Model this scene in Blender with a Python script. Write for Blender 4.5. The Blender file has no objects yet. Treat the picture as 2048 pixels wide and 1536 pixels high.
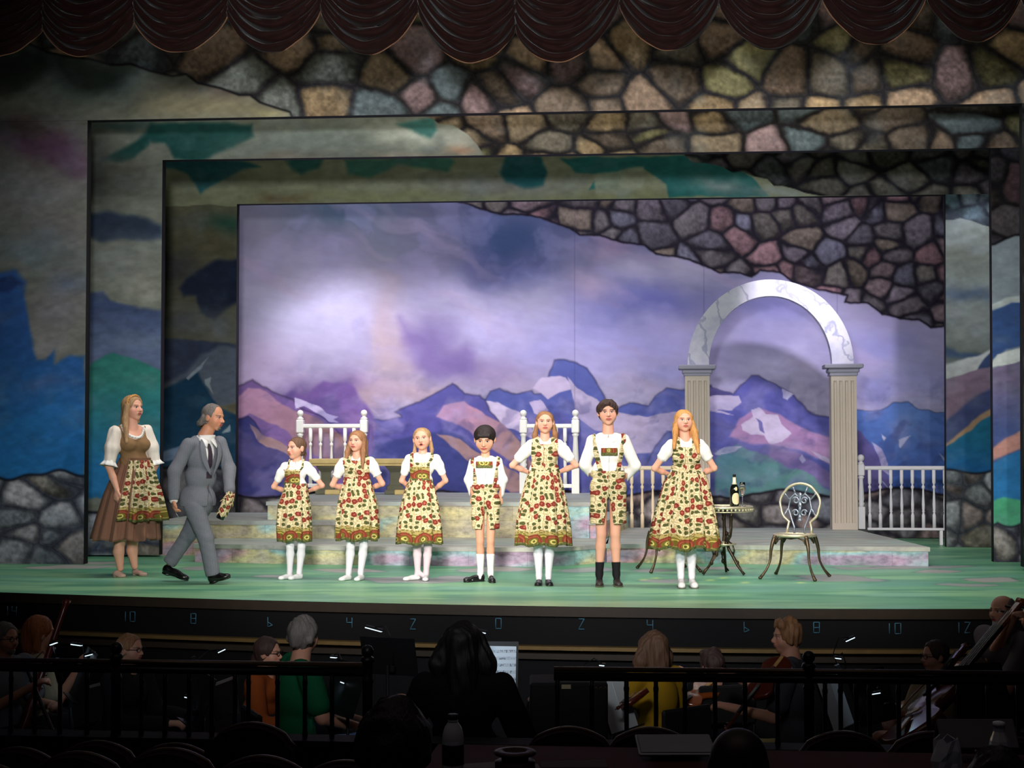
import bpy, math, random
import numpy as np
from mathutils import Vector, Matrix, Euler

PI = math.pi
SC = bpy.context.scene
COL = SC.collection

# ------------------------------------------------------------------ camera
FPX = 2960.0
CAM_H = 1.375
YAW = math.radians(5.6)
PITCH = math.atan2(103.0, FPX)
ROLL = 0.002
CAM_R = Matrix.Rotation(YAW, 3, 'Z') @ Matrix.Rotation(PI / 2 + PITCH, 3, 'X') @ Matrix.Rotation(-ROLL, 3, 'Z')
cd = bpy.data.cameras.new('camera')
cam = bpy.data.objects.new('camera', cd)
COL.objects.link(cam)
cam.location = (0, 0, CAM_H)
cam.rotation_euler = CAM_R.to_euler()
cd.sensor_width = 36.0
cd.lens = FPX / 2048.0 * 36.0
cd.clip_start = 0.05
cd.clip_end = 200
SC.camera = cam
RN = np.array([list(r) for r in CAM_R])
CR = np.array([math.cos(YAW), math.sin(YAW), 0.0])     # the camera's right on the ground


def ray(px, py):
    return RN @ np.array([(px - 1024) / FPX, -(py - 768) / FPX, -1.0])


def at_z(px, py, z=0.0):
    d = ray(px, py)
    t = (z - CAM_H) / d[2]
    return np.array([d[0] * t, d[1] * t, z])


def at_Y(px, py, Y):
    d = ray(px, py)
    t = Y / d[1]
    return np.array([d[0] * t, Y, CAM_H + d[2] * t])


def at_d(px, py, dist):
    d = ray(px, py)
    return np.array([d[0] * dist, d[1] * dist, CAM_H + d[2] * dist])


def to_px(V):
    q = (np.asarray(V, float) - np.array([0, 0, CAM_H])) @ RN
    return 1024 + FPX * q[:, 0] / -q[:, 2], 768 - FPX * q[:, 1] / -q[:, 2]


def depth_of(p):
    return float(-((np.asarray(p) - np.array([0, 0, CAM_H])) @ RN)[2])


# ------------------------------------------------------------------ view and light
SC.view_settings.view_transform = 'Standard'
SC.view_settings.look = 'None'
SC.view_settings.gamma = 1.0
SC.view_settings.exposure = 0.3
SC.view_settings.use_curve_mapping = False
W = bpy.data.worlds.new('world')
SC.world = W
W.use_nodes = True
W.node_tree.nodes['Background'].inputs[0].default_value = (0.5, 0.65, 1.0, 1)
W.node_tree.nodes['Background'].inputs[1].default_value = 0.0035


def look(o, p, t):
    o.location = p
    o.rotation_euler = (Vector(t) - Vector(p)).to_track_quat('-Z', 'Y').to_euler()


def spot(name, p, t, power, color, ang, blend=0.6, size=0.25):
    l = bpy.data.lights.new(name, 'SPOT')
    l.energy = power
    l.color = color
    l.spot_size = math.radians(ang)
    l.spot_blend = blend
    l.shadow_soft_size = size
    o = bpy.data.objects.new(name, l)
    COL.objects.link(o)
    look(o, p, t)
    return o


def area(name, p, t, power, color, sx, sy, spread=180):
    l = bpy.data.lights.new(name, 'AREA')
    l.shape = 'RECTANGLE'
    l.size = sx
    l.size_y = sy
    l.energy = power
    l.color = color
    l.spread = math.radians(spread)
    o = bpy.data.objects.new(name, l)
    COL.objects.link(o)
    look(o, p, t)
    return o


WARM = (1.0, 0.88, 0.78)
# front of house spots over the audience, on the players' line
spot('front_spotlight', (-5.5, 3.0, 5.6), (-2.4, 13.6, 0.75), 1980, WARM, 19, 0.7, 0.18)
spot('front_spotlight', (-1.0, 2.6, 5.9), (-0.6, 13.6, 0.75), 1850, WARM, 20, 0.7, 0.18)
spot('front_spotlight', (3.4, 3.0, 5.6), (1.3, 13.6, 0.75), 1980, WARM, 19, 0.7, 0.18)
spot('front_spotlight', (4.5, 2.5, 5.4), (-3.8, 14.0, 0.9), 1450, WARM, 18, 0.7, 0.18)
spot('front_spotlight', (-6.0, 2.5, 5.4), (3.0, 14.3, 0.7), 1680, WARM, 18, 0.7, 0.18)
spot('front_spotlight', (-0.8, 1.0, 5.0), (-2.4, 18.6, 0.9), 3000, (1.0, 0.93, 0.88), 22, 0.9, 0.2)
# broad cool wash that reaches the painted portals
spot('portal_wash_light', (-1.0, 1.0, 3.9), (-1.2, 15.5, 2.9), 3000, (0.92, 0.97, 1.0), 53, 0.8, 0.5)
# second electric between the portals: lavender on arch and backdrop
for _x, _p in ((-4.45, 250), (-4.1, 150), (-3.0, 220), (-1.7, 190), (-0.4, 170), (3.9, 190)):
    spot('electric_light', (_x, 17.25, 4.8), (_x - (0.8 if _x < -4.5 else 0), 20.2, 1.95), _p, (0.90, 0.86, 1.0), 50, 0.8, 0.06)
spot('electric_light', (1.9, 16.8, 4.62), (1.9, 20.2, 2.2), 430, (0.90, 0.86, 1.0), 42, 0.8, 0.10)
spot('front_spotlight', (2.6, 1.0, 5.0), (2.7, 18.6, 0.6), 1500, (1.0, 0.93, 0.88), 15, 0.9, 0.2)
# battens above each border
area('batten_light', (-1.5, 18.9, 5.3), (-1.5, 20.2, 2.4), 85, (0.88, 0.88, 1.0), 9.0, 0.3)
area('batten_light', (-1.5, 15.9, 5.5), (-1.5, 16.9, 3.6), 22, (1.0, 0.97, 0.85), 9.0, 0.3)
area('batten_light', (-1.0, 13.8, 5.9), (-1.0, 14.6, 0.0), 140, (1.0, 0.98, 0.93), 9.0, 0.4, 120)

area('batten_light', (-1.0, 14.1, 6.3), (-1.0, 15.45, 4.9), 14, (1.0, .93, .80), 10.0, 0.3)
area('audience_fill_light', (-.5, 3.2, 5.2), (-.5, 3.6, 0), 9, (1.0, .82, .74), 5, 2.5)  # added fill over the audience, lifts the dark foreground


# ------------------------------------------------------------------ tags
def tag(o, label, cat, group=None, kind=None):
    o['label'] = label
    if cat:
        o['category'] = cat
    if group:
        o['group'] = group
    if kind:
        o['kind'] = kind
    return o


def struct(o):
    o['kind'] = 'structure'
    return o


def empty(name, loc=(0, 0, 0), rz=0.0):
    o = bpy.data.objects.new(name, None)
    o.empty_display_size = 0.1
    COL.objects.link(o)
    o.location = loc
    o.rotation_euler = (0, 0, rz)
    return o


# ------------------------------------------------------------------ colour
def lin(c):
    c = np.asarray(c, float) / 255.0
    return np.where(c <= 0.04045, c / 12.92, ((c + 0.055) / 1.055) ** 2.4)


def L4(c):
    a = lin(c)
    return (float(a[0]), float(a[1]), float(a[2]), 1.0)


# ------------------------------------------------------------------ node materials
class NT:
    def __init__(s, name):
        s.m = bpy.data.materials.new(name)
        s.m.use_nodes = True
        s.t = s.m.node_tree
        s.b = s.t.nodes['Principled BSDF']

    def n(s, typ, **kw):
        x = s.t.nodes.new(typ)
        for k, v in kw.items():
            setattr(x, k, v)
        return x

    def put(s, sock, v):
        if hasattr(v, 'is_output') or isinstance(v, bpy.types.NodeSocket):
            s.t.links.new(v, sock)
        else:
            sock.default_value = v

    def math(s, op, a, b=0.0, c=None, clamp=False):
        x = s.n('ShaderNodeMath', operation=op)
        x.use_clamp = clamp
        s.put(x.inputs[0], a)
        s.put(x.inputs[1], b)
        if c is not None:
            s.put(x.inputs[2], c)
        return x.outputs[0]

    def mix(s, f, a, b, mode='MIX'):
        x = s.n('ShaderNodeMix', data_type='RGBA', blend_type=mode)
        s.put(x.inputs[0], f)
        s.put(x.inputs[6], a)
        s.put(x.inputs[7], b)
        return x.outputs[2]

    def noise(s, vec=None, scale=5.0, detail=3.0, rough=0.55):
        x = s.n('ShaderNodeTexNoise')
        if vec is not None:
            s.put(x.inputs['Vector'], vec)
        x.inputs['Scale'].default_value = scale
        x.inputs['Detail'].default_value = detail
        x.inputs['Roughness'].default_value = rough
        return x.outputs

    def mapping(s, vec, scale=(1, 1, 1), loc=(0, 0, 0)):
        x = s.n('ShaderNodeMapping')
        s.put(x.inputs['Vector'], vec)
        x.inputs['Scale'].default_value = scale
        x.inputs['Location'].default_value = loc
        return x.outputs[0]

    def coord(s, w='Object'):
        return s.n('ShaderNodeTexCoord').outputs[w]

    def ramp(s, f, stops, mode='LINEAR'):
        x = s.n('ShaderNodeValToRGB')
        x.color_ramp.interpolation = mode
        el = x.color_ramp.elements
        while len(el) < len(stops):
            el.new(0.5)
        for e, (p, c) in zip(el, stops):
            e.position = p
            e.color = c
        s.put(x.inputs[0], f)
        return x.outputs[0]

    def set(s, color=None, rough=0.7, metal=0.0, spec=None, **kw):
        if color is not None:
            s.put(s.b.inputs['Base Color'], color)
        s.put(s.b.inputs['Roughness'], rough)
        s.put(s.b.inputs['Metallic'], metal)
        if spec is not None:
            s.b.inputs['Specular IOR Level'].default_value = spec
        for k, v in kw.items():
            s.put(s.b.inputs[k.replace('_', ' ')], v)
        return s.m

    def bump(s, h, strength=0.3, dist=0.01):
        x = s.n('ShaderNodeBump')
        x.inputs['Strength'].default_value = strength
        x.inputs['Distance'].default_value = dist
        s.put(x.inputs['Height'], h)
        s.t.links.new(x.outputs[0], s.b.inputs['Normal'])


MATS = {}


def plain(name, c, rough=0.6, metal=0.0, spec=0.3, var=0.12, scale=8.0, bump=0.0, **kw):
    """a plain coloured material with a little procedural variation"""
    if name in MATS:
        return MATS[name]
    t = NT(name)
    c4 = L4(c)
    nz = t.noise(t.coord(), scale, 3.0)
    a = tuple(min(1, x * (1 + var)) for x in c4[:3]) + (1,)
    b = tuple(x * (1 - var) for x in c4[:3]) + (1,)
    col = t.mix(nz[0], b, a)
    if bump:
        t.bump(nz[0], bump, 0.01)
    MATS[name] = t.set(col, rough, metal, spec, **kw)
    return MATS[name]


def vcol_mat(name, rough=0.8, spec=0.15, fine=0.0, fscale=60.0, **kw):
    if name in MATS:
        return MATS[name]
    t = NT(name)
    a = t.n('ShaderNodeAttribute', attribute_name='Col').outputs['Color']
    if fine:
        nz = t.noise(t.coord(), fscale, 2.0)[0]
        k = t.math('MULTIPLY_ADD', nz, 2 * fine, 1 - fine)
        x = t.n('ShaderNodeCombineColor')
        for i in range(3):
            t.put(x.inputs[i], k)
        a = t.mix(1.0, a, x.outputs[0], 'MULTIPLY')
    MATS[name] = t.set(a, rough, 0.0, spec, **kw)
    return MATS[name]


# ------------------------------------------------------------------ meshes
def mk(name, V, F, mat, parent=None, cols=None, uv=None, smooth=True, loc=None, mats=None, midx=None):
    """V (n,3); F (m,4) or (m,3) array, or a list of tuples"""
    me = bpy.data.meshes.new(name)
    V = np.asarray(V, np.float32)
    if isinstance(F, np.ndarray):
        k = F.shape[1]
        me.vertices.add(len(V))
        me.vertices.foreach_set('co', V.ravel())
        me.loops.add(F.size)
        me.loops.foreach_set('vertex_index', F.astype(np.int32).ravel())
        me.polygons.add(len(F))
        me.polygons.foreach_set('loop_start', np.arange(0, F.size, k, dtype=np.int32))
        me.polygons.foreach_set('loop_total', np.full(len(F), k, np.int32))
    else:
        me.from_pydata([tuple(map(float, v)) for v in V], [], [tuple(f) for f in F])
    me.update(calc_edges=True)
    me.validate()
    if smooth:
        me.polygons.foreach_set('use_smooth', np.ones(len(me.polygons), bool))
    if cols is not None:
        a = me.color_attributes.new('Col', 'FLOAT_COLOR', 'POINT')
        c4 = np.ones((len(V), 4), np.float32)
        c4[:, :3] = cols
        a.data.foreach_set('color', c4.ravel())
    if uv is not None:
        u = me.uv_layers.new(name='UVMap')
        li = np.empty(len(me.loops), np.int32)
        me.loops.foreach_get('vertex_index', li)
        u.data.foreach_set('uv', np.asarray(uv, np.float32)[li].ravel())
    for m_ in (mats or [mat]):
        me.materials.append(m_)
    if midx is not None:
        me.polygons.foreach_set('material_index', np.asarray(midx, np.int32))
    o = bpy.data.objects.new(name, me)
    COL.objects.link(o)
    if parent is not None:
        o.parent = parent
    if loc is not None:
        o.location = loc
    return o


class MB:
    """collects simple shapes into one mesh"""
    def __init__(s):
        s.v = []
        s.f = []
        s.sm = []

    def add(s, V, F, sm=False):
        b = len(s.v)
        s.v += [tuple(map(float, p)) for p in V]
        s.f += [tuple(int(b + i) for i in f) for f in F]
        s.sm += [sm] * len(F)
        return s

    def box(s, c, d, rz=0.0, bev=0.0, R=None):
        """box centred at c with sizes d; bev chamfers the edges"""
        hx, hy, hz = [x / 2.0 for x in d]
        if bev <= 0:
            P = [(sx * hx, sy * hy, sz * hz) for sx in (-1, 1) for sy in (-1, 1) for sz in (-1, 1)]
            F = [(0, 1, 3, 2), (4, 6, 7, 5), (0, 4, 5, 1), (2, 3, 7, 6), (0, 2, 6, 4), (1, 5, 7, 3)]
        else:
            b = min(bev, hx * .9, hy * .9, hz * .9)
            P = []
            idx = {}
            for sx in (-1, 1):
                for sy in (-1, 1):
                    for sz in (-1, 1):
                        idx[sx, sy, sz] = len(P)
                        P.append((sx * hx, sy * (hy - b), sz * (hz - b)))
                        P.append((sx * (hx - b), sy * hy, sz * (hz - b)))
                        P.append((sx * (hx - b), sy * (hy - b), sz * hz))
            F = []
            g = lambda x, y, z, a: idx[x, y, z] + a
            for q in (-1, 1):
                F.append([g(q, -1, -1, 0), g(q, 1, -1, 0), g(q, 1, 1, 0), g(q, -1, 1, 0)][::q])
                F.append([g(-1, q, -1, 1), g(-1, q, 1, 1), g(1, q, 1, 1), g(1, q, -1, 1)][::q])
                F.append([g(-1, -1, q, 2), g(1, -1, q, 2), g(1, 1, q, 2), g(-1, 1, q, 2)][::q])
            for a in (-1, 1):
                for c2 in (-1, 1):
                    F.append([g(a, c2, -1, 0), g(a, c2, 1, 0), g(a, c2, 1, 1), g(a, c2, -1, 1)][::-a * c2])
                    F.append([g(-1, a, c2, 1), g(1, a, c2, 1), g(1, a, c2, 2), g(-1, a, c2, 2)][::a * c2 * -1])
                    F.append([g(a, -1, c2, 0), g(a, 1, c2, 0), g(a, 1, c2, 2), g(a, -1, c2, 2)][::a * c2])
                    for e in (-1, 1):
                        F.append([g(a, c2, e, 0), g(a, c2, e, 1), g(a, c2, e, 2)][::a * c2 * e])
        ca, sa = math.cos(rz), math.sin(rz)
        out = []
        for x, y, z in P:
            x, y = x * ca - y * sa, x * sa + y * ca
            if R is not None:
                x, y, z = R @ Vector((x, y, z))
            out.append((c[0] + x, c[1] + y, c[2] + z))
        return s.add(out, F)

    def lathe(s, prof, c=(0, 0, 0), n=20, sm=True, R=None, sx=1.0, sy=1.0):
        """prof: list of (radius, z)"""
        V = []
        for r, z in prof:
            for i in range(n):
                a = 2 * PI * i / n
                p = Vector((r * math.cos(a) * sx, r * math.sin(a) * sy, z))
                if R is not None:
                    p = R @ p
                V.append((c[0] + p.x, c[1] + p.y, c[2] + p.z))
        F = []
        for j in range(len(prof) - 1):
            for i in range(n):
                k = (i + 1) % n
                F.append((j * n + i, j * n + k, (j + 1) * n + k, (j + 1) * n + i))
        F.append(tuple(range(n))[::-1])
        F.append(tuple((len(prof) - 1) * n + i for i in range(n)))
        return s.add(V, F, sm)

    def tube(s, pts, r, n=8, closed=False, sq=(1, 1)):
        """swept round bar through pts; r number or list"""
        pts = [Vector(p) for p in pts]
        m = len(pts)
        rr = r if isinstance(r, (list, tuple)) else [r] * m
        V = []
        up = Vector((0, 0, 1))
        for i, p in enumerate(pts):
            a = pts[(i - 1) % m] if (closed or i > 0) else p
            b = pts[(i + 1) % m] if (closed or i < m - 1) else p
            t = (b - a)
            if t.length < 1e-9:
                t = Vector((0, 0, 1))
            t.normalize()
            if i == 0:
                ref = up if abs(t.z) < 0.9 else Vector((0, 1, 0))
                nrm = t.cross(ref).normalized()
            else:
                nrm = (nrm - t * nrm.dot(t))
                if nrm.length < 1e-6:
                    nrm = t.orthogonal()
                nrm.normalize()
            bi = t.cross(nrm)
            for k in range(n):
                a_ = 2 * PI * k / n
                V.append(p + nrm * (math.cos(a_) * rr[i] * sq[0]) + bi * (math.sin(a_) * rr[i] * sq[1]))
        F = []
        for i in range(m if closed else m - 1):
            j = (i + 1) % m
            for k in range(n):
                l = (k + 1) % n
                F.append((i * n + k, j * n + k, j * n + l, i * n + l))
        if not closed:
            F.append(tuple(range(n)))
            F.append(tuple((m - 1) * n + k for k in range(n))[::-1])
        return s.add(V, F, True)

    def ball(s, c, r, n=12, sc=(1, 1, 1)):
        V = []
        F = []
        m = max(6, n // 2 + 2)
        for j in range(1, m):
            ph = PI * j / m
            for i in range(n):
                a = 2 * PI * i / n
                V.append((c[0] + r * sc[0] * math.sin(ph) * math.cos(a), c[1] + r * sc[1] * math.sin(ph) * math.sin(a), c[2] + r * sc[2] * math.cos(ph)))
        V.append((c[0], c[1], c[2] + r * sc[2]))
        V.append((c[0], c[1], c[2] - r * sc[2]))
        t, b = len(V) - 2, len(V) - 1
        for j in range(m - 2):
            for i in range(n):
                k = (i + 1) % n
                F.append((j * n + i, (j + 1) * n + i, (j + 1) * n + k, j * n + k))
        for i in range(n):
            k = (i + 1) % n
            F.append((t, i, k))
            F.append((b, (m - 2) * n + k, (m - 2) * n + i))
        return s.add(V, F, True)

    def prism(s, poly, y0, y1, ax='y'):
        """extrude a polygon of (a,b) points: ax y -> (x,z) extruded in y; ax z -> (x,y) extruded in z"""
        n = len(poly)
        f = (lambda a, b, t: (a, t, b)) if ax == 'y' else (lambda a, b, t: (a, b, t))
        V = [f(a, b, y0) for a, b in poly] + [f(a, b, y1) for a, b in poly]
        F = [tuple(range(n)), tuple(range(2 * n - 1, n - 1, -1))]
        for i in range(n):
            k = (i + 1) % n
            F.append((i, i + n, k + n, k))
        return s.add(V, F)

    def build(s, name, mat, parent=None, loc=None, rz=None):
        me = bpy.data.meshes.new(name)
        me.from_pydata(s.v, [], s.f)
        me.validate()
        if len(me.polygons) == len(s.sm):
            me.polygons.foreach_set('use_smooth', s.sm)
        me.materials.append(mat)
        me.update()
        import bmesh
        bm = bmesh.new()
        bm.from_mesh(me)
        bmesh.ops.recalc_face_normals(bm, faces=bm.faces)
        bm.to_mesh(me)
        bm.free()
        o = bpy.data.objects.new(name, me)
        COL.objects.link(o)
        if parent is not None:
            o.parent = parent
        if loc is not None:
            o.location = loc
        if rz is not None:
            o.rotation_euler = (0, 0, rz)
        return o


def copy_tree(o, parent=None):
    c = o.copy()
    COL.objects.link(c)
    c.parent = parent
    for ch in list(o.children):
        copy_tree(ch, c)
    return c


# ------------------------------------------------------------------ 2-D paint in the photo's frame
def vnoise(x, y, seed=0):
    rs = np.random.RandomState(seed)
    T = rs.rand(256, 256)
    xi = np.floor(x).astype(int)
    yi = np.floor(y).astype(int)
    fx = x - xi
    fy = y - yi
    fx = fx * fx * (3 - 2 * fx)
    fy = fy * fy * (3 - 2 * fy)
    g = lambda a, b: T[a & 255, b & 255]
    return (g(xi, yi) * (1 - fx) + g(xi + 1, yi) * fx) * (1 - fy) + (g(xi, yi + 1) * (1 - fx) + g(xi + 1, yi + 1) * fx) * fy


def fbm(x, y, seed=0, o=4):
    s = 0
    a = 0.5
    for i in range(o):
        s = s + a * vnoise(x * 2 ** i, y * 2 ** i, seed + i)
        a *= 0.5
    return s / (1 - 0.5 ** o)


def sstep(a, b, x):
    t = np.clip((x - a) / (b - a), 0, 1)
    return t * t * (3 - 2 * t)


class Paint:
    """scenic paint laid on a set of points given in the photograph's frame"""
    def __init__(s, x, y, base, seed=1, wob=14.0):
        s.x0, s.y0 = x, y
        s.wx = x + wob * 2 * (fbm(x / 70, y / 70, seed) - 0.5)
        s.wy = y + wob * 2 * (fbm(x / 70, y / 70, seed + 9) - 0.5)
        s.c = np.zeros((len(x), 3)) + np.asarray(base, float)
        s.seed = seed

    def lay(s, m, col):
        s.c += m[:, None] * (np.asarray(col, float) - s.c)

    def blob(s, cx, cy, rx, ry, col, a=1.0, rot=0.0, hard=0.0):
        dx = s.wx - cx
        dy = s.wy - cy
        if rot:
            r = math.radians(rot)
            dx, dy = dx * math.cos(r) + dy * math.sin(r), -dx * math.sin(r) + dy * math.cos(r)
        q = (dx / rx) ** 2 + (dy / ry) ** 2
        m = np.exp(-q) if hard <= 0 else sstep(1 + (1 - hard), 1 - (1 - hard) * 0.5, q)
        s.lay(m * a, col)

    def sdist(s, P, x, y):
        P = np.asarray(P, float)
        best = np.full(len(x), 1e9)
        ins = np.zeros(len(x), bool)
        for i in range(len(P)):
            ax, ay = P[i]
            bx, by = P[(i + 1) % len(P)]
            ex, ey = bx - ax, by - ay
            t = np.clip(((x - ax) * ex + (y - ay) * ey) / (ex * ex + ey * ey + 1e-9), 0, 1)
            best = np.minimum(best, np.hypot(x - ax - t * ex, y - ay - t * ey))
            c = ((ay > y) != (by > y)) & (x < ex * (y - ay) / (ey + 1e-9 if abs(ey) < 1e-9 else ey) + ax)
            ins ^= c
        return np.where(ins, best, -best)

    def poly(s, P, col, soft=1.5, a=1.0, wob=0.5, col2=None, grad=None, line=None):
        x = s.x0 + (s.wx - s.x0) * wob
        y = s.y0 + (s.wy - s.y0) * wob
        P_ = np.asarray(P, float)
        lo, hi = P_.min(0) - 40, P_.max(0) + 40
        sel = np.nonzero((x > lo[0]) & (x < hi[0]) & (y > lo[1]) & (y < hi[1]))[0]
        if len(sel) == 0:
            return
        d = s.sdist(P, x[sel], y[sel])
        m = sstep(-soft, soft, d) * a
        c = np.asarray(col, float)
        if col2 is not None:
            (x0, y0), (x1, y1) = grad
            t = ((s.wx[sel] - x0) * (x1 - x0) + (s.wy[sel] - y0) * (y1 - y0)) / ((x1 - x0) ** 2 + (y1 - y0) ** 2)
            t = np.clip(t, 0, 1)[:, None]
            c = c * (1 - t) + np.asarray(col2, float) * t
        s.c[sel] += m[:, None] * (c - s.c[sel])
        if line:
            s.c[sel] += (np.exp(-(d / line) ** 2) * 0.35)[:, None] * (np.array([18, 16, 28.]) - s.c[sel])
        return

    def brush(s, amt=10.0, sx=60, sy=14, rot=0.0):
        r = math.radians(rot)
        x = s.x0 * math.cos(r) + s.y0 * math.sin(r)
        y = -s.x0 * math.sin(r) + s.y0 * math.cos(r)
        n = fbm(x / sx, y / sy, s.seed + 33, 4) - 0.5
        s.c *= (1 + n * amt / 50.0)[:, None]

    def stones(s, m, size, pal, mortar, seed=3, jx=1.3, hi=0.35, line=(14, 13, 20), contrast=1.0, tone=None):
        """painted field stones where m > 0"""
        sel = np.nonzero(m > 0.003)[0]
        if len(sel) == 0:
            return
        rs = np.random.RandomState(seed)
        J = rs.rand(128, 128, 5)
        x = s.x0[sel]
        y = s.y0[sel]
        X = x / (size * jx) + 0.35 * (fbm(x / size / 1.2, y / size / 1.2, seed + 5, 3) - .5)
        Y = y / size + 0.35 * (fbm(x / size / 1.2, y / size / 1.2, seed + 6, 3) - .5)
        xi = np.floor(X).astype(int)
        yi = np.floor(Y).astype(int)
        f1 = np.full(len(x), 9.)
        f2 = np.full(len(x), 9.)
        f3 = np.full(len(x), 9.)
        idx = np.zeros((len(x), 2), int)
        ctr = np.zeros((len(x), 2))
        for a in range(-2, 3):
            for b in range(-2, 3):
                ci, cj = xi + a, yi + b
                j = J[ci & 127, cj & 127]
                drop = j[:, 4] < 0.22                      # merged cells give a few large stones
                px = ci + 0.5 + (j[:, 0] - .5) * 0.9
                py = cj + 0.5 + (j[:, 1] - .5) * 0.9
                d = np.hypot(X - px, Y - py) + drop * 9
                n1 = d < f1
                n2 = (~n1) & (d < f2)
                f3 = np.where(n1 | n2, f2, np.minimum(f3, d))
                f2 = np.where(n1, f1, np.where(n2, d, f2))
                f1 = np.where(n1, d, f1)
                idx[n1, 0] = ci[n1]
                idx[n1, 1] = cj[n1]
                ctr[n1, 0] = (X - px)[n1]
                ctr[n1, 1] = (Y - py)[n1]
        rnd = J[idx[:, 0] & 127, idx[:, 1] & 127]
        e = 1.35 / (1 / (f2 - f1 + .01) + .55 / (f3 - f1 + .01)) - .05 * rnd[:, 4]
        pal = np.asarray(pal, float)
        pal = pal.mean(1, keepdims=True) * .3 + pal * .7
        c = pal[(rnd[:, 2] * len(pal)).astype(int) % len(pal)]
        mott = fbm(x / 7, y / 7, seed + 7, 3) - 0.5
        shade = 1.0 + contrast * (0.55 * mott + 0.35 * (rnd[:, 3] - .5) - hi * ctr[:, 1] - hi * 0.4 * ctr[:, 0])
        edge = sstep(0.06, 0.36, e)
        c = c * (shade * (0.55 + 0.45 * edge))[:, None]
        k = sstep(0.05, 0.17, e + 0.07 * mott)[:, None]
        mo = np.asarray(mortar, float) * (1 + 0.5 * mott)[:, None]
        c = mo * (1 - k) + c * k
        ln = np.exp(-(e / 0.03) ** 2)[:, None] * 0.35
        c = c * (1 - ln) + np.asarray(line, float) * ln
        if tone is not None:
            c = c * tone[sel][:, None]
        s.c[sel] += m[sel][:, None] * (c - s.c[sel])

    def linear(s, gain=1.0):
        return lin(np.clip(s.c, 0, 255)) * gain


def panel(name, px_rect, Y, painter, parent=None, step=2.0, thick=0.12, mat=None, kind=None, gain=1.0):
    """a painted flat: px_rect = 4 photo corners TL,TR,BR,BL cast on the plane at Y; dark sides and back"""
    C = [at_Y(p[0], p[1], Y) for p in px_rect]
    TL, TR, BR, BL = C
    nx = max(2, int(max(np.hypot(*(np.subtract(px_rect[1], px_rect[0]))), 1) / step) + 1)
    ny = max(2, int(max(np.hypot(*(np.subtract(px_rect[3], px_rect[0]))), 1) / step) + 1)
    u = np.linspace(0, 1, nx)[None, :, None]
    v = np.linspace(0, 1, ny)[:, None, None]
    G = (TL * (1 - u) + TR * u) * (1 - v) + (BL * (1 - u) + BR * u) * v
    V = G.reshape(-1, 3)
    gx, gy = to_px(V)
    cols = painter(gx, gy).linear(gain)
    i = np.arange(nx - 1)[None, :]
    j = np.arange(ny - 1)[:, None]
    a = (j * nx + i).ravel()
    F = np.stack([a, a + nx, a + nx + 1, a + 1], 1)
    nb = len(V)
    cb = [c + np.array([0, thick, 0]) for c in (TL, TR, BR, BL)]
    cf = [c.copy() for c in (TL, TR, BR, BL)]
    V = np.vstack([V, np.array(cf + cb)])
    cols = np.vstack([cols, np.tile(lin([16, 15, 20]), (8, 1))])
    side = []
    for q in range(4):
        r = (q + 1) % 4
        side.append([nb + q, nb + r, nb + 4 + r, nb + 4 + q])
    side.append([nb + 4, nb + 5, nb + 6, nb + 7])
    F = np.vstack([F, np.array(side)])
    mi = np.zeros(len(F), int)
    mi[-5:] = 1
    o = mk(name, V, F, None, parent, cols=cols, smooth=False, mats=[mat or vcol_mat('scenic_paint', 0.85, 0.1, 0.05, 90), plain('black_timber', (22, 20, 24), 0.8)], midx=mi)
    return o


# ------------------------------------------------------------------ smooth implicit bodies
def axis(lo, hi, h, fine=()):
    out = [lo]
    while out[-1] < hi:
        x = out[-1]
        st = h
        for a, b, hf in fine:
            if a <= x <= b:
                st = min(st, hf)
            elif x < a < x + h:
                st = min(st, max(a - x, hf))
        out.append(x + st)
    return np.array(out)


class Grid:
    def __init__(s, lo, hi, h, fine=((), (), ())):
        s.ax = [axis(lo[i], hi[i], h, fine[i]) for i in range(3)]
        s.F = np.full([len(a) for a in s.ax], 0.12, np.float32)

    def sub(s, lo, hi):
        sl = []
        for i in range(3):
            a = np.searchsorted(s.ax[i], lo[i])
            b = np.searchsorted(s.ax[i], hi[i])
            if b <= a:
                return None
            sl.append(slice(a, b))
        return tuple(sl)

    def xyz(s, sl=None):
        sl = sl or (slice(None),) * 3
        return (s.ax[0][sl[0]][:, None, None], s.ax[1][sl[1]][None, :, None], s.ax[2][sl[2]][None, None, :])


def prim_box(p, g):
    if p[0] == 'c':
        r = max(p[3], p[4]) + g
        a, b = np.asarray(p[1], float), np.asarray(p[2], float)
        return np.minimum(a, b) - r, np.maximum(a, b) + r
    r = max(p[2]) + g
    c = np.asarray(p[1], float)
    return c - r, c + r


def prim_d(p, x, y, z):
    if p[0] == 'c':
        a = np.asarray(p[1], float)
        b = np.asarray(p[2], float)
        ab = b - a
        L = float(ab @ ab) + 1e-12
        t = np.clip(((x - a[0]) * ab[0] + (y - a[1]) * ab[1] + (z - a[2]) * ab[2]) / L, 0, 1)
        d = np.sqrt((x - a[0] - t * ab[0]) ** 2 + (y - a[1] - t * ab[1]) ** 2 + (z - a[2] - t * ab[2]) ** 2)
        return d - (p[3] + (p[4] - p[3]) * t)
    c = p[1]
    dx, dy, dz = x - c[0], y - c[1], z - c[2]
    R = p[3] if len(p) > 3 else None
    if R is not None:
        dx, dy, dz = (R[0][0] * dx + R[1][0] * dy + R[2][0] * dz,
                      R[0][1] * dx + R[1][1] * dy + R[2][1] * dz,
                      R[0][2] * dx + R[1][2] * dy + R[2][2] * dz)
    r = p[2]
    k0 = np.sqrt((dx / r[0]) ** 2 + (dy / r[1]) ** 2 + (dz / r[2]) ** 2)
    k1 = np.sqrt((dx / r[0] ** 2) ** 2 + (dy / r[1] ** 2) ** 2 + (dz / r[2] ** 2) ** 2) + 1e-9
    return k0 * (k0 - 1) / k1


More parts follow.
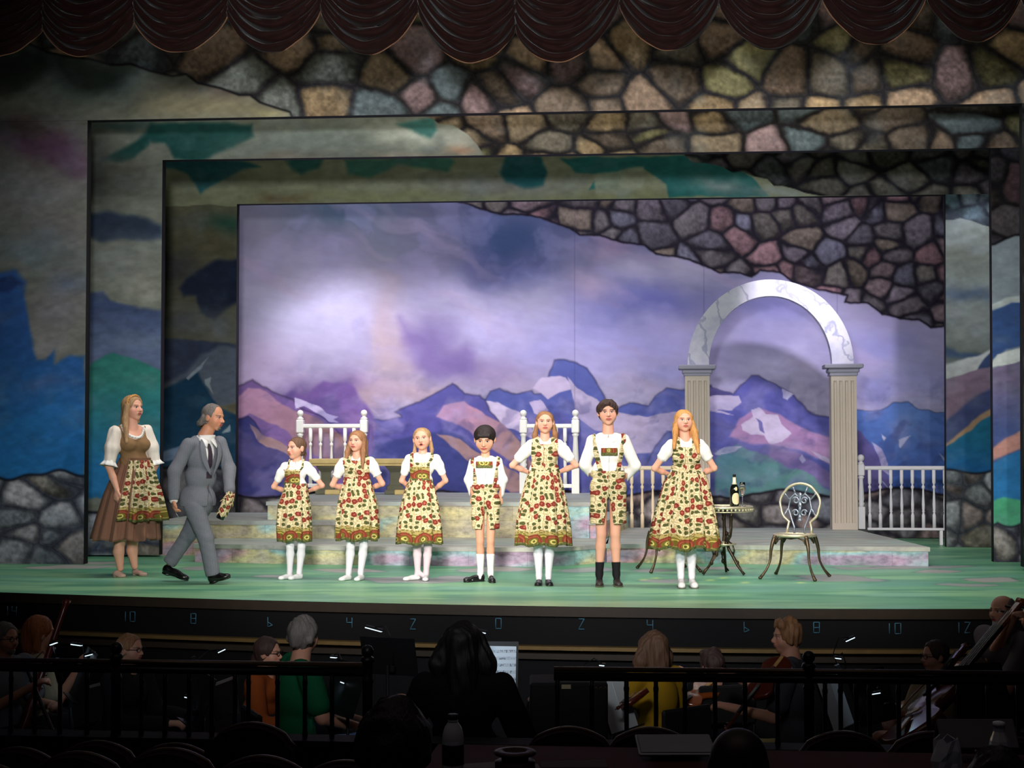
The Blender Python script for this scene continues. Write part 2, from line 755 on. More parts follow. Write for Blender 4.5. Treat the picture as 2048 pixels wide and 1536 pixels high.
def union(G, prims, infl=0.0, k=0.02):
    for p in prims:
        lo, hi = prim_box(p, infl + 0.06 + k)
        sl = G.sub(lo, hi)
        if sl is None:
            continue
        x, y, z = G.xyz(sl)
        d = prim_d(p, x, y, z) - infl
        A = G.F[sl]
        if k > 0:
            h = np.clip(0.5 + 0.5 * (d - A) / k, 0, 1)
            G.F[sl] = d * (1 - h) + A * h - k * h * (1 - h)
        else:
            G.F[sl] = np.minimum(A, d)


def carve(G, prims, k=0.008):
    for p in prims:
        lo, hi = prim_box(p, 0.03)
        sl = G.sub(lo, hi)
        if sl is None:
            continue
        x, y, z = G.xyz(sl)
        d = -prim_d(p, x, y, z)
        A = G.F[sl]
        h = np.clip(0.5 - 0.5 * (d - A) / k, 0, 1)
        G.F[sl] = d * (1 - h) + A * h + k * h * (1 - h)


def nets(G):
    F = G.F
    s = F < 0
    nx, ny, nz = F.shape
    C = np.zeros((nx - 1, ny - 1, nz - 1), np.int8)
    for a in (0, 1):
        for b in (0, 1):
            for c in (0, 1):
                C += s[a:nx - 1 + a, b:ny - 1 + b, c:nz - 1 + c]
    act = (C > 0) & (C < 8)
    I = np.argwhere(act)
    if len(I) == 0:
        return np.zeros((0, 3)), np.zeros((0, 4), int), np.zeros((0, 3))
    val = {}
    for a in (0, 1):
        for b in (0, 1):
            for c in (0, 1):
                val[a, b, c] = F[I[:, 0] + a, I[:, 1] + b, I[:, 2] + c].astype(float)
    acc = np.zeros((len(I), 3))
    cnt = np.zeros(len(I))
    for ca in val:
        for d in range(3):
            if ca[d] == 0:
                cb = tuple(1 if q == d else ca[q] for q in range(3))
                fa, fb = val[ca], val[cb]
                m = (fa < 0) != (fb < 0)
                t = np.where(m, fa / np.where(m, fa - fb, 1), 0)
                for q in range(3):
                    acc[:, q] += np.where(m, (t if q == d else ca[q]), 0)
                cnt += m
    acc /= cnt[:, None]
    V = np.empty((len(I), 3))
    for q in range(3):
        ax = G.ax[q]
        V[:, q] = ax[I[:, q]] + acc[:, q] * (ax[I[:, q] + 1] - ax[I[:, q]])
    N = np.stack([sum((1 if c[q] else -1) * val[c] for c in val) / (G.ax[q][I[:, q] + 1] - G.ax[q][I[:, q]]) for q in range(3)], 1)
    N /= np.linalg.norm(N, axis=1)[:, None] + 1e-9
    vid = np.full(act.shape, -1, np.int32)
    vid[act] = np.arange(len(I))
    Q = []
    for d in range(3):
        a = [slice(None)] * 3
        b = [slice(None)] * 3
        a[d] = slice(0, -1)
        b[d] = slice(1, None)
        sa, sb = s[tuple(a)], s[tuple(b)]
        E = np.argwhere(sa != sb)
        o1, o2 = (d + 1) % 3, (d + 2) % 3
        lim = np.array(act.shape)
        ok = (E[:, o1] >= 1) & (E[:, o2] >= 1) & (E[:, o1] < lim[o1]) & (E[:, o2] < lim[o2])
        E = E[ok]
        ins = sa[tuple(E.T)]
        def cell(p, q):
            e = E.copy()
            e[:, o1] -= p
            e[:, o2] -= q
            return vid[tuple(e.T)]
        q4 = np.stack([cell(1, 1), cell(0, 1), cell(0, 0), cell(1, 0)], 1)
        q4[~ins] = q4[~ins][:, ::-1]
        Q.append(q4)
    Q = np.vstack(Q)
    Q = Q[(Q >= 0).all(1)]
    return V, Q, N


def wr(V, seed=0, f=(20, 20, 20), n=6):
    rs = np.random.RandomState(seed)
    out = np.zeros(len(V))
    for i in range(n):
        k = rs.randn(3) * np.asarray(f)
        out += np.sin(V @ k + rs.rand() * 6.28)
    return out / n
# ================================================================== painted scenery
Y_P1, Y_P2, Y_P3, Y_BD = 15.45, 16.45, 18.6, 20.1
STONE_WARM = [(170, 130, 80), (150, 120, 85), (120, 105, 85), (185, 140, 100), (110, 115, 105), (150, 110, 110), (135, 125, 70), (90, 105, 110), (165, 125, 95), (125, 100, 80)]
STONE_COOL = [(125, 130, 150), (140, 130, 130), (120, 135, 155), (150, 150, 165), (150, 135, 115), (105, 115, 135), (160, 150, 140), (135, 140, 160)]
STONE_BD = [(110, 92, 105), (125, 105, 125), (95, 85, 105), (140, 105, 115), (120, 105, 100), (105, 100, 130), (150, 95, 105), (115, 100, 110), (130, 105, 90)]
STONE_BDWALL = [(120, 110, 118), (105, 98, 108), (135, 118, 120), (150, 115, 112), (115, 112, 128), (130, 122, 118)]


def pt_backdrop(x, y):
    p = Paint(x, y, (165, 155, 190), 11, 26)
    B, P = p.blob, p.poly
    B(1200, 430, 900, 130, (70, 72, 112), .95)
    B(640, 430, 260, 55, (92, 95, 112), .9)
    B(700, 425, 120, 40, (58, 82, 106), .9)
    B(520, 470, 60, 60, (112, 106, 120), .7)
    B(560, 560, 110, 70, (158, 146, 172), .8)
    B(860, 460, 90, 45, (96, 92, 122), .9)
    B(770, 500, 60, 60, (120, 122, 142), .7)
    B(900, 510, 60, 30, (124, 112, 142), .8)
    B(1010, 480, 100, 60, (46, 66, 112), .95)
    B(1040, 555, 100, 45, (62, 70, 128), .9)
    B(950, 540, 35, 60, (84, 84, 140), .7)
    B(760, 575, 100, 40, (142, 126, 146), .7)
    B(900, 620, 150, 50, (172, 164, 200), .85)
    B(1075, 600, 80, 45, (160, 152, 184), .8)
    B(590, 640, 110, 70, (204, 196, 232), .9)
    B(680, 620, 70, 60, (202, 194, 230), .8)
    B(520, 735, 90, 60, (200, 170, 210), .8)
    B(770, 650, 30, 80, (172, 150, 165), .85)
    B(790, 720, 50, 55, (186, 158, 158), .9)
    B(1010, 665, 120, 35, (180, 170, 218), .85)
    B(980, 740, 110, 40, (150, 126, 176), .7)
    B(1080, 700, 70, 40, (158, 152, 214), .8)
    B(860, 690, 48, 50, (122, 100, 168), .8)
    B(905, 735, 60, 26, (112, 94, 158), .75)
    P([(800, 640), (815, 660), (845, 680), (862, 700), (876, 712), (900, 705), (930, 685), (950, 700), (940, 740), (870, 750), (830, 740), (805, 690)], (122, 98, 166), 14, .75)
    B(620, 790, 80, 34, (120, 88, 152), .9)
    B(700, 800, 50, 50, (112, 78, 142), .8)
    B(740, 800, 40, 25, (180, 150, 155), .85)
    B(830, 785, 70, 20, (176, 146, 158), .8)
    # right hand clouds, and a light pool painted behind the arch
    B(1170, 565, 28, 30, (182, 156, 186), .9)
    B(1210, 500, 40, 22, (150, 128, 160), .8)
    B(1260, 540, 60, 34, (168, 158, 184), .85)
    B(1220, 470, 40, 20, (118, 96, 130), .7)
    B(1370, 530, 55, 45, (166, 158, 180), .85)
    B(1300, 600, 120, 45, (88, 90, 162), .9)
    B(1200, 640, 80, 50, (112, 112, 178), .7)
    B(1270, 690, 130, 40, (156, 150, 216), .9)
    B(1180, 735, 60, 16, (170, 160, 220), .7)
    B(1330, 740, 60, 20, (150, 146, 212), .7)
    B(1540, 620, 100, 40, (102, 102, 166), .9)
    B(1540, 700, 110, 60, (150, 142, 196), .7)
    B(1540, 730, 80, 35, (206, 196, 240), .8)  # pool of projected light painted into the backdrop colour
    B(1800, 640, 90, 30, (160, 146, 190), .8)
    B(1770, 690, 90, 40, (140, 138, 206), .85)
    B(1840, 760, 60, 40, (150, 150, 214), .8)
    B(1750, 770, 40, 30, (104, 112, 184), .7)
    # distant range, right of centre
    P([(975, 800), (985, 782), (1000, 776), (1012, 783), (1032, 790), (1062, 781), (1070, 788), (1095, 785), (1110, 770), (1095, 752), (1104, 722), (1128, 724), (1150, 727), (1176, 735), (1188, 748), (1200, 768), (1215, 795), (1228, 812), (1252, 800), (1292, 808), (1310, 790), (1334, 772), (1362, 773), (1425, 762), (1425, 1000), (975, 1000)], (84, 94, 176), 1.6, col2=(74, 84, 166), grad=((0, 740), (0, 960)), line=2.0)
    P([(1062, 776), (1080, 752), (1130, 757), (1150, 778), (1120, 785), (1095, 800), (1080, 785)], (196, 176, 212), 1.5)
    P([(1135, 755), (1160, 775), (1200, 790), (1225, 818), (1260, 826), (1290, 832), (1370, 822), (1372, 870), (1330, 862), (1300, 900), (1270, 905), (1240, 872), (1190, 850), (1150, 830), (1150, 800)], (178, 162, 198), 1.5)
    P([(1310, 890), (1326, 870), (1350, 862), (1372, 875), (1425, 870), (1425, 990), (1240, 990), (1285, 930)], (76, 88, 170), 1.5, line=2)
    P([(985, 840), (1030, 830), (1080, 840), (1120, 820), (1150, 850), (1190, 870), (1230, 930), (1240, 1000), (985, 1000)], (82, 84, 164), 2)
    P([(1062, 806), (1080, 800), (1098, 822), (1086, 838), (1070, 828)], (190, 172, 212), 1.2)
    P([(975, 802), (1000, 806), (1040, 825), (1062, 858), (1110, 900), (1050, 870), (1010, 848), (985, 828)], (200, 182, 216), 1.4)
    # big middle mountain
    P([(700, 880), (745, 842), (800, 832), (788, 825), (850, 797), (880, 778), (895, 769), (910, 778), (927, 789), (962, 790), (975, 800), (985, 818), (1010, 850), (1060, 900), (1110, 960), (1110, 1000), (700, 1000)], (86, 82, 164), 1.6, col2=(72, 66, 150), grad=((0, 780), (0, 980)), line=2.0)
    P([(870, 838), (885, 815), (928, 802), (965, 822), (1012, 845), (1042, 882), (1062, 925), (1108, 975), (1060, 962), (1010, 910), (960, 872), (905, 848)], (190, 134, 170), 2.5, col2=(160, 122, 120), grad=((930, 820), (1040, 900)))
    P([(745, 895), (800, 880), (880, 862), (940, 880), (985, 915), (1040, 985), (900, 1010), (720, 1010)], (56, 62, 132), 4)
    P([(868, 868), (920, 884), (985, 908), (1030, 945), (1072, 985), (1020, 988), (975, 945), (905, 900)], (160, 120, 118), 2)
    # purple hump
    P([(548, 800), (580, 778), (612, 790), (650, 760), (700, 772), (735, 812), (752, 850), (748, 900), (700, 960), (640, 960), (600, 850)], (116, 82, 156), 5)
    P([(590, 900), (640, 880), (700, 890), (730, 950), (700, 1000), (560, 1000)], (92, 70, 146), 5)
    P([(712, 858), (730, 838), (745, 860), (752, 900), (738, 930), (718, 900)], (96, 66, 138), 3)
    # left peak
    P([(473, 768), (488, 762), (507, 751), (524, 765), (545, 780), (585, 795), (610, 822), (660, 850), (700, 900), (715, 1000), (473, 1000)], (128, 92, 160), 1.6, line=2)
    P([(475, 790), (500, 768), (520, 770), (552, 795), (600, 825), (645, 850), (690, 895), (680, 930), (620, 900), (560, 850), (500, 825), (475, 835)], (196, 138, 172), 2.5, col2=(156, 112, 120), grad=((500, 800), (640, 880)))
    P([(588, 792), (612, 800), (640, 812), (652, 830), (676, 834), (664, 840), (678, 846), (655, 846), (636, 832), (610, 812), (592, 815)], (206, 188, 232), 1)
    P([(473, 838), (496, 830), (512, 842), (530, 870), (560, 900), (600, 935), (650, 965), (700, 1000), (473, 1010)], (58, 58, 128), 2, line=1.8)
    P([(500, 848), (520, 858), (552, 884), (585, 905), (578, 915), (545, 900), (515, 875)], (172, 130, 128), 1.5)
    P([(640, 860), (680, 870), (700, 905), (690, 925), (655, 900)], (150, 110, 110), 3)
    # through the arch
    P([(1380, 765), (1421, 764), (1440, 775), (1462, 785), (1470, 775), (1498, 748), (1512, 750), (1530, 768), (1560, 782), (1590, 792), (1625, 822), (1668, 838), (1668, 1000), (1380, 1000)], (92, 90, 182), 1.6, line=1.8, col2=(78, 84, 166), grad=((0, 760), (0, 960)))
    P([(1380, 767), (1421, 765), (1440, 776), (1460, 787), (1440, 800), (1380, 798)], (82, 74, 136), 2)
    P([(1400, 798), (1425, 790), (1474, 788), (1481, 802), (1462, 822), (1440, 824), (1466, 832), (1400, 826)], (192, 176, 214), 1.2)
    P([(1460, 875), (1478, 840), (1510, 818), (1560, 832), (1610, 855), (1668, 880), (1668, 935), (1610, 908), (1560, 895), (1500, 882)], (172, 124, 178), 3)
    P([(1482, 852), (1500, 838), (1500, 822), (1512, 816), (1526, 830), (1552, 832), (1560, 850), (1582, 868), (1562, 886), (1546, 892), (1530, 872), (1500, 868), (1486, 862)], (206, 186, 220), 1)
    P([(1505, 842), (1520, 850), (1530, 868), (1518, 862)], (112, 104, 176), 1)
    P([(1558, 782), (1588, 790), (1576, 800), (1562, 796)], (190, 180, 224), 1)
    P([(1545, 890), (1600, 912), (1660, 950), (1668, 985), (1600, 950), (1540, 915)], (118, 96, 160), 3)
    P([(1430, 990), (1436, 920), (1452, 898), (1480, 885), (1520, 900), (1570, 930), (1625, 958), (1668, 995), (1660, 1010), (1430, 1010)], (78, 128, 150), 2.5, col2=(92, 146, 138), grad=((1440, 900), (1560, 990)))
    P([(1436, 905), (1455, 892), (1490, 888), (1478, 896), (1450, 906)], (170, 176, 206), 1)
    B(1500, 945, 40, 12, (112, 150, 160), .8, 20)
    B(1590, 968, 40, 10, (80, 132, 140), .8, 30)
    P([(1596, 922), (1604, 914), (1612, 926), (1604, 932)], (190, 180, 216), 1)
    P([(1622, 905), (1650, 915), (1664, 930), (1640, 922)], (188, 172, 214), 1)
    # right of the arch
    P([(1700, 820), (1760, 816), (1790, 805), (1812, 804), (1835, 820), (1850, 824), (1900, 816), (1900, 1000), (1700, 1000)], (76, 112, 192), 1.6, line=1.6, col2=(58, 96, 182), grad=((0, 820), (0, 970)))
    B(1810, 850, 35, 30, (96, 132, 202), .8)
    P([(1700, 850), (1722, 866), (1748, 898), (1772, 930), (1800, 990), (1700, 1000)], (92, 82, 150), 2)
    P([(1740, 882), (1760, 895), (1776, 920), (1782, 945), (1768, 935), (1752, 905)], (172, 160, 208), 1)
    P([(1760, 866), (1770, 872), (1764, 880)], (190, 190, 224), 1)
    P([(1795, 880), (1822, 875), (1810, 885), (1800, 893)], (180, 186, 224), 1)
    P([(1872, 908), (1886, 920), (1892, 935), (1880, 922)], (176, 186, 224), 1)
    P([(1765, 950), (1790, 975), (1800, 990), (1785, 975)], (160, 166, 214), 1)
    # loose washes of paint over the hills and sky
    hill = sstep(700, 850, y)
    n1 = fbm(p.wx / 60, p.wy / 45, 201, 4)
    n2 = fbm(p.wx / 34 + p.wy / 60, p.wy / 26, 207, 4)
    n3 = fbm(p.wx / 90 - p.wy / 50, p.wy / 70, 211, 3)
    p.lay(sstep(.50, .75, n1) * (.28 + .14 * hill), (150, 140, 196))
    p.lay(sstep(.52, .78, n2) * .35 * hill, (52, 56, 116))
    p.lay(sstep(.55, .8, n3) * .22, (186, 152, 180))
    p.c *= (1 + (.05 + .12 * hill) * (fbm(x / 16, y / 11, 219, 3) - .5))[:, None]
    p.brush(4, 50, 12, 10)
    # stone ruin hanging from top right
    edge = [(905, 400), (935, 408), (962, 418), (1000, 428), (1040, 428), (1082, 436), (1115, 448), (1140, 456), (1160, 470), (1200, 470), (1225, 478), (1255, 486), (1290, 490), (1312, 508), (1345, 512), (1380, 520), (1410, 532), (1440, 545), (1480, 545), (1503, 553), (1520, 540), (1560, 545), (1585, 562), (1620, 575), (1655, 582), (1695, 590), (1690, 604), (1735, 606), (1765, 628), (1800, 636), (1840, 640), (1862, 655), (1900, 652), (1900, 380), (905, 380)]
    d = p.sdist(edge, x, y + 5 * (fbm(x / 18, y / 18, 5) - .5))
    m = sstep(-1.5, 1.5, d)
    p.stones(m, 38, STONE_BD, (46, 38, 52), 21, 1.2, .2, tone=np.full(len(x), .86))
    p.lay(np.exp(-(d / 2.2) ** 2) * .9, (22, 16, 28))
    # field stone wall along the foot
    w = 988 + 8 * np.sin(x / 37.) + 6 * (fbm(x / 30, x * 0 + 3, 8) - .5) - 4 * (x > 1700)
    d = y - w
    p.stones(sstep(-1.5, 1.5, d), 40, STONE_BDWALL, (62, 56, 66), 31, 1.7, .2)
    p.lay(np.exp(-(d / 2.5) ** 2) * .9, (26, 20, 30))
    p.c = p.c.mean(1, keepdims=True) * .20 + p.c * .80
    # seams of the cloth
    for sx in (1149, 1408, 1674):
        p.lay(np.exp(-((x - sx) / 1.0) ** 2) * .25, (60, 50, 80))
    return p


def pt_p1(x, y):
    p = Paint(x, y, (112, 112, 98), 41, 24)
    B, P = p.blob, p.poly
    B(60, 120, 160, 60, (48, 58, 56), .95)
    B(230, 165, 120, 55, (66, 84, 84), .85)
    B(330, 190, 50, 40, (98, 92, 74), .7)
    B(420, 215, 150, 28, (140, 130, 98), .9)
    B(460, 180, 50, 16, (120, 92, 92), .6)
    B(540, 228, 60, 14, (158, 146, 104), .9)
    B(60, 280, 120, 34, (92, 56, 84), .9, 15)
    B(140, 320, 60, 24, (96, 58, 92), .8, 30)
    B(20, 245, 80, 20, (74, 62, 56), .8)
    B(60, 380, 130, 50, (120, 120, 124), .9)
    B(120, 460, 90, 50, (118, 112, 116), .8)
    B(60, 500, 90, 40, (104, 120, 128), .8)
    B(120, 620, 70, 60, (128, 124, 132), .9)
    B(140, 560, 50, 24, (100, 112, 140), .7)
    B(100, 700, 60, 30, (146, 142, 148), .8)
    P([(-500, 545), (0, 548), (35, 542), (48, 560), (55, 620), (75, 720), (92, 722), (110, 705), (112, 735), (135, 722), (170, 715), (170, 1000), (-500, 1000)], (40, 84, 156), 6, col2=(26, 112, 190), grad=((0, 640), (0, 930)))
    P([(-500, 552), (0, 558), (30, 552), (46, 566), (20, 585), (-500, 580)], (34, 58, 118), 4)
    B(80, 775, 50, 14, (86, 112, 172), .6, -15)
    B(40, 850, 90, 30, (28, 112, 186), .7, -20)
    p.brush(10, 40, 10, -20)
    edge = [(-600, 60), (60, 88), (95, 104), (130, 112), (180, 118), (222, 130), (262, 128), (300, 142), (345, 152), (372, 148), (395, 166), (440, 176), (478, 190), (500, 190), (520, 205), (560, 218), (580, 224), (586, 240), (2700, 240), (2700, -300), (-600, -300)]
    d = p.sdist(edge, x, y)
    p.stones(sstep(-1.2, 1.2, d), 62, STONE_WARM, (56, 52, 54), 45, 1.25, .22)
    p.lay(np.exp(-(d / 2.5) ** 2) * .9, (22, 20, 24))
    w = 950 + 7 * np.sin(x / 31. + 1) + 3 * np.sin(x / 11.)
    d = y - w
    p.stones(sstep(-1.5, 1.5, d), 50, STONE_COOL, (72, 76, 92), 47, 1.4, .25)
    p.lay(np.exp(-(d / 3) ** 2) * .9, (22, 26, 40))
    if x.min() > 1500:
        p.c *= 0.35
    return p


def pt_p2(x, y):
    p = Paint(x, y, (120, 124, 112), 51, 18)
    B, P = p.blob, p.poly
    if x.max() > 1900 and x.min() > 1900:
        B(2015, 540, 60, 60, (146, 160, 170), 1)
        p.c[:] = (136, 150, 160)
        P([(1980, 610), (2010, 596), (2050, 590), (2050, 606), (1985, 622)], (186, 196, 196), 2)
        P([(1980, 622), (2020, 608), (2060, 606), (2060, 690), (2010, 705), (1980, 730)], (54, 86, 148), 3)
        P([(1980, 738), (1995, 715), (2020, 705), (2060, 694), (2060, 725), (2010, 735)], (208, 216, 214), 1.5)
        P([(1980, 742), (2015, 734), (2060, 722), (2060, 1010), (1980, 1010)], (116, 104, 140), 1.5, col2=(70, 88, 150), grad=((0, 760), (0, 860)))
        P([(1980, 922), (1980, 900), (2010, 878), (2060, 850), (2060, 888), (2020, 905)], (198, 138, 128), 3)
        P([(1980, 928), (2010, 912), (2060, 892), (2060, 1060), (1980, 1060)], (34, 116, 184), 2)
        P([(1985, 1060), (1985, 1005), (2005, 994), (2035, 995), (2060, 1004), (2060, 1060)], (72, 176, 130), 3)
        p.brush(8, 40, 10, -15)
        e = [(1970, 492), (1990, 488), (2010, 478), (2030, 470), (2060, 470), (2060, 100), (1970, 100)]
        d = p.sdist(e, x, y)
        p.stones(sstep(-1.2, 1.2, d), 46, STONE_BD, (46, 42, 48), 55, 1.2, .2, tone=np.full(len(x), .6))
        p.lay(np.exp(-(d / 2.4) ** 2) * .9, (14, 12, 18))
        w = 1046 + 8 * np.abs(np.sin((x - 1995) / 16.))
        d = y - w
        p.stones(sstep(-1.5, 1.5, d), 62, STONE_COOL, (60, 58, 72), 57, 1.0, .25)
        p.lay(np.exp(-(d / 2.5) ** 2) * .9, (22, 22, 34))
        return p
    # header, left part
    B(250, 250, 70, 12, (44, 78, 84), .7)
    P([(205, 320), (255, 290), (290, 262), (300, 245), (500, 245), (505, 272), (440, 300), (400, 325), (350, 320), (330, 285), (300, 280), (270, 312), (235, 325)], (18, 72, 70), 6, .95)
    B(600, 290, 130, 30, (124, 136, 130), .8)
    B(560, 316, 90, 12, (128, 112, 100), .6)
    B(830, 270, 90, 24, (206, 208, 190), .95)
    B(920, 290, 40, 22, (214, 206, 186), .9)
    B(920, 305, 28, 8, (196, 142, 112), .8)
    B(800, 310, 60, 6, (176, 150, 130), .6)
    P([(795, 248), (870, 232), (875, 262), (860, 275), (835, 262), (800, 252)], (52, 122, 116), 6, .85)
    # left leg
    B(245, 350, 60, 40, (84, 82, 72), .9)
    B(195, 350, 26, 80, (60, 62, 58), .8)
    P([(170, 470), (170, 430), (215, 425), (240, 430), (275, 432), (325, 450), (325, 480), (250, 478), (200, 480)], (42, 56, 80), 7, .95)
    B(240, 520, 60, 40, (128, 130, 124), .9)
    B(290, 580, 40, 30, (146, 146, 134), .9)
    P([(170, 585), (205, 580), (220, 600), (260, 612), (325, 620), (325, 760), (170, 760)], (62, 78, 120), 6, col2=(92, 108, 146), grad=((0, 610), (0, 690)))
    P([(170, 740), (190, 722), (228, 706), (262, 714), (325, 744), (325, 1000), (170, 1000)], (44, 128, 118), 3, col2=(26, 112, 176), grad=((0, 760), (0, 930)))
    B(290, 850, 40, 30, (30, 110, 100), .6)
    p.brush(10, 40, 10, -10)
    e = [(845, 232), (866, 238), (878, 248), (905, 250), (935, 268), (955, 290), (972, 318), (2400, 318), (2400, 150), (845, 150)]
    d = p.sdist(e, x, y)
    p.stones(sstep(-1.2, 1.2, d), 44, STONE_WARM, (52, 46, 46), 65, 1.5, .22)
    w = 1020 + 5 * np.sin(x / 25.)
    d = y - w
    p.stones(sstep(-1.5, 1.5, d), 52, STONE_COOL, (76, 84, 108), 67, 1.3, .25)
    p.lay(np.exp(-(d / 3) ** 2) * .9, (22, 26, 40))
    return p


def pt_p3(x, y):
    p = Paint(x, y, (150, 152, 122), 71, 18)
    B, P = p.blob, p.poly
    if x.min() > 1850:
        p.c[:] = (96, 106, 98)
        B(1935, 500, 80, 40, (76, 82, 70), .9)
        B(1935, 590, 80, 16, (52, 70, 90), .9, 8)
        B(1935, 650, 80, 40, (116, 124, 116), .9)
        P([(1885, 685), (1920, 705), (1985, 705), (1985, 722), (1885, 712)], (58, 78, 108), 6)
        P([(1885, 725), (1950, 712), (1985, 690), (1985, 735), (1940, 748), (1885, 755)], (180, 184, 180), 3)
        P([(1950, 745), (1965, 715), (1990, 690), (1990, 730)], (52, 70, 110), 2)
        P([(1885, 756), (1945, 742), (1990, 730), (1990, 800), (1885, 860)], (128, 104, 126), 2)
        P([(1885, 850), (1940, 800), (1990, 770), (1990, 870), (1885, 900)], (64, 74, 124), 5)
        P([(1885, 890), (1920, 865), (1990, 815), (1990, 838), (1930, 875), (1885, 905)], (172, 136, 104), 3)
        P([(1885, 895), (1935, 866), (1990, 830), (1990, 960), (1885, 960)], (24, 104, 142), 2, col2=(20, 92, 156), grad=((0, 870), (0, 930)))
        p.brush(8, 40, 10, -15)
        e = [(1885, 440), (1905, 440), (1920, 436), (1945, 442), (1965, 450), (1990, 456), (1990, 300), (1885, 300)]
        d = p.sdist(e, x, y)
        p.stones(sstep(-1.2, 1.2, d), 40, [(60, 90, 100), (50, 70, 80), (70, 90, 95)], (30, 38, 44), 75, 1.2, .2)
        w = 943 + 4 * np.sin(x / 18.)
        d = y - w
        p.stones(sstep(-1.5, 1.5, d), 44, [(112, 120, 128), (126, 118, 100), (104, 110, 116), (134, 116, 112), (120, 128, 134)], (62, 66, 74), 77, 1.1, .25)
        p.lay(np.exp(-(d / 2.5) ** 2) * .9, (20, 22, 32))
        return p
    B(1000, 395, 800, 14, (146, 148, 96), .7)
    B(480, 380, 150, 30, (136, 138, 106), .8)
    B(560, 395, 50, 10, (120, 92, 62), .7)
    B(1000, 370, 160, 26, (142, 140, 140), .8)
    P([(325, 322), (470, 322), (520, 335), (480, 345), (430, 372), (400, 385), (380, 350), (350, 342), (325, 340)], (34, 100, 108), 5, .95)
    P([(575, 318), (650, 316), (640, 340), (605, 352), (585, 335)], (44, 108, 104), 6, .9)
    P([(690, 315), (900, 312), (910, 322), (895, 345), (830, 335), (800, 328), (740, 350), (700, 345)], (54, 124, 112), 6, .85)
    P([(1010, 312), (1080, 312), (1095, 345), (1085, 370), (1050, 378), (1010, 365), (1000, 345)], (30, 98, 108), 5, .95)
    P([(1120, 315), (1330, 312), (1420, 312), (1500, 350), (1540, 395), (1340, 395), (1335, 370), (1310, 350), (1290, 335), (1250, 345), (1235, 380), (1175, 380), (1195, 355), (1150, 345), (1138, 330)], (34, 118, 118), 3, .95)
    P([(1182, 352), (1240, 342), (1262, 335), (1290, 332), (1290, 370), (1240, 392), (1190, 388)], (160, 164, 140), 4, .9)
    B(1560, 385, 60, 12, (172, 180, 176), .9)
    B(1440, 372, 50, 20, (148, 164, 164), .9)
    # left leg
    P([(320, 409), (480, 407), (480, 1100), (320, 1100)], (104, 100, 78), 1)
    B(450, 440, 40, 20, (40, 84, 70), .9)
    B(390, 490, 80, 24, (100, 90, 60), .8)
    B(350, 540, 50, 40, (62, 62, 66), .8)
    P([(355, 580), (370, 560), (400, 540), (440, 520), (480, 515), (480, 600), (450, 620), (430, 640), (405, 625), (392, 590), (365, 592)], (32, 42, 68), 6, .95)
    B(370, 640, 40, 30, (98, 100, 104), .9)
    B(440, 655, 30, 34, (112, 116, 120), .9)
    P([(320, 678), (400, 680), (480, 690), (480, 760), (320, 770)], (58, 66, 92), 4)
    P([(320, 770), (370, 745), (400, 708), (430, 690), (480, 695), (480, 800), (440, 810)], (92, 100, 116), 5)
    P([(320, 780), (360, 760), (395, 740), (415, 770), (440, 815), (480, 830), (480, 940), (320, 940)], (22, 62, 92), 4)
    P([(371, 754), (400, 728), (412, 712), (402, 735), (376, 757)], (138, 150, 164), 1)
    P([(412, 756), (425, 750), (422, 765), (430, 785), (424, 778), (414, 765)], (138, 150, 160), 1)
    P([(442, 868), (458, 845), (458, 862), (448, 866)], (138, 156, 168), 1)
    P([(325, 905), (350, 892), (390, 880), (388, 900), (340, 920), (325, 922)], (98, 124, 160), 2)
    p.brush(8, 40, 10, -10)
    e = [(1365, 300), (1370, 312), (1385, 325), (1410, 326), (1440, 332), (1465, 345), (1485, 343), (1505, 352), (1535, 358), (1548, 372), (1565, 372), (1590, 378), (1610, 386), (1640, 392), (2100, 392), (2100, 200), (1365, 200)]
    d = p.sdist(e, x, y)
    p.stones(sstep(-1.2, 1.2, d), 40, [(92, 84, 76), (86, 84, 82), (100, 90, 84), (80, 86, 88), (104, 96, 84), (96, 84, 92)], (36, 34, 40), 75, 1.4, .2)
    w = 934 + 3 * np.sin(x / 22.)
    d = (y - w) * np.where(x < 500, 1, 0) - (x >= 500) * 9
    p.stones(sstep(-1.5, 1.5, d), 50, [(84, 84, 94), (92, 88, 92), (76, 80, 92)], (50, 50, 60), 77, 1.3, .2)
    p.lay(np.exp(-(d / 3) ** 2) * .9 * (x < 500), (16, 18, 28))
    return p


def soften(f):
    def g(x, y):
        p = f(x, y)
        n = fbm(x / 50, y / 40, 301, 4)
        p.lay(sstep(.5, .8, n) * .22, (120, 136, 150))
        p.c *= (1 + .22 * (fbm(x / 16, y / 11, 305, 3) - .5))[:, None]
        p.c = p.c.mean(1, keepdims=True) * .16 + p.c * .84
        return p
    return g


def portal(name, Y, rects, painter, label, cat, step=2.0):
    painter = soften(painter)
    r = empty(name, (0, 0, 0))
    tag(r, label, cat)
    for nm, rc in rects:
        panel(nm, rc, Y, painter, r, step)
    return r


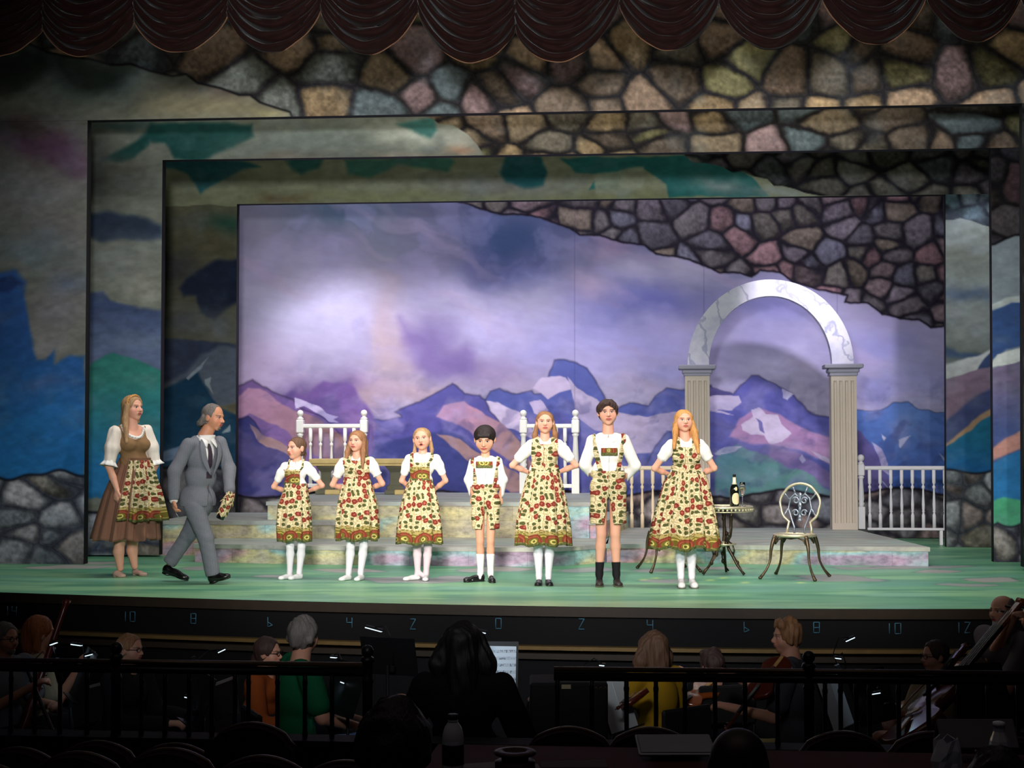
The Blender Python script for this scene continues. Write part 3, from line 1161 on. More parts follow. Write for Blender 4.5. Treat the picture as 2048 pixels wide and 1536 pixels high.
portal('painted_portal', Y_P1, [
    ('header_panel', [(-500, -160), (2560, -190), (2560, 197), (-500, 253)]),
    ('leg_panel', [(-500, 253), (175, 241), (167, 1131), (-500, 1128)]),
    ('leg_panel', [(2044, 207), (2560, 197), (2566, 1140), (2047, 1134)])], pt_p1,
    'frontmost painted scenery portal, stone border above, blue mountain on its left leg', 'stage portal')
portal('painted_portal', Y_P2, [
    ('header_panel', [(120, 200), (2120, 165), (2120, 294), (120, 323)]),
    ('leg_panel', [(120, 323), (325, 320), (318, 1110), (120, 1110)]),
    ('leg_panel', [(1982, 297), (2120, 294), (2124, 1134), (1988, 1133)])], pt_p2,
    'second painted scenery portal with green hill on its left leg and teal patches overhead', 'stage portal')
portal('painted_portal', Y_P3, [
    ('header_panel', [(270, 290), (2040, 260), (2040, 387), (270, 411)]),
    ('leg_panel', [(270, 411), (474, 408), (470, 1092), (270, 1092)]),
    ('leg_panel', [(1891, 389), (2040, 387), (2044, 1094), (1893, 1094)])], pt_p3,
    'rearmost painted scenery portal with teal and khaki clouds, framing the purple backdrop', 'stage portal')
bd = panel('painted_backdrop', [(380, 350), (1990, 330), (1990, 1075), (380, 1083)], Y_BD, pt_backdrop, None, 1.9, 0.05)
tag(bd, 'purple painted mountain backdrop cloth with stone ruin in its upper right corner', 'backdrop', kind='thing')

# ================================================================== stage floor
EDGE = [at_z(*q)[:2] for q in ((-700, 1160), (-350, 1172), (0, 1185), (340, 1195), (680, 1204.5), (997, 1211), (1350, 1216), (1700, 1218), (2048, 1217.5), (2400, 1214), (2800, 1208))]
EX = np.array([e[0] for e in EDGE])
EY = np.array([e[1] for e in EDGE])


def edge_y(X):
    k = np.polyfit(EX, EY, 4)
    return np.polyval(k, X)


def pt_floor(x, y):
    p = Paint(x, y, (104, 166, 128), 81, 3)
    B = p.blob
    p.c[:] = (100, 160, 122)
    n = fbm(x / 260, y / 7, 83, 4)
    p.lay(sstep(.40, .62, n) * .7, (142, 190, 140))
    n = fbm(x / 200, y / 5, 91, 4)
    p.lay(sstep(.52, .68, n) * .6, (70, 132, 104))
    n = fbm(x / 300, y / 9, 97, 3)
    p.lay(sstep(.55, .7, n) * .45, (120, 176, 160))
    B(1100, 1212, 500, 10, (160, 170, 130), .6)
    rng = [(140, 1134, 85, 4), (395, 1136, 26, 4), (555, 1153, 40, 3), (700, 1141, 62, 4), (822, 1160, 105, 6), (905, 1156, 40, 4), (990, 1139, 72, 5), (1182, 1140, 52, 5), (1340, 1162, 50, 4), (1440, 1136, 60, 3), (1655, 1154, 62, 5), (1740, 1136, 90, 3), (1872, 1143, 44, 3.5), (1850, 1134, 90, 3), (1700, 1160, 90, 3), (1990, 1160, 52, 5), (1935, 1170, 60, 3), (1300, 1141, 40, 3), (180, 1126, 60, 3), (620, 1126, 60, 3)]
    for i, (cx, cy, rx, ry) in enumerate(rng):
        q = ((x - cx) / rx + .25 * np.sin((y - cy) / ry * 2 + i)) ** 2 + ((y - cy) / ry + .2 * np.sin(x / 17. + i)) ** 2
        p.lay(np.exp(-((q - 1.05) / .22) ** 2) * .5, (70, 96, 92))
        p.lay(sstep(1.1, .9, q) * .92, (150, 152, 150) if i % 3 else (166, 160, 156))
    for cx, cy in ((1446, 1156), (1490, 1166), (1601, 1165), (1420, 1160), (1288, 1160), (1313, 1157)):
        B(cx, cy, 8, 1.6, (210, 225, 130), .8)
    p.brush(6, 120, 4, 0)
    return p


def build_floor():
    xs = np.arange(-9.5, 6.5, 0.035)
    ey = edge_y(xs)
    t = np.linspace(0, 1, 250) ** 1.15
    V = np.array([[(x, e + (21.5 - e) * q, 0.0) for x, e in zip(xs, ey)] for q in t]).reshape(-1, 3)
    gx, gy = to_px(V)
    cols = pt_floor(gx, gy).linear(0.95)
    nx = len(xs)
    i = np.arange(nx - 1)[None, :]
    j = np.arange(len(t) - 1)[:, None]
    a = (j * nx + i).ravel()
    F = np.stack([a, a + 1, a + nx + 1, a + nx], 1)
    m = vcol_mat('stage_paint', 0.42, 0.35, 0.05, 40)
    o = mk('floor', V, F, m, None, cols=cols, smooth=False)
    struct(o)
    # fascia and mouldings follow the curved edge
    def band(name, off, z0, z1, thick, mat, parent=None):
        xs2 = np.linspace(-9.5, 6.5, 120)
        e = edge_y(xs2) - off
        b = MB()
        n = len(xs2)
        V = [(x, y, z0) for x, y in zip(xs2, e)] + [(x, y, z1) for x, y in zip(xs2, e)] + [(x, y + thick, z1) for x, y in zip(xs2, e)] + [(x, y + thick, z0) for x, y in zip(xs2, e)]
        F = []
        for k in range(n - 1):
            for r in range(4):
                s_ = (r + 1) % 4
                F.append((r * n + k, r * n + k + 1, s_ * n + k + 1, s_ * n + k))
        b.add(V, F)
        return b.build(name, mat, parent)
    blk = plain('pit_black', (8, 8, 10), .7, 0, .15)
    brn = plain('dark_walnut', (42, 33, 24), .5, 0, .3, .3, 14)
    gold = plain('worn_brass_edge', (112, 88, 50), .45, .3, .4, .3, 10)
    struct(band('trim_stage_edge', 0.0, -0.082, -0.004, 0.4, brn))
    w = struct(band('trim_stage_fascia', -0.03, -1.6, -0.082, 0.4, blk))
    struct(band('trim_pit_ledge', 0.05, -0.345, -0.315, 0.1, gold))
    struct(band('trim_pit_ledge_lower', 0.03, -0.42, -0.375, 0.08, brn))
    return w


FASCIA = build_floor()


# ---- dance numbers chalked on the pit front
def strokes(ch):
    S = {'0': [((0, 0), (1, 0)), ((1, 0), (1, 1)), ((1, 1), (0, 1)), ((0, 1), (0, 0))],
         '1': [((.5, 0), (.5, 1))],
         '2': [((0, 1), (1, 1)), ((1, 1), (0, 0)), ((0, 0), (1, 0))],
         '4': [((0, 1), (0, .5)), ((0, .5), (1, .5)), ((1, 1), (1, 0))],
         '6': [((0, 1), (0, 0)), ((0, 0), (.9, .2)), ((.9, .2), (0, .5))],
         '8': [((0, 0), (1, 0)), ((1, 0), (1, 1)), ((1, 1), (0, 1)), ((0, 1), (0, 0)), ((0, .5), (1, .5))]}
    return S[ch]


chalk = plain('blue_chalk', (64, 104, 122), .8, 0, .1, .3, 60)
for px, py, txt in ((22, 1219, '14'), (258, 1230, '10'), (387, 1234, '8'), (541, 1241, '6'), (699, 1242, '4'), (826, 1245, '2'), (997, 1244, '0'), (1163, 1245, '2'), (1300, 1247, '4'), (1494, 1251, '6'), (1633, 1252, '8'), (1787, 1254, '10'), (1926, 1252, '12')):
    q = at_Y(px, py, 12.0)
    X = q[0]
    Yf = float(edge_y(X)) + 0.03 - 0.006
    q = at_Y(px, py + 3, Yf)
    b = MB()
    w, h = 0.045, 0.082
    x0 = -(len(txt) * w + (len(txt) - 1) * 0.02) / 2
    sl = float(edge_y(X + .1) - edge_y(X - .1)) / .2
    for k, ch in enumerate(txt):
        for (a, c) in strokes(ch):
            p0 = (x0 + k * (w + .022) + a[0] * w, 0, (a[1] - .5) * h)
            p1 = (x0 + k * (w + .022) + c[0] * w, 0, (c[1] - .5) * h)
            p0 = (p0[0], p0[0] * sl - .004, p0[2])
            p1 = (p1[0], p1[0] * sl - .004, p1[2])
            b.tube([p0, p1], 0.0042, 4)
    o = b.build('chalk_number', chalk, FASCIA, loc=(float(q[0]), Yf, float(q[2])))

# ================================================================== platforms
def stone_mat(name, top=False):
    t = NT(name)
    co = t.coord()
    if top:
        v = t.mapping(co, (0.5, 3.5, 1))
        n = t.noise(v, 1.6, 5)
        c = t.ramp(n[0], [(0.25, L4((112, 116, 124))), (0.42, L4((160, 178, 172))), (0.55, L4((138, 136, 138))), (0.68, L4((184, 188, 172))), (0.85, L4((120, 140, 150)))])
        n2 = t.noise(t.mapping(co, (2, 9, 9)), 6, 3)[0]
        c = t.mix(t.math('MULTIPLY', n2, .35), c, L4((208, 205, 190)))
        t.bump(n2, .15, .004)
        return t.set(c, .6, 0, .25)
    v = t.mapping(co, (0.62, .8, 2.0), (3.1, 0, .4))
    n = t.noise(v, 1.0, 2)[0]
    c = t.ramp(n, [(0.28, L4((140, 142, 150))), (0.36, L4((182, 158, 182))), (0.43, L4((164, 206, 208))), (0.49, L4((208, 200, 156))), (0.55, L4((186, 178, 160))), (0.61, L4((222, 212, 160))), (0.68, L4((222, 174, 184))), (0.78, L4((178, 186, 218)))])
    n2 = t.noise(t.mapping(co, (5, 5, 9)), 2.4, 4, .6)[0]
    k = t.ramp(n2, [(0.32, (0.6, 0.6, 0.6, 1)), (0.5, (.9, .9, .9, 1)), (0.68, (1.15, 1.15, 1.1, 1))])
    c = t.mix(1.0, c, k, 'MULTIPLY')
    # painted block joints
    br = t.n('ShaderNodeTexBrick')
    br.offset = .37
    vv = t.n('ShaderNodeCombineXYZ')
    sp = t.n('ShaderNodeSeparateXYZ')
    t.put(sp.inputs[0], co)
    t.put(vv.inputs[0], t.math('ADD', sp.outputs[0], t.math('MULTIPLY', sp.outputs[1], .6)))
    t.put(vv.inputs[1], sp.outputs[2])
    t.put(br.inputs['Vector'], vv.outputs[0])
    br.inputs['Scale'].default_value = 1.0
    br.inputs['Brick Width'].default_value = .62
    br.inputs['Row Height'].default_value = .2
    br.inputs['Mortar Size'].default_value = .004
    br.inputs['Mortar Smooth'].default_value = .5
    br.inputs['Color1'].default_value = (1, 1, 1, 1)
    br.inputs['Color2'].default_value = (.8, .84, .92, 1)
    br.inputs['Mortar'].default_value = (.5, .5, .5, 1)
    c = t.mix(.55, c, t.mix(1.0, c, br.outputs[0], 'MULTIPLY'))
    return t.set(c, .75, 0, .15)


M_RISER = stone_mat('painted_stone_riser')
M_TREAD = stone_mat('painted_stone_tread', True)
XY = lambda px, Y, z=0.3: float(at_Y(px, 900, Y)[0])


def platform(name, poly, z0, z1, label, lip=0.03):
    r = empty(name, (poly[0][0], poly[0][1], z0))
    tag(r, label, 'platform')
    ox, oy = poly[0]
    P = [(a - ox, b - oy) for a, b in poly]
    MB().prism(P, 0, z1 - z0 - .045, 'z').build('riser', M_RISER, r)
    # slab overhangs the riser, its edge chipped
    A = np.array(P, float)
    c = A.mean(0)
    area2 = sum(A[i][0] * A[(i + 1) % len(A)][1] - A[(i + 1) % len(A)][0] * A[i][1] for i in range(len(A)))
    sg = 1 if area2 > 0 else -1
    pts = []
    rs = random.Random(len(name) + int(100 * z1))
    for i in range(len(A)):
        a, b, d = A[i - 1], A[i], A[(i + 1) % len(A)]
        e1 = (b - a) / (np.linalg.norm(b - a) + 1e-9)
        e2 = (d - b) / (np.linalg.norm(d - b) + 1e-9)
        n1 = np.array([e1[1], -e1[0]]) * sg
        n2 = np.array([e2[1], -e2[0]]) * sg
        nn = n1 + n2
        nn /= max(np.linalg.norm(nn), .3) ** 2 / 1.0
        nn *= 1.0
        if np.linalg.norm(nn) > 1.5:
            nn *= 1.5 / np.linalg.norm(nn)
        back = 1.0 if b[1] < A[:, 1].max() - .05 else 0.0
        pts.append(b + nn * lip * back)
    out = []
    for i in range(len(pts)):
        a, b = pts[i], pts[(i + 1) % len(pts)]
        L = np.linalg.norm(b - a)
        n = max(1, int(L / .12)) if min(a[1], b[1]) < A[:, 1].max() - .3 else 1
        for k in range(n):
            q = a + (b - a) * k / n
            out.append((q[0], q[1] + (rs.uniform(0, .012) if 0 < k else 0)))
    MB().prism(out, z1 - z0 - .045, z1 - z0, 'z').build('slab', M_TREAD, r)
    return r


xa, xb, xc = XY(678, 16.95), XY(535, 16.95), XY(1178, 16.95)
DZ = 0.61
lowfront = [tuple(at_z(*q)[:2]) for q in ((390, 1124), (550, 1128), (700, 1130), (860, 1132), (1000, 1133), (1080, 1133.5), (1140, 1131), (1190, 1127), (1213, 1124))]
X0 = lowfront[-1][0]
platform('stone_platform', lowfront + [(X0, 16.95), (xa + .002, 16.95), (xa + .002, 16.68), (lowfront[0][0], 16.68)], 0, .2,
         'lowest curved painted stone step behind the line of children')
platform('stone_platform', [(-5.73, 16.69), (xa, 16.69), (xa, 16.95), (xb, 16.95), (xb, 18.5), (-5.73, 18.5)], 0, .4,
         'middle-height painted stone platform left of the steps, behind the man in the suit')
platform('stone_platform', [(xb + .003, 16.955), (xc, 16.955), (xc, 19.75), (xb + .003, 19.75)], 0, DZ,
         'tallest painted stone platform carrying the bench and the two white gates')
x5 = XY(1205, 16.75)
platform('stone_platform', [(xc + .003, 16.97), (x5, 16.80), (XY(1258, 19.3), 19.0), (xc + .003, 19.0)], .2, .4,
         'small middle step against the right end of the tall stone platform')
DKL, DKR = at_z(1216, 1124)[:2], at_z(1856, 1132.5)[:2]
platform('stone_platform', [(X0 + .004, 16.10), (DKR[0], DKR[1] - .02), (2.42, 18.98), (X0 + .004, 18.98)], 0, .2,
         'long low painted stone deck under the marble arch, right of the steps')

# ================================================================== arch
M_COL = plain('cream_column_paint', (206, 192, 178), .6, 0, .2, .06, 5)
M_CAP = plain('grey_cap_paint', (160, 158, 176), .6, 0, .2, .08, 5)
M_GRO = plain('flute_shade_paint', (150, 138, 136), .7, 0, .1, .06, 5)


def marble():
    t = NT('painted_marble')
    co = t.coord()
    n = t.noise(co, 2.2, 5, .6)
    w = t.n('ShaderNodeTexWave', wave_type='BANDS', bands_direction='DIAGONAL')
    t.put(w.inputs['Vector'], t.mapping(co, (1, 1, .9)))
    w.inputs['Scale'].default_value = 1.3
    w.inputs['Distortion'].default_value = 12
    w.inputs['Detail'].default_value = 4
    w.inputs['Detail Scale'].default_value = 1.6
    v = t.ramp(w.outputs[1], [(0.0, (1, 1, 1, 1)), (0.07, (0, 0, 0, 1)), (1, (0, 0, 0, 1))])
    c = t.ramp(n[0], [(0.3, L4((186, 186, 214))), (0.5, L4((224, 220, 234))), (0.75, L4((238, 232, 238)))])
    c = t.mix(t.math('MULTIPLY', v, .55), c, L4((120, 124, 170)))
    return t.set(c, .5, 0, .3)


YA = 18.72
sA = lambda: FPX / depth_of(at_Y(1541, 900, YA))


def arch():
    r = empty('garden_arch', tuple(at_z(1541, 1058, .2)))
    r.location = (float(at_Y(1541, 1058, YA)[0]), YA, .2)
    tag(r, 'white marble arch on two fluted cream columns on the low deck', 'arch')
    O = np.array(r.location)
    P = lambda x, y: at_Y(x, y, YA) - O
    for (xl, xr, xlb, xrb) in ((1370, 1419, 1370, 1421), (1662, 1713, 1666, 1728)):
        a, b = P(xl, 752), P(xr, 752)
        w = b[0] - a[0]
        cx = (a[0] + b[0]) / 2
        top = a[2]
        m = MB()
        # shaft with real flutes cut in the front
        n = 4
        pts = [(-w / 2, 0)]
        fl = w * .13
        gap = (w * .86 - n * fl) / (n - 1)
        x = -w * .43 + (w * .86 - n * fl - (n - 1) * gap) / 2
        base_h = .08
        for k in range(n):
            x0 = -w * .40 + k * (w * .80 - fl) / (n - 1)
            for q in range(7):
                t = q / 6
                pts.append((x0 + fl * t, .022 * math.sin(PI * t)))
        pts += [(w / 2, 0), (w / 2, .24), (-w / 2, .24)]
        m.prism([(cx + px_, py_) for px_, py_ in pts], base_h, top - .06, 'z')
        m.box((cx, .12, base_h / 2), (w, .24, base_h))
        m.box((cx, .12, top - .03), (w, .24, .06))
        col = m.build('column', M_COL, r)
        c = MB()
        ct = P(1541, 730)[2]
        c.box((cx, .12, (top + ct) / 2 - .012), (w + .03, .27, ct - top - .025), bev=.008)
        c.box((cx, .12, ct - .075), (w + .07, .31, .05), bev=.012)
        c.box((cx, .12, ct - .02), (w + .16, .38, .055), bev=.01)
        c.build('capital', M_CAP, r)
    # ring
    C = P(1541, 730)
    so = lambda px, py: P(px, py)
    Ro = (so(1709, 730)[0] - so(1376, 730)[0]) / 2
    Ri = (so(1664, 730)[0] - so(1417, 730)[0]) / 2
    Ho = so(1541, 559)[2] - C[2]
    Hi = so(1541, 592)[2] - C[2]
    N = 48
    V = []
    for k in range(N + 1):
        a = PI * k / N
        ca, sa = math.cos(a), math.sin(a)
        for (R_, H_, y) in ((Ro, Ho, 0.04), (Ri, Hi, 0.04), (Ri, Hi, .22), (Ro, Ho, .22)):
            V.append((C[0] + R_ * ca, y, C[2] + H_ * sa + .005))
    F = []
    for k in range(N):
        for q in range(4):
            p_ = (q + 1) % 4
            F.append((k * 4 + q, k * 4 + p_, k * 4 + 4 + p_, k * 4 + 4 + q))
    F += [(0, 1, 2, 3), (N * 4, N * 4 + 1, N * 4 + 2, N * 4 + 3)]
    MB().add(V, F).build('arch_ring', marble(), r)
    return r


arch()

# ================================================================== railings and gates
M_WHITE = plain('white_gloss_paint', (238, 236, 226), .4, 0, .4, .03, 5)
M_CREAM = plain('cream_gloss_paint', (226, 208, 180), .45, 0, .35, .04, 5)
M_IVORY = plain('ivory_lilac_paint', (232, 226, 232), .45, 0, .35, .03, 5)


def baluster_prof(h, r=.022):
    return [(r, 0), (r, h * .22), (r * .62, h * .25), (r * .62, h * .27), (r * .95, h * .285), (r * .62, h * .30), (r * .8, h * .32), (r * .9, h * .40), (r * .5, h * .66), (r * .62, h * .675), (r * .9, h * .69), (r * .9, h * .72), (r * .5, h * .735), (r * .5, h * .75), (r, h * .78), (r, h)]


def newel(h, w, ball=.045):
    m = MB()
    m.box((0, 0, h * .15), (w, w, h * .30), bev=.004)
    m.lathe([(w * .5, h * .30), (w * .34, h * .32), (w * .5, h * .345), (w * .34, h * .37), (w * .46, h * .40), (w * .3, h * .66), (w * .34, h * .68), (w * .48, h * .70), (w * .34, h * .72)], n=16)
    m.box((0, 0, h * .80), (w, w, h * .16), bev=.012)
    m.lathe([(w * .42, h * .88), (w * .5, h * .895), (w * .28, h * .91), (w * .22, h * .925)], n=16)
    m.ball((0, 0, h * .925 + ball * .8), ball, 16)
    return m


def rail_section(name, root, label, cat, posts, bals, top, bottom, mat, bal_r=.022, rail_h=.05, sub=None):
    """posts: [(x, h, w)], bals: [x], top=(x0,x1,z,h), bottom=(x0,x1,z,h) or None; x local"""
    r = empty(name, root)
    tag(r, label, cat)
    for (x, h, w) in posts:
        newel(h, w).build('post', mat, r, loc=(x, 0, 0))
    m = MB()
    x0, x1, z, hh = top
    m.box(((x0 + x1) / 2, 0, z), (x1 - x0, .055, hh), bev=.012)
    m.build('top_rail', mat, r)
    zb = 0
    if bottom:
        x0, x1, zb_, hb = bottom
        m = MB()
        m.box(((x0 + x1) / 2, 0, zb_), (x1 - x0, .06, hb), bev=.006)
        m.build('bottom_rail', mat, r)
        zb = zb_ + hb / 2
    ln = z - hh / 2 - zb
    for x in bals:
        MB().lathe(baluster_prof(ln, bal_r), (0, 0, 0), 10).build('baluster', mat, r, loc=(x, 0, zb))
    return r


def local_x(px, py, Y, root):
    return float(at_Y(px, py, Y)[0] - root[0])


# white gates on the tall platform
YG = 19.5
for pxl, pxr, bl, lab in ((600, 728, (621, 641, 663, 690, 708), 'white baluster gate with ball posts behind the bench, left of the two gates'),
                          (1047, 1151, (1070, 1090, 1112, 1130), 'narrower white baluster gate with ball posts behind the tall girl with black shoes')):
    root = (float(at_Y(pxl, 990, YG)[0]), YG, DZ)
    zt = float(at_Y(pxl, 820, YG)[2]) - DZ
    hpost = zt / (.925 + .072)
    X = lambda q: local_x(q, 900, YG, root)
    zr = float(at_Y((pxl + pxr) / 2, 852, YG)[2]) - DZ
    rail_section('baluster_gate', root, lab, 'gate', [(0, hpost, .10), (X(pxr), hpost, .10)], [X(b) for b in bl], (0.03, X(pxr) - .03, zr, .055), (0.03, X(pxr) - .03, .10, .05), M_WHITE, .026)

# cream railing left of the arch, on the deck
YR = 18.88
root = (float(at_Y(1236, 1055, YR)[0]), YR, .2)
X = lambda q: local_x(q, 900, YR, root)
zr = float(at_Y(1290, 936, YR)[2]) - .2
rail_section('deck_railing', root, 'cream turned-baluster railing between the tall boy and the arch', 'railing', [], [X(b) for b in (1243, 1263, 1284, 1305, 1326, 1347)], (X(1236), X(1366), zr, .05), None, M_CREAM, .024)
# right railing
root = (float(at_Y(1723, 1058, YR)[0]), YR, .2)
X = lambda q: local_x(q, 900, YR, root)
zr = float(at_Y(1800, 936, YR)[2]) - .2
hp = (float(at_Y(1723, 911, YR)[2]) - .2) / .997
rr = rail_section('deck_railing', root, 'white railing with newel post running from the right column behind the portal', 'railing', [(0, hp, .085)], [X(b) for b in (1738.5, 1759.5, 1781, 1802.5, 1824, 1845.5, 1867, 1888.5, 1910)], (X(1727), X(1925), zr, .05), (X(1733), X(1925), .0, .03), M_IVORY, .022)
for q in (1880, 1920):
    MB().box((0, 0, -.105), (.035, .05, .18)).build('foot', M_IVORY, rr, loc=(X(q), 0, 0))

# ================================================================== bench
def bench():
    Y = 19.15
    O = (float(at_Y(720, 988, Y)[0]), Y, DZ)
    r = empty('stone_bench', O)
    tag(r, 'wood-topped bench on two flared pedestals on the tall stone platform', 'bench')
    X = lambda q: local_x(q, 900, Y, O)
    zt = float(at_Y(700, 922, Y)[2]) - DZ
    wood = plain('pale_yellow_wood', (206, 180, 120), .55, 0, .3, .25, 9)
    grey = plain('grey_green_stone_paint', (108, 106, 88), .7, 0, .2, .12, 7)
    b = MB()
    b.box(((X(624) + X(850)) / 2, 0, zt), (X(850) - X(624), .38, .06), bev=.008)
    b.box(((X(624) + X(850)) / 2, 0, zt - .045), (X(850) - X(624) - .06, .34, .03))
    b.build('seat', wood, r)
    for q in (652, 790):
        b = MB()
        h = zt - .06
        b.box((0, 0, .03), (.22, .32, .06), bev=.01)
        b.lathe([(.10, .06), (.10, .10), (.066, .13), (.06, h * .5), (.064, h * .78), (.11, h * .92), (.125, h)], n=4, sm=False, R=Matrix.Rotation(PI / 4, 3, 'Z'), sx=1.25, sy=1.9)
        l = b.build('leg', grey, r, loc=(X(q), 0, 0))
        MB().box((.075, -.02, .032), (.20, .34, .062), bev=.008).build('base_block', wood, l, loc=(0.05, 0, 0))


bench()

# ================================================================== bistro table, chairs, bottle, glass
M_IRON = plain('antique_iron', (92, 78, 60), .36, .75, .5, .45, 22)
M_IRON2 = plain('bright_worn_iron', (210, 200, 170), .32, .6, .5, .25, 22)
M_IRON_D = plain('dark_bronze_iron', (64, 54, 42), .38, .7, .5, .35, 18)


def bistro_chair():
    r = empty('bistro_chair', (0, 0, 0))
    # local: front is -y; seat centre at origin
    for sx, sy in ((-1, -1), (1, -1), (-1, 1), (1, 1)):
        b = MB()
        x0, y0 = sx * .15, sy * .14
        pts = []
        for t in np.linspace(0, 1, 12):
            z = .40 * (1 - t)
            out = .035 * math.sin(min(1, t * 2.2) * PI / 2) + .08 * max(0, t - .45) ** 2 / .3
            pts.append((x0 + sx * out, y0 + sy * out, z + .012))
        b.tube(pts, [.020, .021, .019, .017, .015, .0135, .012, .011, .011, .012, .014, .017], 8)
        b.ball((pts[-1][0], pts[-1][1], .014), .017, 8, (1.2, 1.2, .8))
        # apron brace curling from leg to leg
        b.tube([(x0, y0, .33), (x0 * .8, y0 * .93, .375), (x0 * .45, y0 * .95, .395), (0, y0 * .98, .385 if sy < 0 else .39)], .009, 6)
        b.tube([(x0, y0, .33), (x0 * .93, y0 * .8, .375), (x0 * .95, y0 * .45, .395), (x0 * .98, 0, .39)], .009, 6)
        b.build('leg', M_IRON, r)
    b = MB()
    # pierced round seat: rim, inner ring, spokes
    ring = lambda R_, z, n=28: [(R_ * math.cos(a), R_ * .96 * math.sin(a), z) for a in np.linspace(0, 2 * PI, n, endpoint=False)]
    b.tube(ring(.195, .412), .014, 8, True)
    b.tube(ring(.125, .414), .008, 6, True)
    b.lathe([(.06, .406), (.062, .412), (.05, .420), (0.001, .422)], n=16)
    for k in range(16):
        a = 2 * PI * k / 16
        for s_ in (-1, 1):
            b.tube([(.055 * math.cos(a), .055 * math.sin(a), .414), (.125 * math.cos(a + s_ * .2), .12 * math.sin(a + s_ * .2), .414), (.19 * math.cos(a), .182 * math.sin(a), .414)], .0055, 5)
    b.build('seat', M_IRON2, r)
    # back
    b = MB()
    yb = lambda z: .165 + .10 * (z - .42)
    outl = []
    for t in np.linspace(0, 1, 41):
        a = -PI * .72 + t * PI * 1.44          # from lower left, over the top
        R_ = .195 + .010 * abs(math.sin(3.5 * a))
        x = R_ * math.sin(a) * .98
        z = .70 + .20 * math.cos(a)
        outl.append((x, yb(z), z))
    lo = outl[0]
    b.tube([(-.125, .15, .41), (-.118, yb(.47), .47), (-.105, yb(.53), .53)] + outl + [(.105, yb(.53), .53), (.118, yb(.47), .47), (.125, .15, .41)], .0135, 8)
    b.build('back_frame', M_IRON2, r)
    b = MB()
    for sx in (-1, 1):
        b.tube([(sx * .05, .16, .42), (sx * .052, yb(.48), .48), (sx * .085, yb(.57), .57), (sx * .115, yb(.66), .66), (sx * .095, yb(.76), .76), (sx * .05, yb(.80), .80), (sx * .012, yb(.77), .77)], .009, 6)
        b.tube([(sx * .115, yb(.66), .66), (sx * .15, yb(.60), .60), (sx * .16, yb(.58), .58)], .008, 6)
        b.tube([(sx * .10, yb(.74), .74), (sx * .15, yb(.80), .80), (sx * .155, yb(.82), .82)], .008, 6)
        b.tube([(sx * .045, yb(.80), .80), (sx * .075, yb(.87), .87)], .008, 6)
        # scroll pairs in the middle panel
        for zc, rr_ in ((.735, .036), (.615, .034)):
            sp = []
            for t in np.linspace(0, 1, 18):
                a = t * 2 * PI * 1.15
                q = rr_ * (1 - .62 * t)
                sp.append((sx * (.042 + q * math.cos(a + .3)), yb(zc), zc + q * math.sin(a + .3)))
            b.tube(sp, .0085, 6)
    for zc, w_, h_ in ((.79, .018, .024), (.69, .02, .03), (.655, .016, .018), (.575, .018, .026), (.545, .022, .014)):
        b.ball((0, yb(zc), zc), 1, 10, (w_, .010, h_))
    b.tube([(0, yb(.54), .54), (0, yb(.80), .80)], .007, 6)
    b.build('back_scrolls', plain('blued_worn_iron', (150, 160, 176), .3, .6, .5, .5, 40), r)
    return r


ch = bistro_chair()
ch.location = tuple(at_z(1590, 1156, 0))
ch.rotation_euler = (0, 0, math.radians(-27) + YAW)
ch.scale = (1.0, 1.0, 1.0)
tag(ch, 'wrought iron garden chair with oval scrolled back standing right of the small table', 'chair')
ch2 = copy_tree(ch)
q = at_z(1337, 1141, 0)
ch2.location = tuple(q)
ch2.rotation_euler = (0, 0, math.radians(-80) + YAW)
tag(ch2, 'wrought iron garden chair mostly hidden behind the long-haired girl, only its legs showing', 'chair')


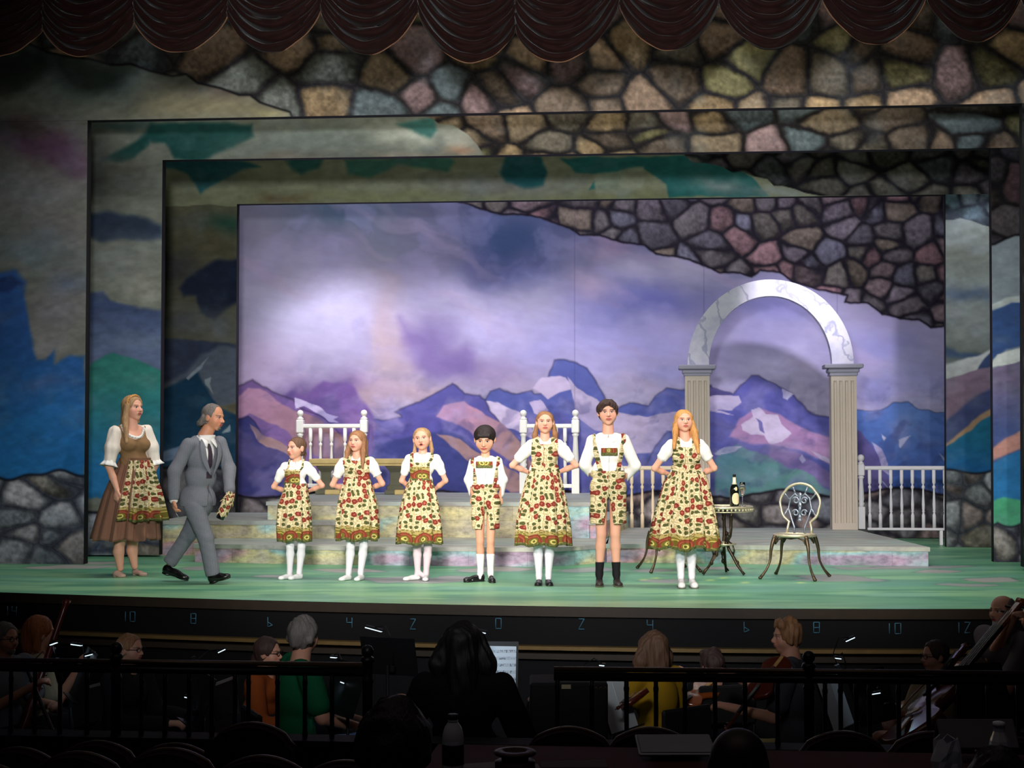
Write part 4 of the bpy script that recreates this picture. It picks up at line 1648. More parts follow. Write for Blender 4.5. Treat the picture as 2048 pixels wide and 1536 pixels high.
def bistro_table():
    c = at_z(1447, 1149, 0)
    r = empty('bistro_table', tuple(c), YAW)
    tag(r, 'small round wrought iron table with openwork top holding a bottle', 'table')
    b = MB()
    R_ = .285
    h = .665
    b.tube([(R_ * math.cos(a), R_ * math.sin(a), h) for a in np.linspace(0, 2 * PI, 40, endpoint=False)], .012, 8, True)
    for q in (.07, .15, .22):
        b.tube([(q * math.cos(a), q * math.sin(a), h) for a in np.linspace(0, 2 * PI, 28, endpoint=False)], .007, 6, True)
    for k in range(24):
        a = 2 * PI * k / 24
        b.tube([(.03 * math.cos(a), .03 * math.sin(a), h), (.28 * math.cos(a), .28 * math.sin(a), h)], .006, 5)
    b.lathe([(.075, h - .004), (.075, h + .005), (.001, h + .007)], n=18)
    b.build('table_top', M_IRON2, r)
    b = MB()
    for k in range(44):
        a = 2 * PI * k / 44
        b.ball((.291 * math.cos(a), .291 * math.sin(a), h - .022), .0125, 8, (1, 1, 1))
    b.tube([(.289 * math.cos(a), .289 * math.sin(a), h - .04) for a in np.linspace(0, 2 * PI, 40, endpoint=False)], .006, 6, True)
    b.build('beaded_edge', M_IRON2, r)
    for k, ang in enumerate((200, 325, 75)):
        a = math.radians(ang)
        ca, sa = math.cos(a), math.sin(a)
        b = MB()
        pr = [(.10, h - .02), (.085, .56), (.085, .45), (.075, .38), (.04, .32), (.06, .25), (.105, .18), (.15, .10), (.20, .04), (.225, .012)]
        b.tube([(q * ca, q * sa, z) for q, z in pr], [.019, .017, .016, .016, .017, .016, .015, .013, .012, .015], 8)
        # twined branch and leaves
        tw = []
        for t in np.linspace(0, 1, 30):
            i = t * (len(pr) - 1)
            k0 = min(int(i), len(pr) - 2)
            f = i - k0
            q = pr[k0][0] * (1 - f) + pr[k0 + 1][0] * f
            z = pr[k0][1] * (1 - f) + pr[k0 + 1][1] * f
            th = t * 9
            tw.append((q * ca + .026 * math.cos(th) * -sa, q * sa + .026 * math.cos(th) * ca, z + .012 * math.sin(th)))
        b.tube(tw, .0075, 6)
        for t in (4, 9, 13, 18, 22):
            b.ball(tw[t], 1, 8, (.018, .018, .024))
        b.tube([(.05 * ca, .05 * sa, .335), (.10 * ca, .10 * sa, .30), (.12 * ca, .12 * sa, .24), (.105 * ca, .105 * sa, .18)], .008, 6)
        b.build('leg', M_IRON_D if k else M_IRON, r)
    b = MB()
    b.tube([(.12 * math.cos(a), .12 * math.sin(a), .30) for a in np.linspace(0, 2 * PI, 20, endpoint=False)], .010, 6, True)
    for k in range(3):
        a = 2 * PI * k / 3 + .4
        b.tube([(0, 0, .30), (.12 * math.cos(a), .12 * math.sin(a), .30)], .008, 6)
    b.ball((0, 0, .30), .03, 10)
    b.build('shelf_ring', M_IRON2, r)
    return r, c, h


TB, TC, TH = bistro_table()


def on_table(px):
    d = depth_of(TC)
    q = at_z(px, 1012, TH)
    off = (px - 1447) / (FPX / d)
    return (TC[0] + CR[0] * off, TC[1] + CR[1] * off, TH + .008)


def glass_mat(name, tint=(255, 255, 255), rough=.02, ior=1.45):
    if name in MATS:
        return MATS[name]
    t = NT(name)
    m = t.set(L4(tint), rough, 0, .5)
    t.b.inputs['Transmission Weight'].default_value = .45 if 'plastic' in name else 1.0
    t.b.inputs['IOR'].default_value = ior
    MATS[name] = m
    return m


r = empty('champagne_bottle', on_table(1470))
tag(r, 'dark champagne bottle with white foil neck and cream label on the small table', 'bottle')
MB().lathe([(.040, 0), (.044, .006), (.044, .165), (.040, .19), (.026, .215), (.0165, .235), (.0150, .30), (.0165, .303), (.0165, .312), (.012, .314)], n=24).build('glass_body', plain('dark_green_glass', (10, 16, 10), .08, 0, .8, .0), r)
MB().lathe([(.0268, .2155), (.0172, .2355), (.0158, .285), (.0158, .2855)], n=24).build('foil', plain('white_foil', (240, 232, 200), .35, 0, .5, .05, 30), r)
b = MB()
N = 12
V = []
for k in range(N + 1):
    a = -PI / 2 - .95 + 1.9 * k / N + .35
    hh = .045 * math.sqrt(max(0, 1 - (2 * k / N - 1) ** 2)) + .012
    V += [(.0452 * math.cos(a), .0452 * math.sin(a), .075 - hh), (.0452 * math.cos(a), .0452 * math.sin(a), .075 + hh)]
b.add(V, [(2 * k, 2 * k + 2, 2 * k + 3, 2 * k + 1) for k in range(N)], True)
b.build('label', plain('cream_label_paper', (236, 222, 176), .7, 0, .1, .06, 60), r)
b = MB()
V = []
for k in range(9):
    a = -PI / 2 - .3 + .6 * k / 8 + .35
    hh = .018 * math.sqrt(max(0, 1 - (2 * k / 8 - 1) ** 2)) + .002
    V += [(.0442 * math.cos(a), .0442 * math.sin(a), .172 - hh), (.0435 * math.cos(a), .0435 * math.sin(a), .172 + hh)]
b.add(V, [(2 * k, 2 * k + 2, 2 * k + 3, 2 * k + 1) for k in range(8)], True)
b.build('shoulder_label', plain('cream_label_paper', (236, 222, 176)), r)

r = empty('champagne_flute', on_table(1486))
tag(r, 'tall flute glass of pale champagne beside the bottle', 'glass')
MB().lathe([(.034, 0), (.034, .003), (.006, .008), (.004, .02), (.004, .09), (.010, .10), (.024, .125), (.029, .16), (.029, .19), (.026, .235), (.0245, .235), (.0275, .19), (.0275, .16), (.022, .127), (.004, .104)], n=20).build('glass_body', glass_mat('clear_glass'), r)
MB().lathe([(.003, .105), (.0215, .128), (.0268, .16), (.0268, .185)], n=20).build('champagne', glass_mat('pale_wine', (255, 240, 190), .05, 1.33), r)

# ================================================================== swagged valance
def velvet():
    t = NT('maroon_velvet')
    n = t.noise(t.coord(), 9, 3)[0]
    c = t.mix(n, L4((30, 13, 12)), L4((50, 25, 20)))
    m = t.set(c, .8, 0, .12)
    t.b.inputs['Sheen Weight'].default_value = .15
    t.b.inputs['Sheen Roughness'].default_value = .4
    return m


def valance():
    YV = 13.3
    vm = velvet()
    r = empty('stage_valance', (0, YV, 0))
    tag(r, 'dark maroon velvet swagged valance across the top of the stage', 'curtain')
    J = [(-290, 70), (-100, 62), (85, 55), (268, 42), (455, 30), (642, 24), (836, 22), (1031, 60), (1238, 8), (1438, 4), (1644, -4), (1853, -6), (2042, -6), (2240, -10), (2440, -12), (2640, -14)]
    Bm = [130, 125, 120, 119, 108, 109, 111, 130, 128, 105, 103, 92, 88, 88, 86, 86]
    trim = plain('tan_gimp_edging', (150, 104, 74), .6, 0, .3, .1, 30)
    for i in range(len(J) - 1):
        a, b_ = at_Y(*J[i], YV), at_Y(*J[i + 1], YV)
        mid = ((J[i][0] + J[i + 1][0]) / 2, Bm[i + 1] if i + 1 < len(Bm) else 90)
        lo = at_Y(mid[0], mid[1], YV)
        topz = max(a[2], b_[2]) + .9
        NU, NV = 36, 90
        V = []
        rs = np.random.RandomState(i + 5)
        ph = rs.rand() * 3
        sagmax = (a[2] + b_[2]) / 2 - lo[2]
        for jv in range(NV + 1):
            v = jv / NV
            # attachment points climb with v -> 0
            za = a[2] + (1 - v) * .95
            zb = b_[2] + (1 - v) * .95
            sag = sagmax * (.72 + .28 * v)
            fold = math.sin(v * 2 * PI * 9.5 + ph) * .5 + .3 * math.sin(v * 2 * PI * 17 + 2 * ph)
            for iu in range(NU + 1):
                u = iu / NU
                w4 = 4 * u * (1 - u)
                dn = w4 ** .62 * .35 + w4 * .65
                edge = min(u, 1 - u)
                amp = .062 * min(1, .35 + w4)
                x = a[0] + (b_[0] - a[0]) * (u + .0)
                wv = .012 * math.sin(u * 23 + v * 40 + i)
                y = -.10 * w4 - amp * (fold + .35 * math.sin(v * 60 + u * 6 + i)) + wv
                z = za * (1 - u) + zb * u - sag * dn
                V.append((x, y, z))
        V = np.array(V)
        n = NU + 1
        I = np.arange(NU)[None, :]
        Jv = np.arange(NV)[:, None]
        A = (Jv * n + I).ravel()
        F = np.stack([A, A + 1, A + n + 1, A + n], 1)
        o = mk('swag', V, F, vm, r)
        so = o.modifiers.new('thick', 'SOLIDIFY')
        so.thickness = .01
        MB().tube([tuple(p) for p in V[-n:]], .006, 5).build('edging', trim, o)
    return r


valance()
# ================================================================== people
SKIN = (232, 172, 146)


def floral():
    t = NT('floral_cotton')
    uvn = t.n('ShaderNodeUVMap')
    uv = uvn.outputs[0]
    sp = t.n('ShaderNodeSeparateXYZ')
    t.put(sp.inputs[0], uv)
    u, v = sp.outputs[0], sp.outputs[1]
    nz = t.noise(uv, 70, 2)
    w = t.n('ShaderNodeVectorMath', operation='MULTIPLY_ADD')
    t.put(w.inputs[0], nz[1])
    w.inputs[1].default_value = (.022, .022, 0)
    t.put(w.inputs[2], uv)
    vo = t.n('ShaderNodeTexVoronoi', voronoi_dimensions='2D', feature='F1')
    t.put(vo.inputs['Vector'], w.outputs[0])
    vo.inputs['Scale'].default_value = 19
    vo.inputs['Randomness'].default_value = .6
    d = vo.outputs['Distance']
    sc = t.n('ShaderNodeSeparateColor')
    t.put(sc.inputs[0], vo.outputs['Color'])
    ve = t.n('ShaderNodeTexVoronoi', voronoi_dimensions='2D', feature='DISTANCE_TO_EDGE')
    t.put(ve.inputs['Vector'], w.outputs[0])
    ve.inputs['Scale'].default_value = 19
    ve.inputs['Randomness'].default_value = .6
    M = t.math
    red = M('LESS_THAN', sc.outputs[0], .36)
    inR = M('MULTIPLY', M('LESS_THAN', d, .46), red)
    inR2 = M('MULTIPLY', M('LESS_THAN', d, .15), red)
    inG = M('MULTIPLY', M('LESS_THAN', d, .31), M('SUBTRACT', 1.0, red))
    vine = M('MULTIPLY', M('LESS_THAN', ve.outputs['Distance'], .05), .6)
    small = t.n('ShaderNodeTexVoronoi', voronoi_dimensions='2D', feature='F1')
    t.put(small.inputs['Vector'], uv)
    small.inputs['Scale'].default_value = 52
    dots = M('MULTIPLY', M('LESS_THAN', small.outputs['Distance'], .22), .5)
    c = t.mix(dots, L4((228, 212, 170)), L4((142, 122, 78)))
    c = t.mix(vine, c, L4((148, 120, 66)))
    c = t.mix(inG, c, L4((84, 86, 50)))
    c = t.mix(inR, c, L4((132, 54, 44)))
    c = t.mix(inR2, c, L4((176, 96, 78)))
    # border band
    bb = t.mix(M('LESS_THAN', small.outputs['Distance'], .33), L4((176, 156, 98)), L4((112, 104, 52)))
    per = .15
    uf = M('MULTIPLY', M('SUBTRACT', M('FRACT', M('DIVIDE', u, per)), .5), per)
    def arc(col, prev, r, v0, off=0.0):
        uu = uf if not off else M('MULTIPLY', M('SUBTRACT', M('FRACT', M('ADD', M('DIVIDE', u, per), off)), .5), per)
        vv = M('SUBTRACT', v, v0)
        q = M('SQRT', M('ADD', M('MULTIPLY', uu, uu), M('MULTIPLY', vv, vv)))
        return t.mix(M('LESS_THAN', q, r), prev, L4(col))
    bb = arc((124, 112, 48), bb, .050, .055, .5)
    bb = arc((190, 168, 92), bb, .036, .055, .5)
    bb = arc((110, 98, 40), bb, .026, .055, .5)
    bb = arc((134, 62, 46), bb, .068, .040)
    bb = arc((160, 92, 62), bb, .052, .040)
    bb = arc((130, 58, 44), bb, .045, .040)
    bb = arc((112, 106, 44), bb, .032, .046)
    bb = arc((206, 190, 110), bb, .020, .046)
    bb = arc((96, 92, 40), bb, .011, .046)
    low = M('LESS_THAN', v, .026)
    bb = t.mix(low, bb, t.mix(M('LESS_THAN', small.outputs['Distance'], .3), L4((88, 92, 52)), L4((120, 118, 70))))
    c = t.mix(M('LESS_THAN', v, .135), c, bb)
    fine = t.noise(uv, 300, 1)[0]
    t.bump(fine, .1, .001)
    MATS['floral'] = t.set(c, .85, 0, .1)
    return MATS['floral']


M_FLORAL = floral()
M_BODY = vcol_mat('skin_paint', .5, .3)
MATS['skin_paint'].node_tree.nodes['Principled BSDF'].inputs['Subsurface Weight'].default_value = .06
M_WHITECLOTH = plain('white_cotton', (244, 240, 236), .85, 0, .1, .03, 12, .1)
M_TIGHTS = plain('white_tights', (236, 232, 238), .7, 0, .15, .03, 12)


def hair_mat(name, c, var=.35):
    if name in MATS:
        return MATS[name]
    t = NT(name)
    n = t.noise(t.mapping(t.coord(), (1, 1, .10)), 95, 3, .7)[0]
    n2 = t.noise(t.mapping(t.coord(), (1, 1, .25)), 14, 3, .6)[0]
    c4 = L4(c)
    f = lambda k: tuple(min(1, x * k) for x in c4[:3]) + (1,)
    col = t.ramp(t.math('ADD', t.math('MULTIPLY', n, .6), t.math('MULTIPLY', n2, .4)), [(.3, f(1 - var * 1.3)), (.5, f(1)), (.72, f(1 + var * 1.6))])
    t.bump(n, .6, .01)
    MATS[name] = t.set(col, .55, 0, .3)
    return MATS[name]


def rotm(yaw=0, pitch=0, roll=0):
    """yaw>0 turns the face to image right, pitch>0 lifts it, roll tips the crown to image right; rows act on columns"""
    a = Matrix.Rotation(math.radians(yaw), 3, 'Z') @ Matrix.Rotation(math.radians(-pitch), 3, 'X') @ Matrix.Rotation(math.radians(roll), 3, 'Y')
    return np.array([list(r) for r in a])


class Fig:
    def __init__(s, name, px, py, label, cat='person', size=1.0, base=None, group=None):
        p = at_z(px, py, 0) if base is None else np.asarray(base, float)
        s.p = p
        s.cx, s.fy = px, py
        s.s = FPX / depth_of(p)
        s.root = empty(name, tuple(p), YAW)
        tag(s.root, label, cat, group)
        s.body = []
        s.cut = []
        s.tone = []            # (test function, colour)
        s.hh = .22
        s.skin = SKIN

    def J(s, x, y, d=0.0):
        """a photo point seen at this figure's distance, as local coordinates; d pushes it away from us"""
        return np.array([(x - s.cx) / s.s, d, (s.fy - y) / s.s])

    # ---------------- head
    def head(s, cx, top, chin, yaw=0, pitch=0, roll=0, d=0.0, w=1.0, mouth='closed', age='child'):
        hh = (chin - top) / s.s * 1.04
        w = w * (1.12 if age != 'adult' else 1.03)
        s.hh = hh
        s.wd = w
        s.HR = rotm(yaw, pitch, roll)
        s.hc = s.J(cx, (top + chin) / 2, d)
        q = lambda v: s.hc + s.HR @ (np.asarray(v, float) * hh)
        s.hq = q
        E = lambda c, r: ('e', q(c), [a * hh for a in r], s.HR)
        Cc = lambda a, b, r0, r1: ('c', q(a), q(b), r0 * hh, r1 * hh)
        s.body += [E((0, .07, .13), (.335 * w, .40, .35)), E((0, -.07, -.10), (.285 * w, .295, .35)), E((0, -.20, -.37), (.13, .10, .10)),
                   E((-.155 * w, -.18, -.12), (.125 * w, .13, .15)), E((.155 * w, -.18, -.12), (.125 * w, .13, .15)),
                   Cc((-.13, -.315, .085), (.13, -.315, .085), .035, .035)]
        nr = 1.0 if age == 'child' else 1.25
        s.body += [Cc((0, -.335, .03), (0, -.40 - .02 * nr, -.115), .024, .042 * nr), E((-.04, -.365, -.13), (.030 * nr, .035, .026)), E((.04, -.365, -.13), (.030 * nr, .035, .026))]
        s.body += [E((0, -.335, -.235), (.095, .035, .022)), E((0, -.325, -.275), (.08, .035, .022))]
        s.body += [E((-.335 * w, .05, -.03), (.035, .085, .12)), E((.335 * w, .05, -.03), (.035, .085, .12))]
        s.cut += [E((-.135, -.395, .015), (.085, .075, .042)), E((.135, -.395, .015), (.085, .075, .042))]
        s.eyes = [E((-.135, -.285, .015), (.06, .05, .045)), E((.135, -.285, .015), (.06, .05, .045))]
        if mouth == 'open':
            s.cut += [E((0, -.375, -.255), (.045, .05, .030))]

        def face(V, C):
            L = ((V - s.hc) @ s.HR) / hh
            x, y, z = L[:, 0], L[:, 1], L[:, 2]
            fr = (y < -.12) & (np.abs(z) < .6) & (np.abs(x) < .4)
            def put(m, c, a=1.0):
                C[fr] += ((m * a)[:, None] * (lin(c) - C))[fr]
            g = lambda cx_, cz, rx, rz, k=1.0: np.clip(k * (1.35 - ((x - cx_) / rx) ** 2 - ((z - cz) / rz) ** 2), 0, 1)
            ax = np.abs(x)
            gx = lambda cx_, cz, rx, rz, k=1.0: np.clip(k * (1.35 - ((ax - cx_) / rx) ** 2 - ((z - cz) / rz) ** 2), 0, 1)
            put(gx(.17, -.12, .10, .09, .8), (226, 130, 112), .35)
            put(gx(.14, .098, .095, .019, 2), s.brow, .9)
            put(gx(.135, .045, .11, .05, 1), (176, 112, 90), .45)
            put(gx(.135, .038, .075, .013, 3), (74, 46, 40), .85)
            put(gx(.135, .012, .055, .021, 3), (226, 220, 216), .9)
            put(gx(.135, .012, .030, .026, 3), (40, 30, 30), 1)
            put(gx(.035, -.16, .018, .012, 2), (120, 62, 50), .6)
            if mouth == 'open':
                put(g(0, -.255, .085, .055, 3), (186, 84, 80), .9)
                put(g(0, -.255, .05, .03, 3), (70, 26, 26), 1)
            else:
                put(g(0, -.252, .10, .044, 2.5), (186, 84, 80), .9)
                put(g(0, -.315, .06, .018, 2), (176, 112, 94), .4)
                put(g(0, -.17, .05, .014, 2), (150, 84, 66), .5)
                put(g(0, -.252, .09, .008, 3), (120, 50, 48), .8)
        s.face = face
        s.brow = (110, 76, 56)

    def neck(s, x, y, d=0.0, r=.048):
        s.body.append(('c', s.hq((0, .10, -.30)), s.J(x, y, d), r * .95, r * 1.1))

    # ---------------- limbs
    def limb(s, pts, rad, tag_=None):
        for i in range(len(pts) - 1):
            s.body.append(('c', pts[i], pts[i + 1], rad[i], rad[i + 1]))

    def hand(s, wrist, tip, palm_n=(0, -1, 0), r=.011, curl=.5, L=None, side=1):
        """palm, four fingers, thumb, pointing from wrist towards tip"""
        w = np.asarray(wrist, float)
        t = np.asarray(tip, float)
        ax = t - w
        if L is None:
            L = np.linalg.norm(ax)
        ax = ax / np.linalg.norm(ax)
        pn = np.asarray(palm_n, float)
        pn = pn - ax * (pn @ ax)
        pn /= np.linalg.norm(pn)
        sd = np.cross(ax, pn) * side
        pl = L * .50
        s.body.append(('e', w + ax * pl * .55, [pl * .62, pl * .44, pl * .24], np.stack([ax, sd, pn], 1)))
        for k, (o, ln) in enumerate(((-.36, .40), (-.12, .50), (.12, .47), (.34, .36))):
            a = w + ax * pl * .85 + sd * (o * pl)
            b = a + ax * (L * ln * .5) * math.cos(curl * .6) + pn * (L * ln * .5) * math.sin(curl * .6)
            c = b + ax * (L * ln * .5) * math.cos(curl * 1.8) + pn * (L * ln * .5) * math.sin(curl * 1.8)
            s.body += [('c', a, b, r, r * .92), ('c', b, c, r * .92, r * .75)]
        a = w + ax * pl * .25 - sd * (pl * .36)
        b = a + ax * (L * .20) - sd * (L * .12) + pn * (L * .06)
        c = b + ax * (L * .17) + pn * (L * .08)
        s.body += [('c', a, b, r * 1.2, r * 1.05), ('c', b, c, r * 1.05, r * .85)]
        s.hz = getattr(s, 'hz', []) + [(w - .02, w + ax * L)]

    def torso(s, sh_l, sh_r, waist, hip, depth=.075, k=1.0, by=0.0, bust=0.0):
        """sh: shoulder joints; waist=(centre, half width); hip=(centre, half width); by turns the trunk"""
        R = rotm(by)
        sh = (sh_l + sh_r) / 2
        wc, ww = waist
        hc, hw = hip
        L = sh[2] - wc[2]
        sw = np.linalg.norm((sh_r - sh_l)) / 2
        ch = sh * .62 + wc * .38
        s.tors = [('c', sh_l * .9 + sh * .1, sh_r * .9 + sh * .1, .036 * k, .036 * k),
                  ('c', sh + np.array([0, 0, .02]) + R @ np.array([-sw * .45, .012, 0]), sh + np.array([0, 0, .02]) + R @ np.array([sw * .45, .012, 0]), .04 * k, .04 * k),
                  ('e', ch + R @ np.array([0, .0, 0]), [sw * .86, depth, L * .48], R),
                  ('e', wc, [ww, depth * .9, L * .42], R),
                  ('e', hc, [hw, depth * 1.08, L * .38], R)]
        if bust:
            for q in (-1, 1):
                s.tors.append(('e', ch + R @ np.array([q * sw * .42, -depth * .72, -L * .04]), [sw * .40, bust, L * .17], R))
        s.body += s.tors

    def mesh(s, name, prims, mat, infl=0.0, k=.02, h=.009, region=None, fine=((), (), ()), cols=None, uv=None, wrinkle=0, wf=(30, 30, 30), seed=0, cut=None, post=None, parent=None, smooth_it=0):
        lo = np.min([prim_box(p, infl + .03)[0] for p in prims], 0)
        hi = np.max([prim_box(p, infl + .03)[1] for p in prims], 0)
        G = Grid(lo, hi, h, fine)
        union(G, prims, infl, k)
        if cut:
            carve(G, cut)
        if post:
            union(G, post, 0, .004)
        if region is not None:
            x, y, z = G.xyz()
            G.F = np.maximum(G.F, region(x, y, z)).astype(np.float32)
        V, Q, N = nets(G)
        if len(V) == 0:
            return None
        if wrinkle:
            V = V + N * (wrinkle * wr(V, seed, wf))[:, None]
        c = cols(V) if cols else None
        u = uv(V) if uv else None
        return mk(name, V, Q, mat, parent or s.root, cols=c, uv=u)

    def build_body(s, h=.009, hf=.0042):
        hc, hh = s.hc, s.hh
        fz = [[], [], []]
        for i in range(3):
            e = .42 if i < 2 else .55
            fz[i].append((hc[i] - hh * e, hc[i] + hh * e, hf))
            for a, b in getattr(s, 'hz', []):
                lo, hi = min(a[i], b[i]) - .03, max(a[i], b[i]) + .03
                fz[i].append((lo, hi, .0055))
        skin = lin(s.skin)

        def cols(V):
            C = np.tile(skin, (len(V), 1)).astype(float)
            C *= (1 + .06 * wr(V, 3, (12, 12, 12)))[:, None]
            s.face(V, C)
            for f, c in s.tone:
                m = f(V)
                C[m] = lin(c)
            return C
        return s.mesh('body', s.body, M_BODY, 0, .014, h, None, fz, cols, cut=s.cut, post=s.eyes)

    # ---------------- hair
    def cap(s, mat, name='hair', thick=.035, front=.30, low=-.1, side=.36, extra=(), fringe=0.0, h=.0055, wrk=.003, part=0.0, cuty=.36):
        """hair over the skull with an opening for the face"""
        hh = s.hh
        wd = s.wd
        E = lambda c, r: ('e', s.hq(c), [a * hh for a in r], s.HR)
        base = [E((0, .085, .145), ((.345 + thick) * wd, .41 + thick * .6, .36 + thick)), E((0, .18, -.05), ((.30 + thick * .6) * wd, .27 + thick * .4, .32))]
        cut = [E((part, -.42, front - .36), (.31 * wd, cuty, .42)), ('e', s.hq((0, -.30, -.45)), [.42 * hh, .34 * hh, .46 * hh], s.HR)]
        ex = [('c', s.hq(a), s.hq(b), r0 * hh, r1 * hh) for a, b, r0, r1 in extra]
        lo = np.min([prim_box(p, .03)[0] for p in base + ex], 0)
        hi = np.max([prim_box(p, .03)[1] for p in base + ex], 0)
        G = Grid(lo, hi, h)
        union(G, base, 0, .01)
        carve(G, cut, .006)
        if ex:
            union(G, ex, 0, .012)
        V, Q, N = nets(G)
        L = (V - s.hc) @ s.HR
        V = V + N * (wrk * wr(np.stack([L[:, 0] * 1.0, L[:, 1], L[:, 2] * .18], 1), 5, (110, 110, 110)))[:, None]
        return mk(name, V, Q, mat, s.root)

    # ---------------- clothes
    def region_z(s, z0, z1):
        return lambda x, y, z: np.maximum(z0 - z, z - z1) + 0 * x + 0 * y

    def skirt(s, name, prof, hem, depth=.8, pleat=.05, n=11, a0=0, a1=2 * PI, mat=None, seed=0, off=0.0, border=True, th=150, wav=.01, by=0.0):
        """prof: [(py, left px, right px)] top to hem"""
        mat = mat or M_FLORAL
        zs = [(s.fy - q[0]) / s.s for q in prof]
        cs = [((q[1] + q[2]) / 2 - s.cx) / s.s for q in prof]
        hs = [(q[2] - q[1]) / 2 / s.s for q in prof]
        NV = 34
        full = abs(a1 - a0) > 6.2
        NU = th
        V = []
        UV = []
        rs = np.random.RandomState(seed)
        ph = rs.rand(4) * 6
        z0, z1 = zs[0], zs[-1]
        Rm = np.mean(hs[-2:])
        for j in range(NV + 1):
            v = j / NV
            z = z0 + (z1 - z0) * v
            c = np.interp(-z, [-q for q in zs], cs)
            r = np.interp(-z, [-q for q in zs], hs) + off
            for i in range(NU + 1):
                a = a0 + (a1 - a0) * i / NU
                amp = pleat * 2.6 * (.35 + .65 * v ** .8)
                f = 1 - 2 * abs(math.sin(.5 * (n * a + ph[0] + .6 * math.sin(2 * a + ph[1])))) ** .7 + .3 * math.sin(2.3 * n * a + ph[2])
                rr = r * (1 + amp * f) if not full or True else r
                ca, sa = math.cos(a), math.sin(a)
                zz = z + wav * v * math.sin(n * .5 * a + ph[3])
                y = -rr * depth * sa
                if off and v < .2:
                    pass
                V.append((c + rr * ca, y, zz))
                UV.append((a * Rm * .80, (z - z1) if border else 5 + z))
        V = np.array(V)
        UV = np.array(UV)
        m = NU + 1
        I = np.arange(NU)[None, :]
        Jv = np.arange(NV)[:, None]
        A = (Jv * m + I).ravel()
        F = np.stack([A, A + m, A + m + 1, A + 1], 1)
        o = mk(name, V, F, mat, s.root, uv=UV)
        sm = o.modifiers.new('cloth', 'SOLIDIFY')
        sm.thickness = .004
        return o

    def shoe(s, heel, toe, r=.034, h=.05, mat=None, sole=None, name='shoe', low=False, lift=0.0, ankle=None, infl=0.0):
        """heel, toe: local ground points (x,y); builds upper and sole"""
        hx = np.array([heel[0], heel[1], 0.0])
        tx = np.array([toe[0], toe[1], 0.0])
        ax = tx - hx
        L = np.linalg.norm(ax)
        ax /= L
        r += infl
        sd = np.array([-ax[1], ax[0], 0])
        R = np.stack([ax, sd, np.array([0, 0, 1.])], 1)
        pr = [('e', hx + ax * r * .9 + np.array([0, 0, h * .5]), [r * 1.05, r * .88, h * .62], R),
              ('e', hx + ax * L * .42 + np.array([0, 0, h * .40]), [L * .34, r * .86, h * .52], R),
              ('e', hx + ax * (L - r * 1.1) + np.array([0, 0, h * .30]), [r * 1.35, r * 1.06, h * .40], R)]
        s.feet = getattr(s, 'feet', [])
        s.feet.append(('c', hx + ax * L * .25 + np.array([0, 0, h * .5]), hx + ax * L * .72 + np.array([0, 0, h * .32]), r * .62, r * .5))
        s.body += [('c', hx + ax * L * .25 + np.array([0, 0, h * .5]), hx + ax * L * .72 + np.array([0, 0, h * .32]), r * .62, r * .5)]
        if ankle is not None:
            s.body.append(('c', hx + ax * L * .25 + np.array([0, 0, h * .5]), ankle, r * .7, r * .66))
        reg = lambda x, y, z: -z + .002 + 0 * x + 0 * y
        o = s.mesh(name, pr, mat, 0, .02, .006, reg)
        if sole is not None:
            sr = [('c', hx + ax * r * .9, tx - ax * r, r * .93, r * 1.06)]
            reg2 = lambda x, y, z: np.maximum(-z + .001, z - .012) + 0 * x + 0 * y
            s.mesh('sole', sr, sole, .003, .01, .005, reg2, parent=o)
        return o


def puff(s, sh, el, t1, r0, r1, r2, frill=True):
    """prims of a puffed short sleeve along the upper arm up to fraction t1"""
    a, b = sh, sh + (el - sh) * t1
    m = (a + b) / 2
    return [('c', a, m, r0, r1), ('c', m, b, r1, r2)]


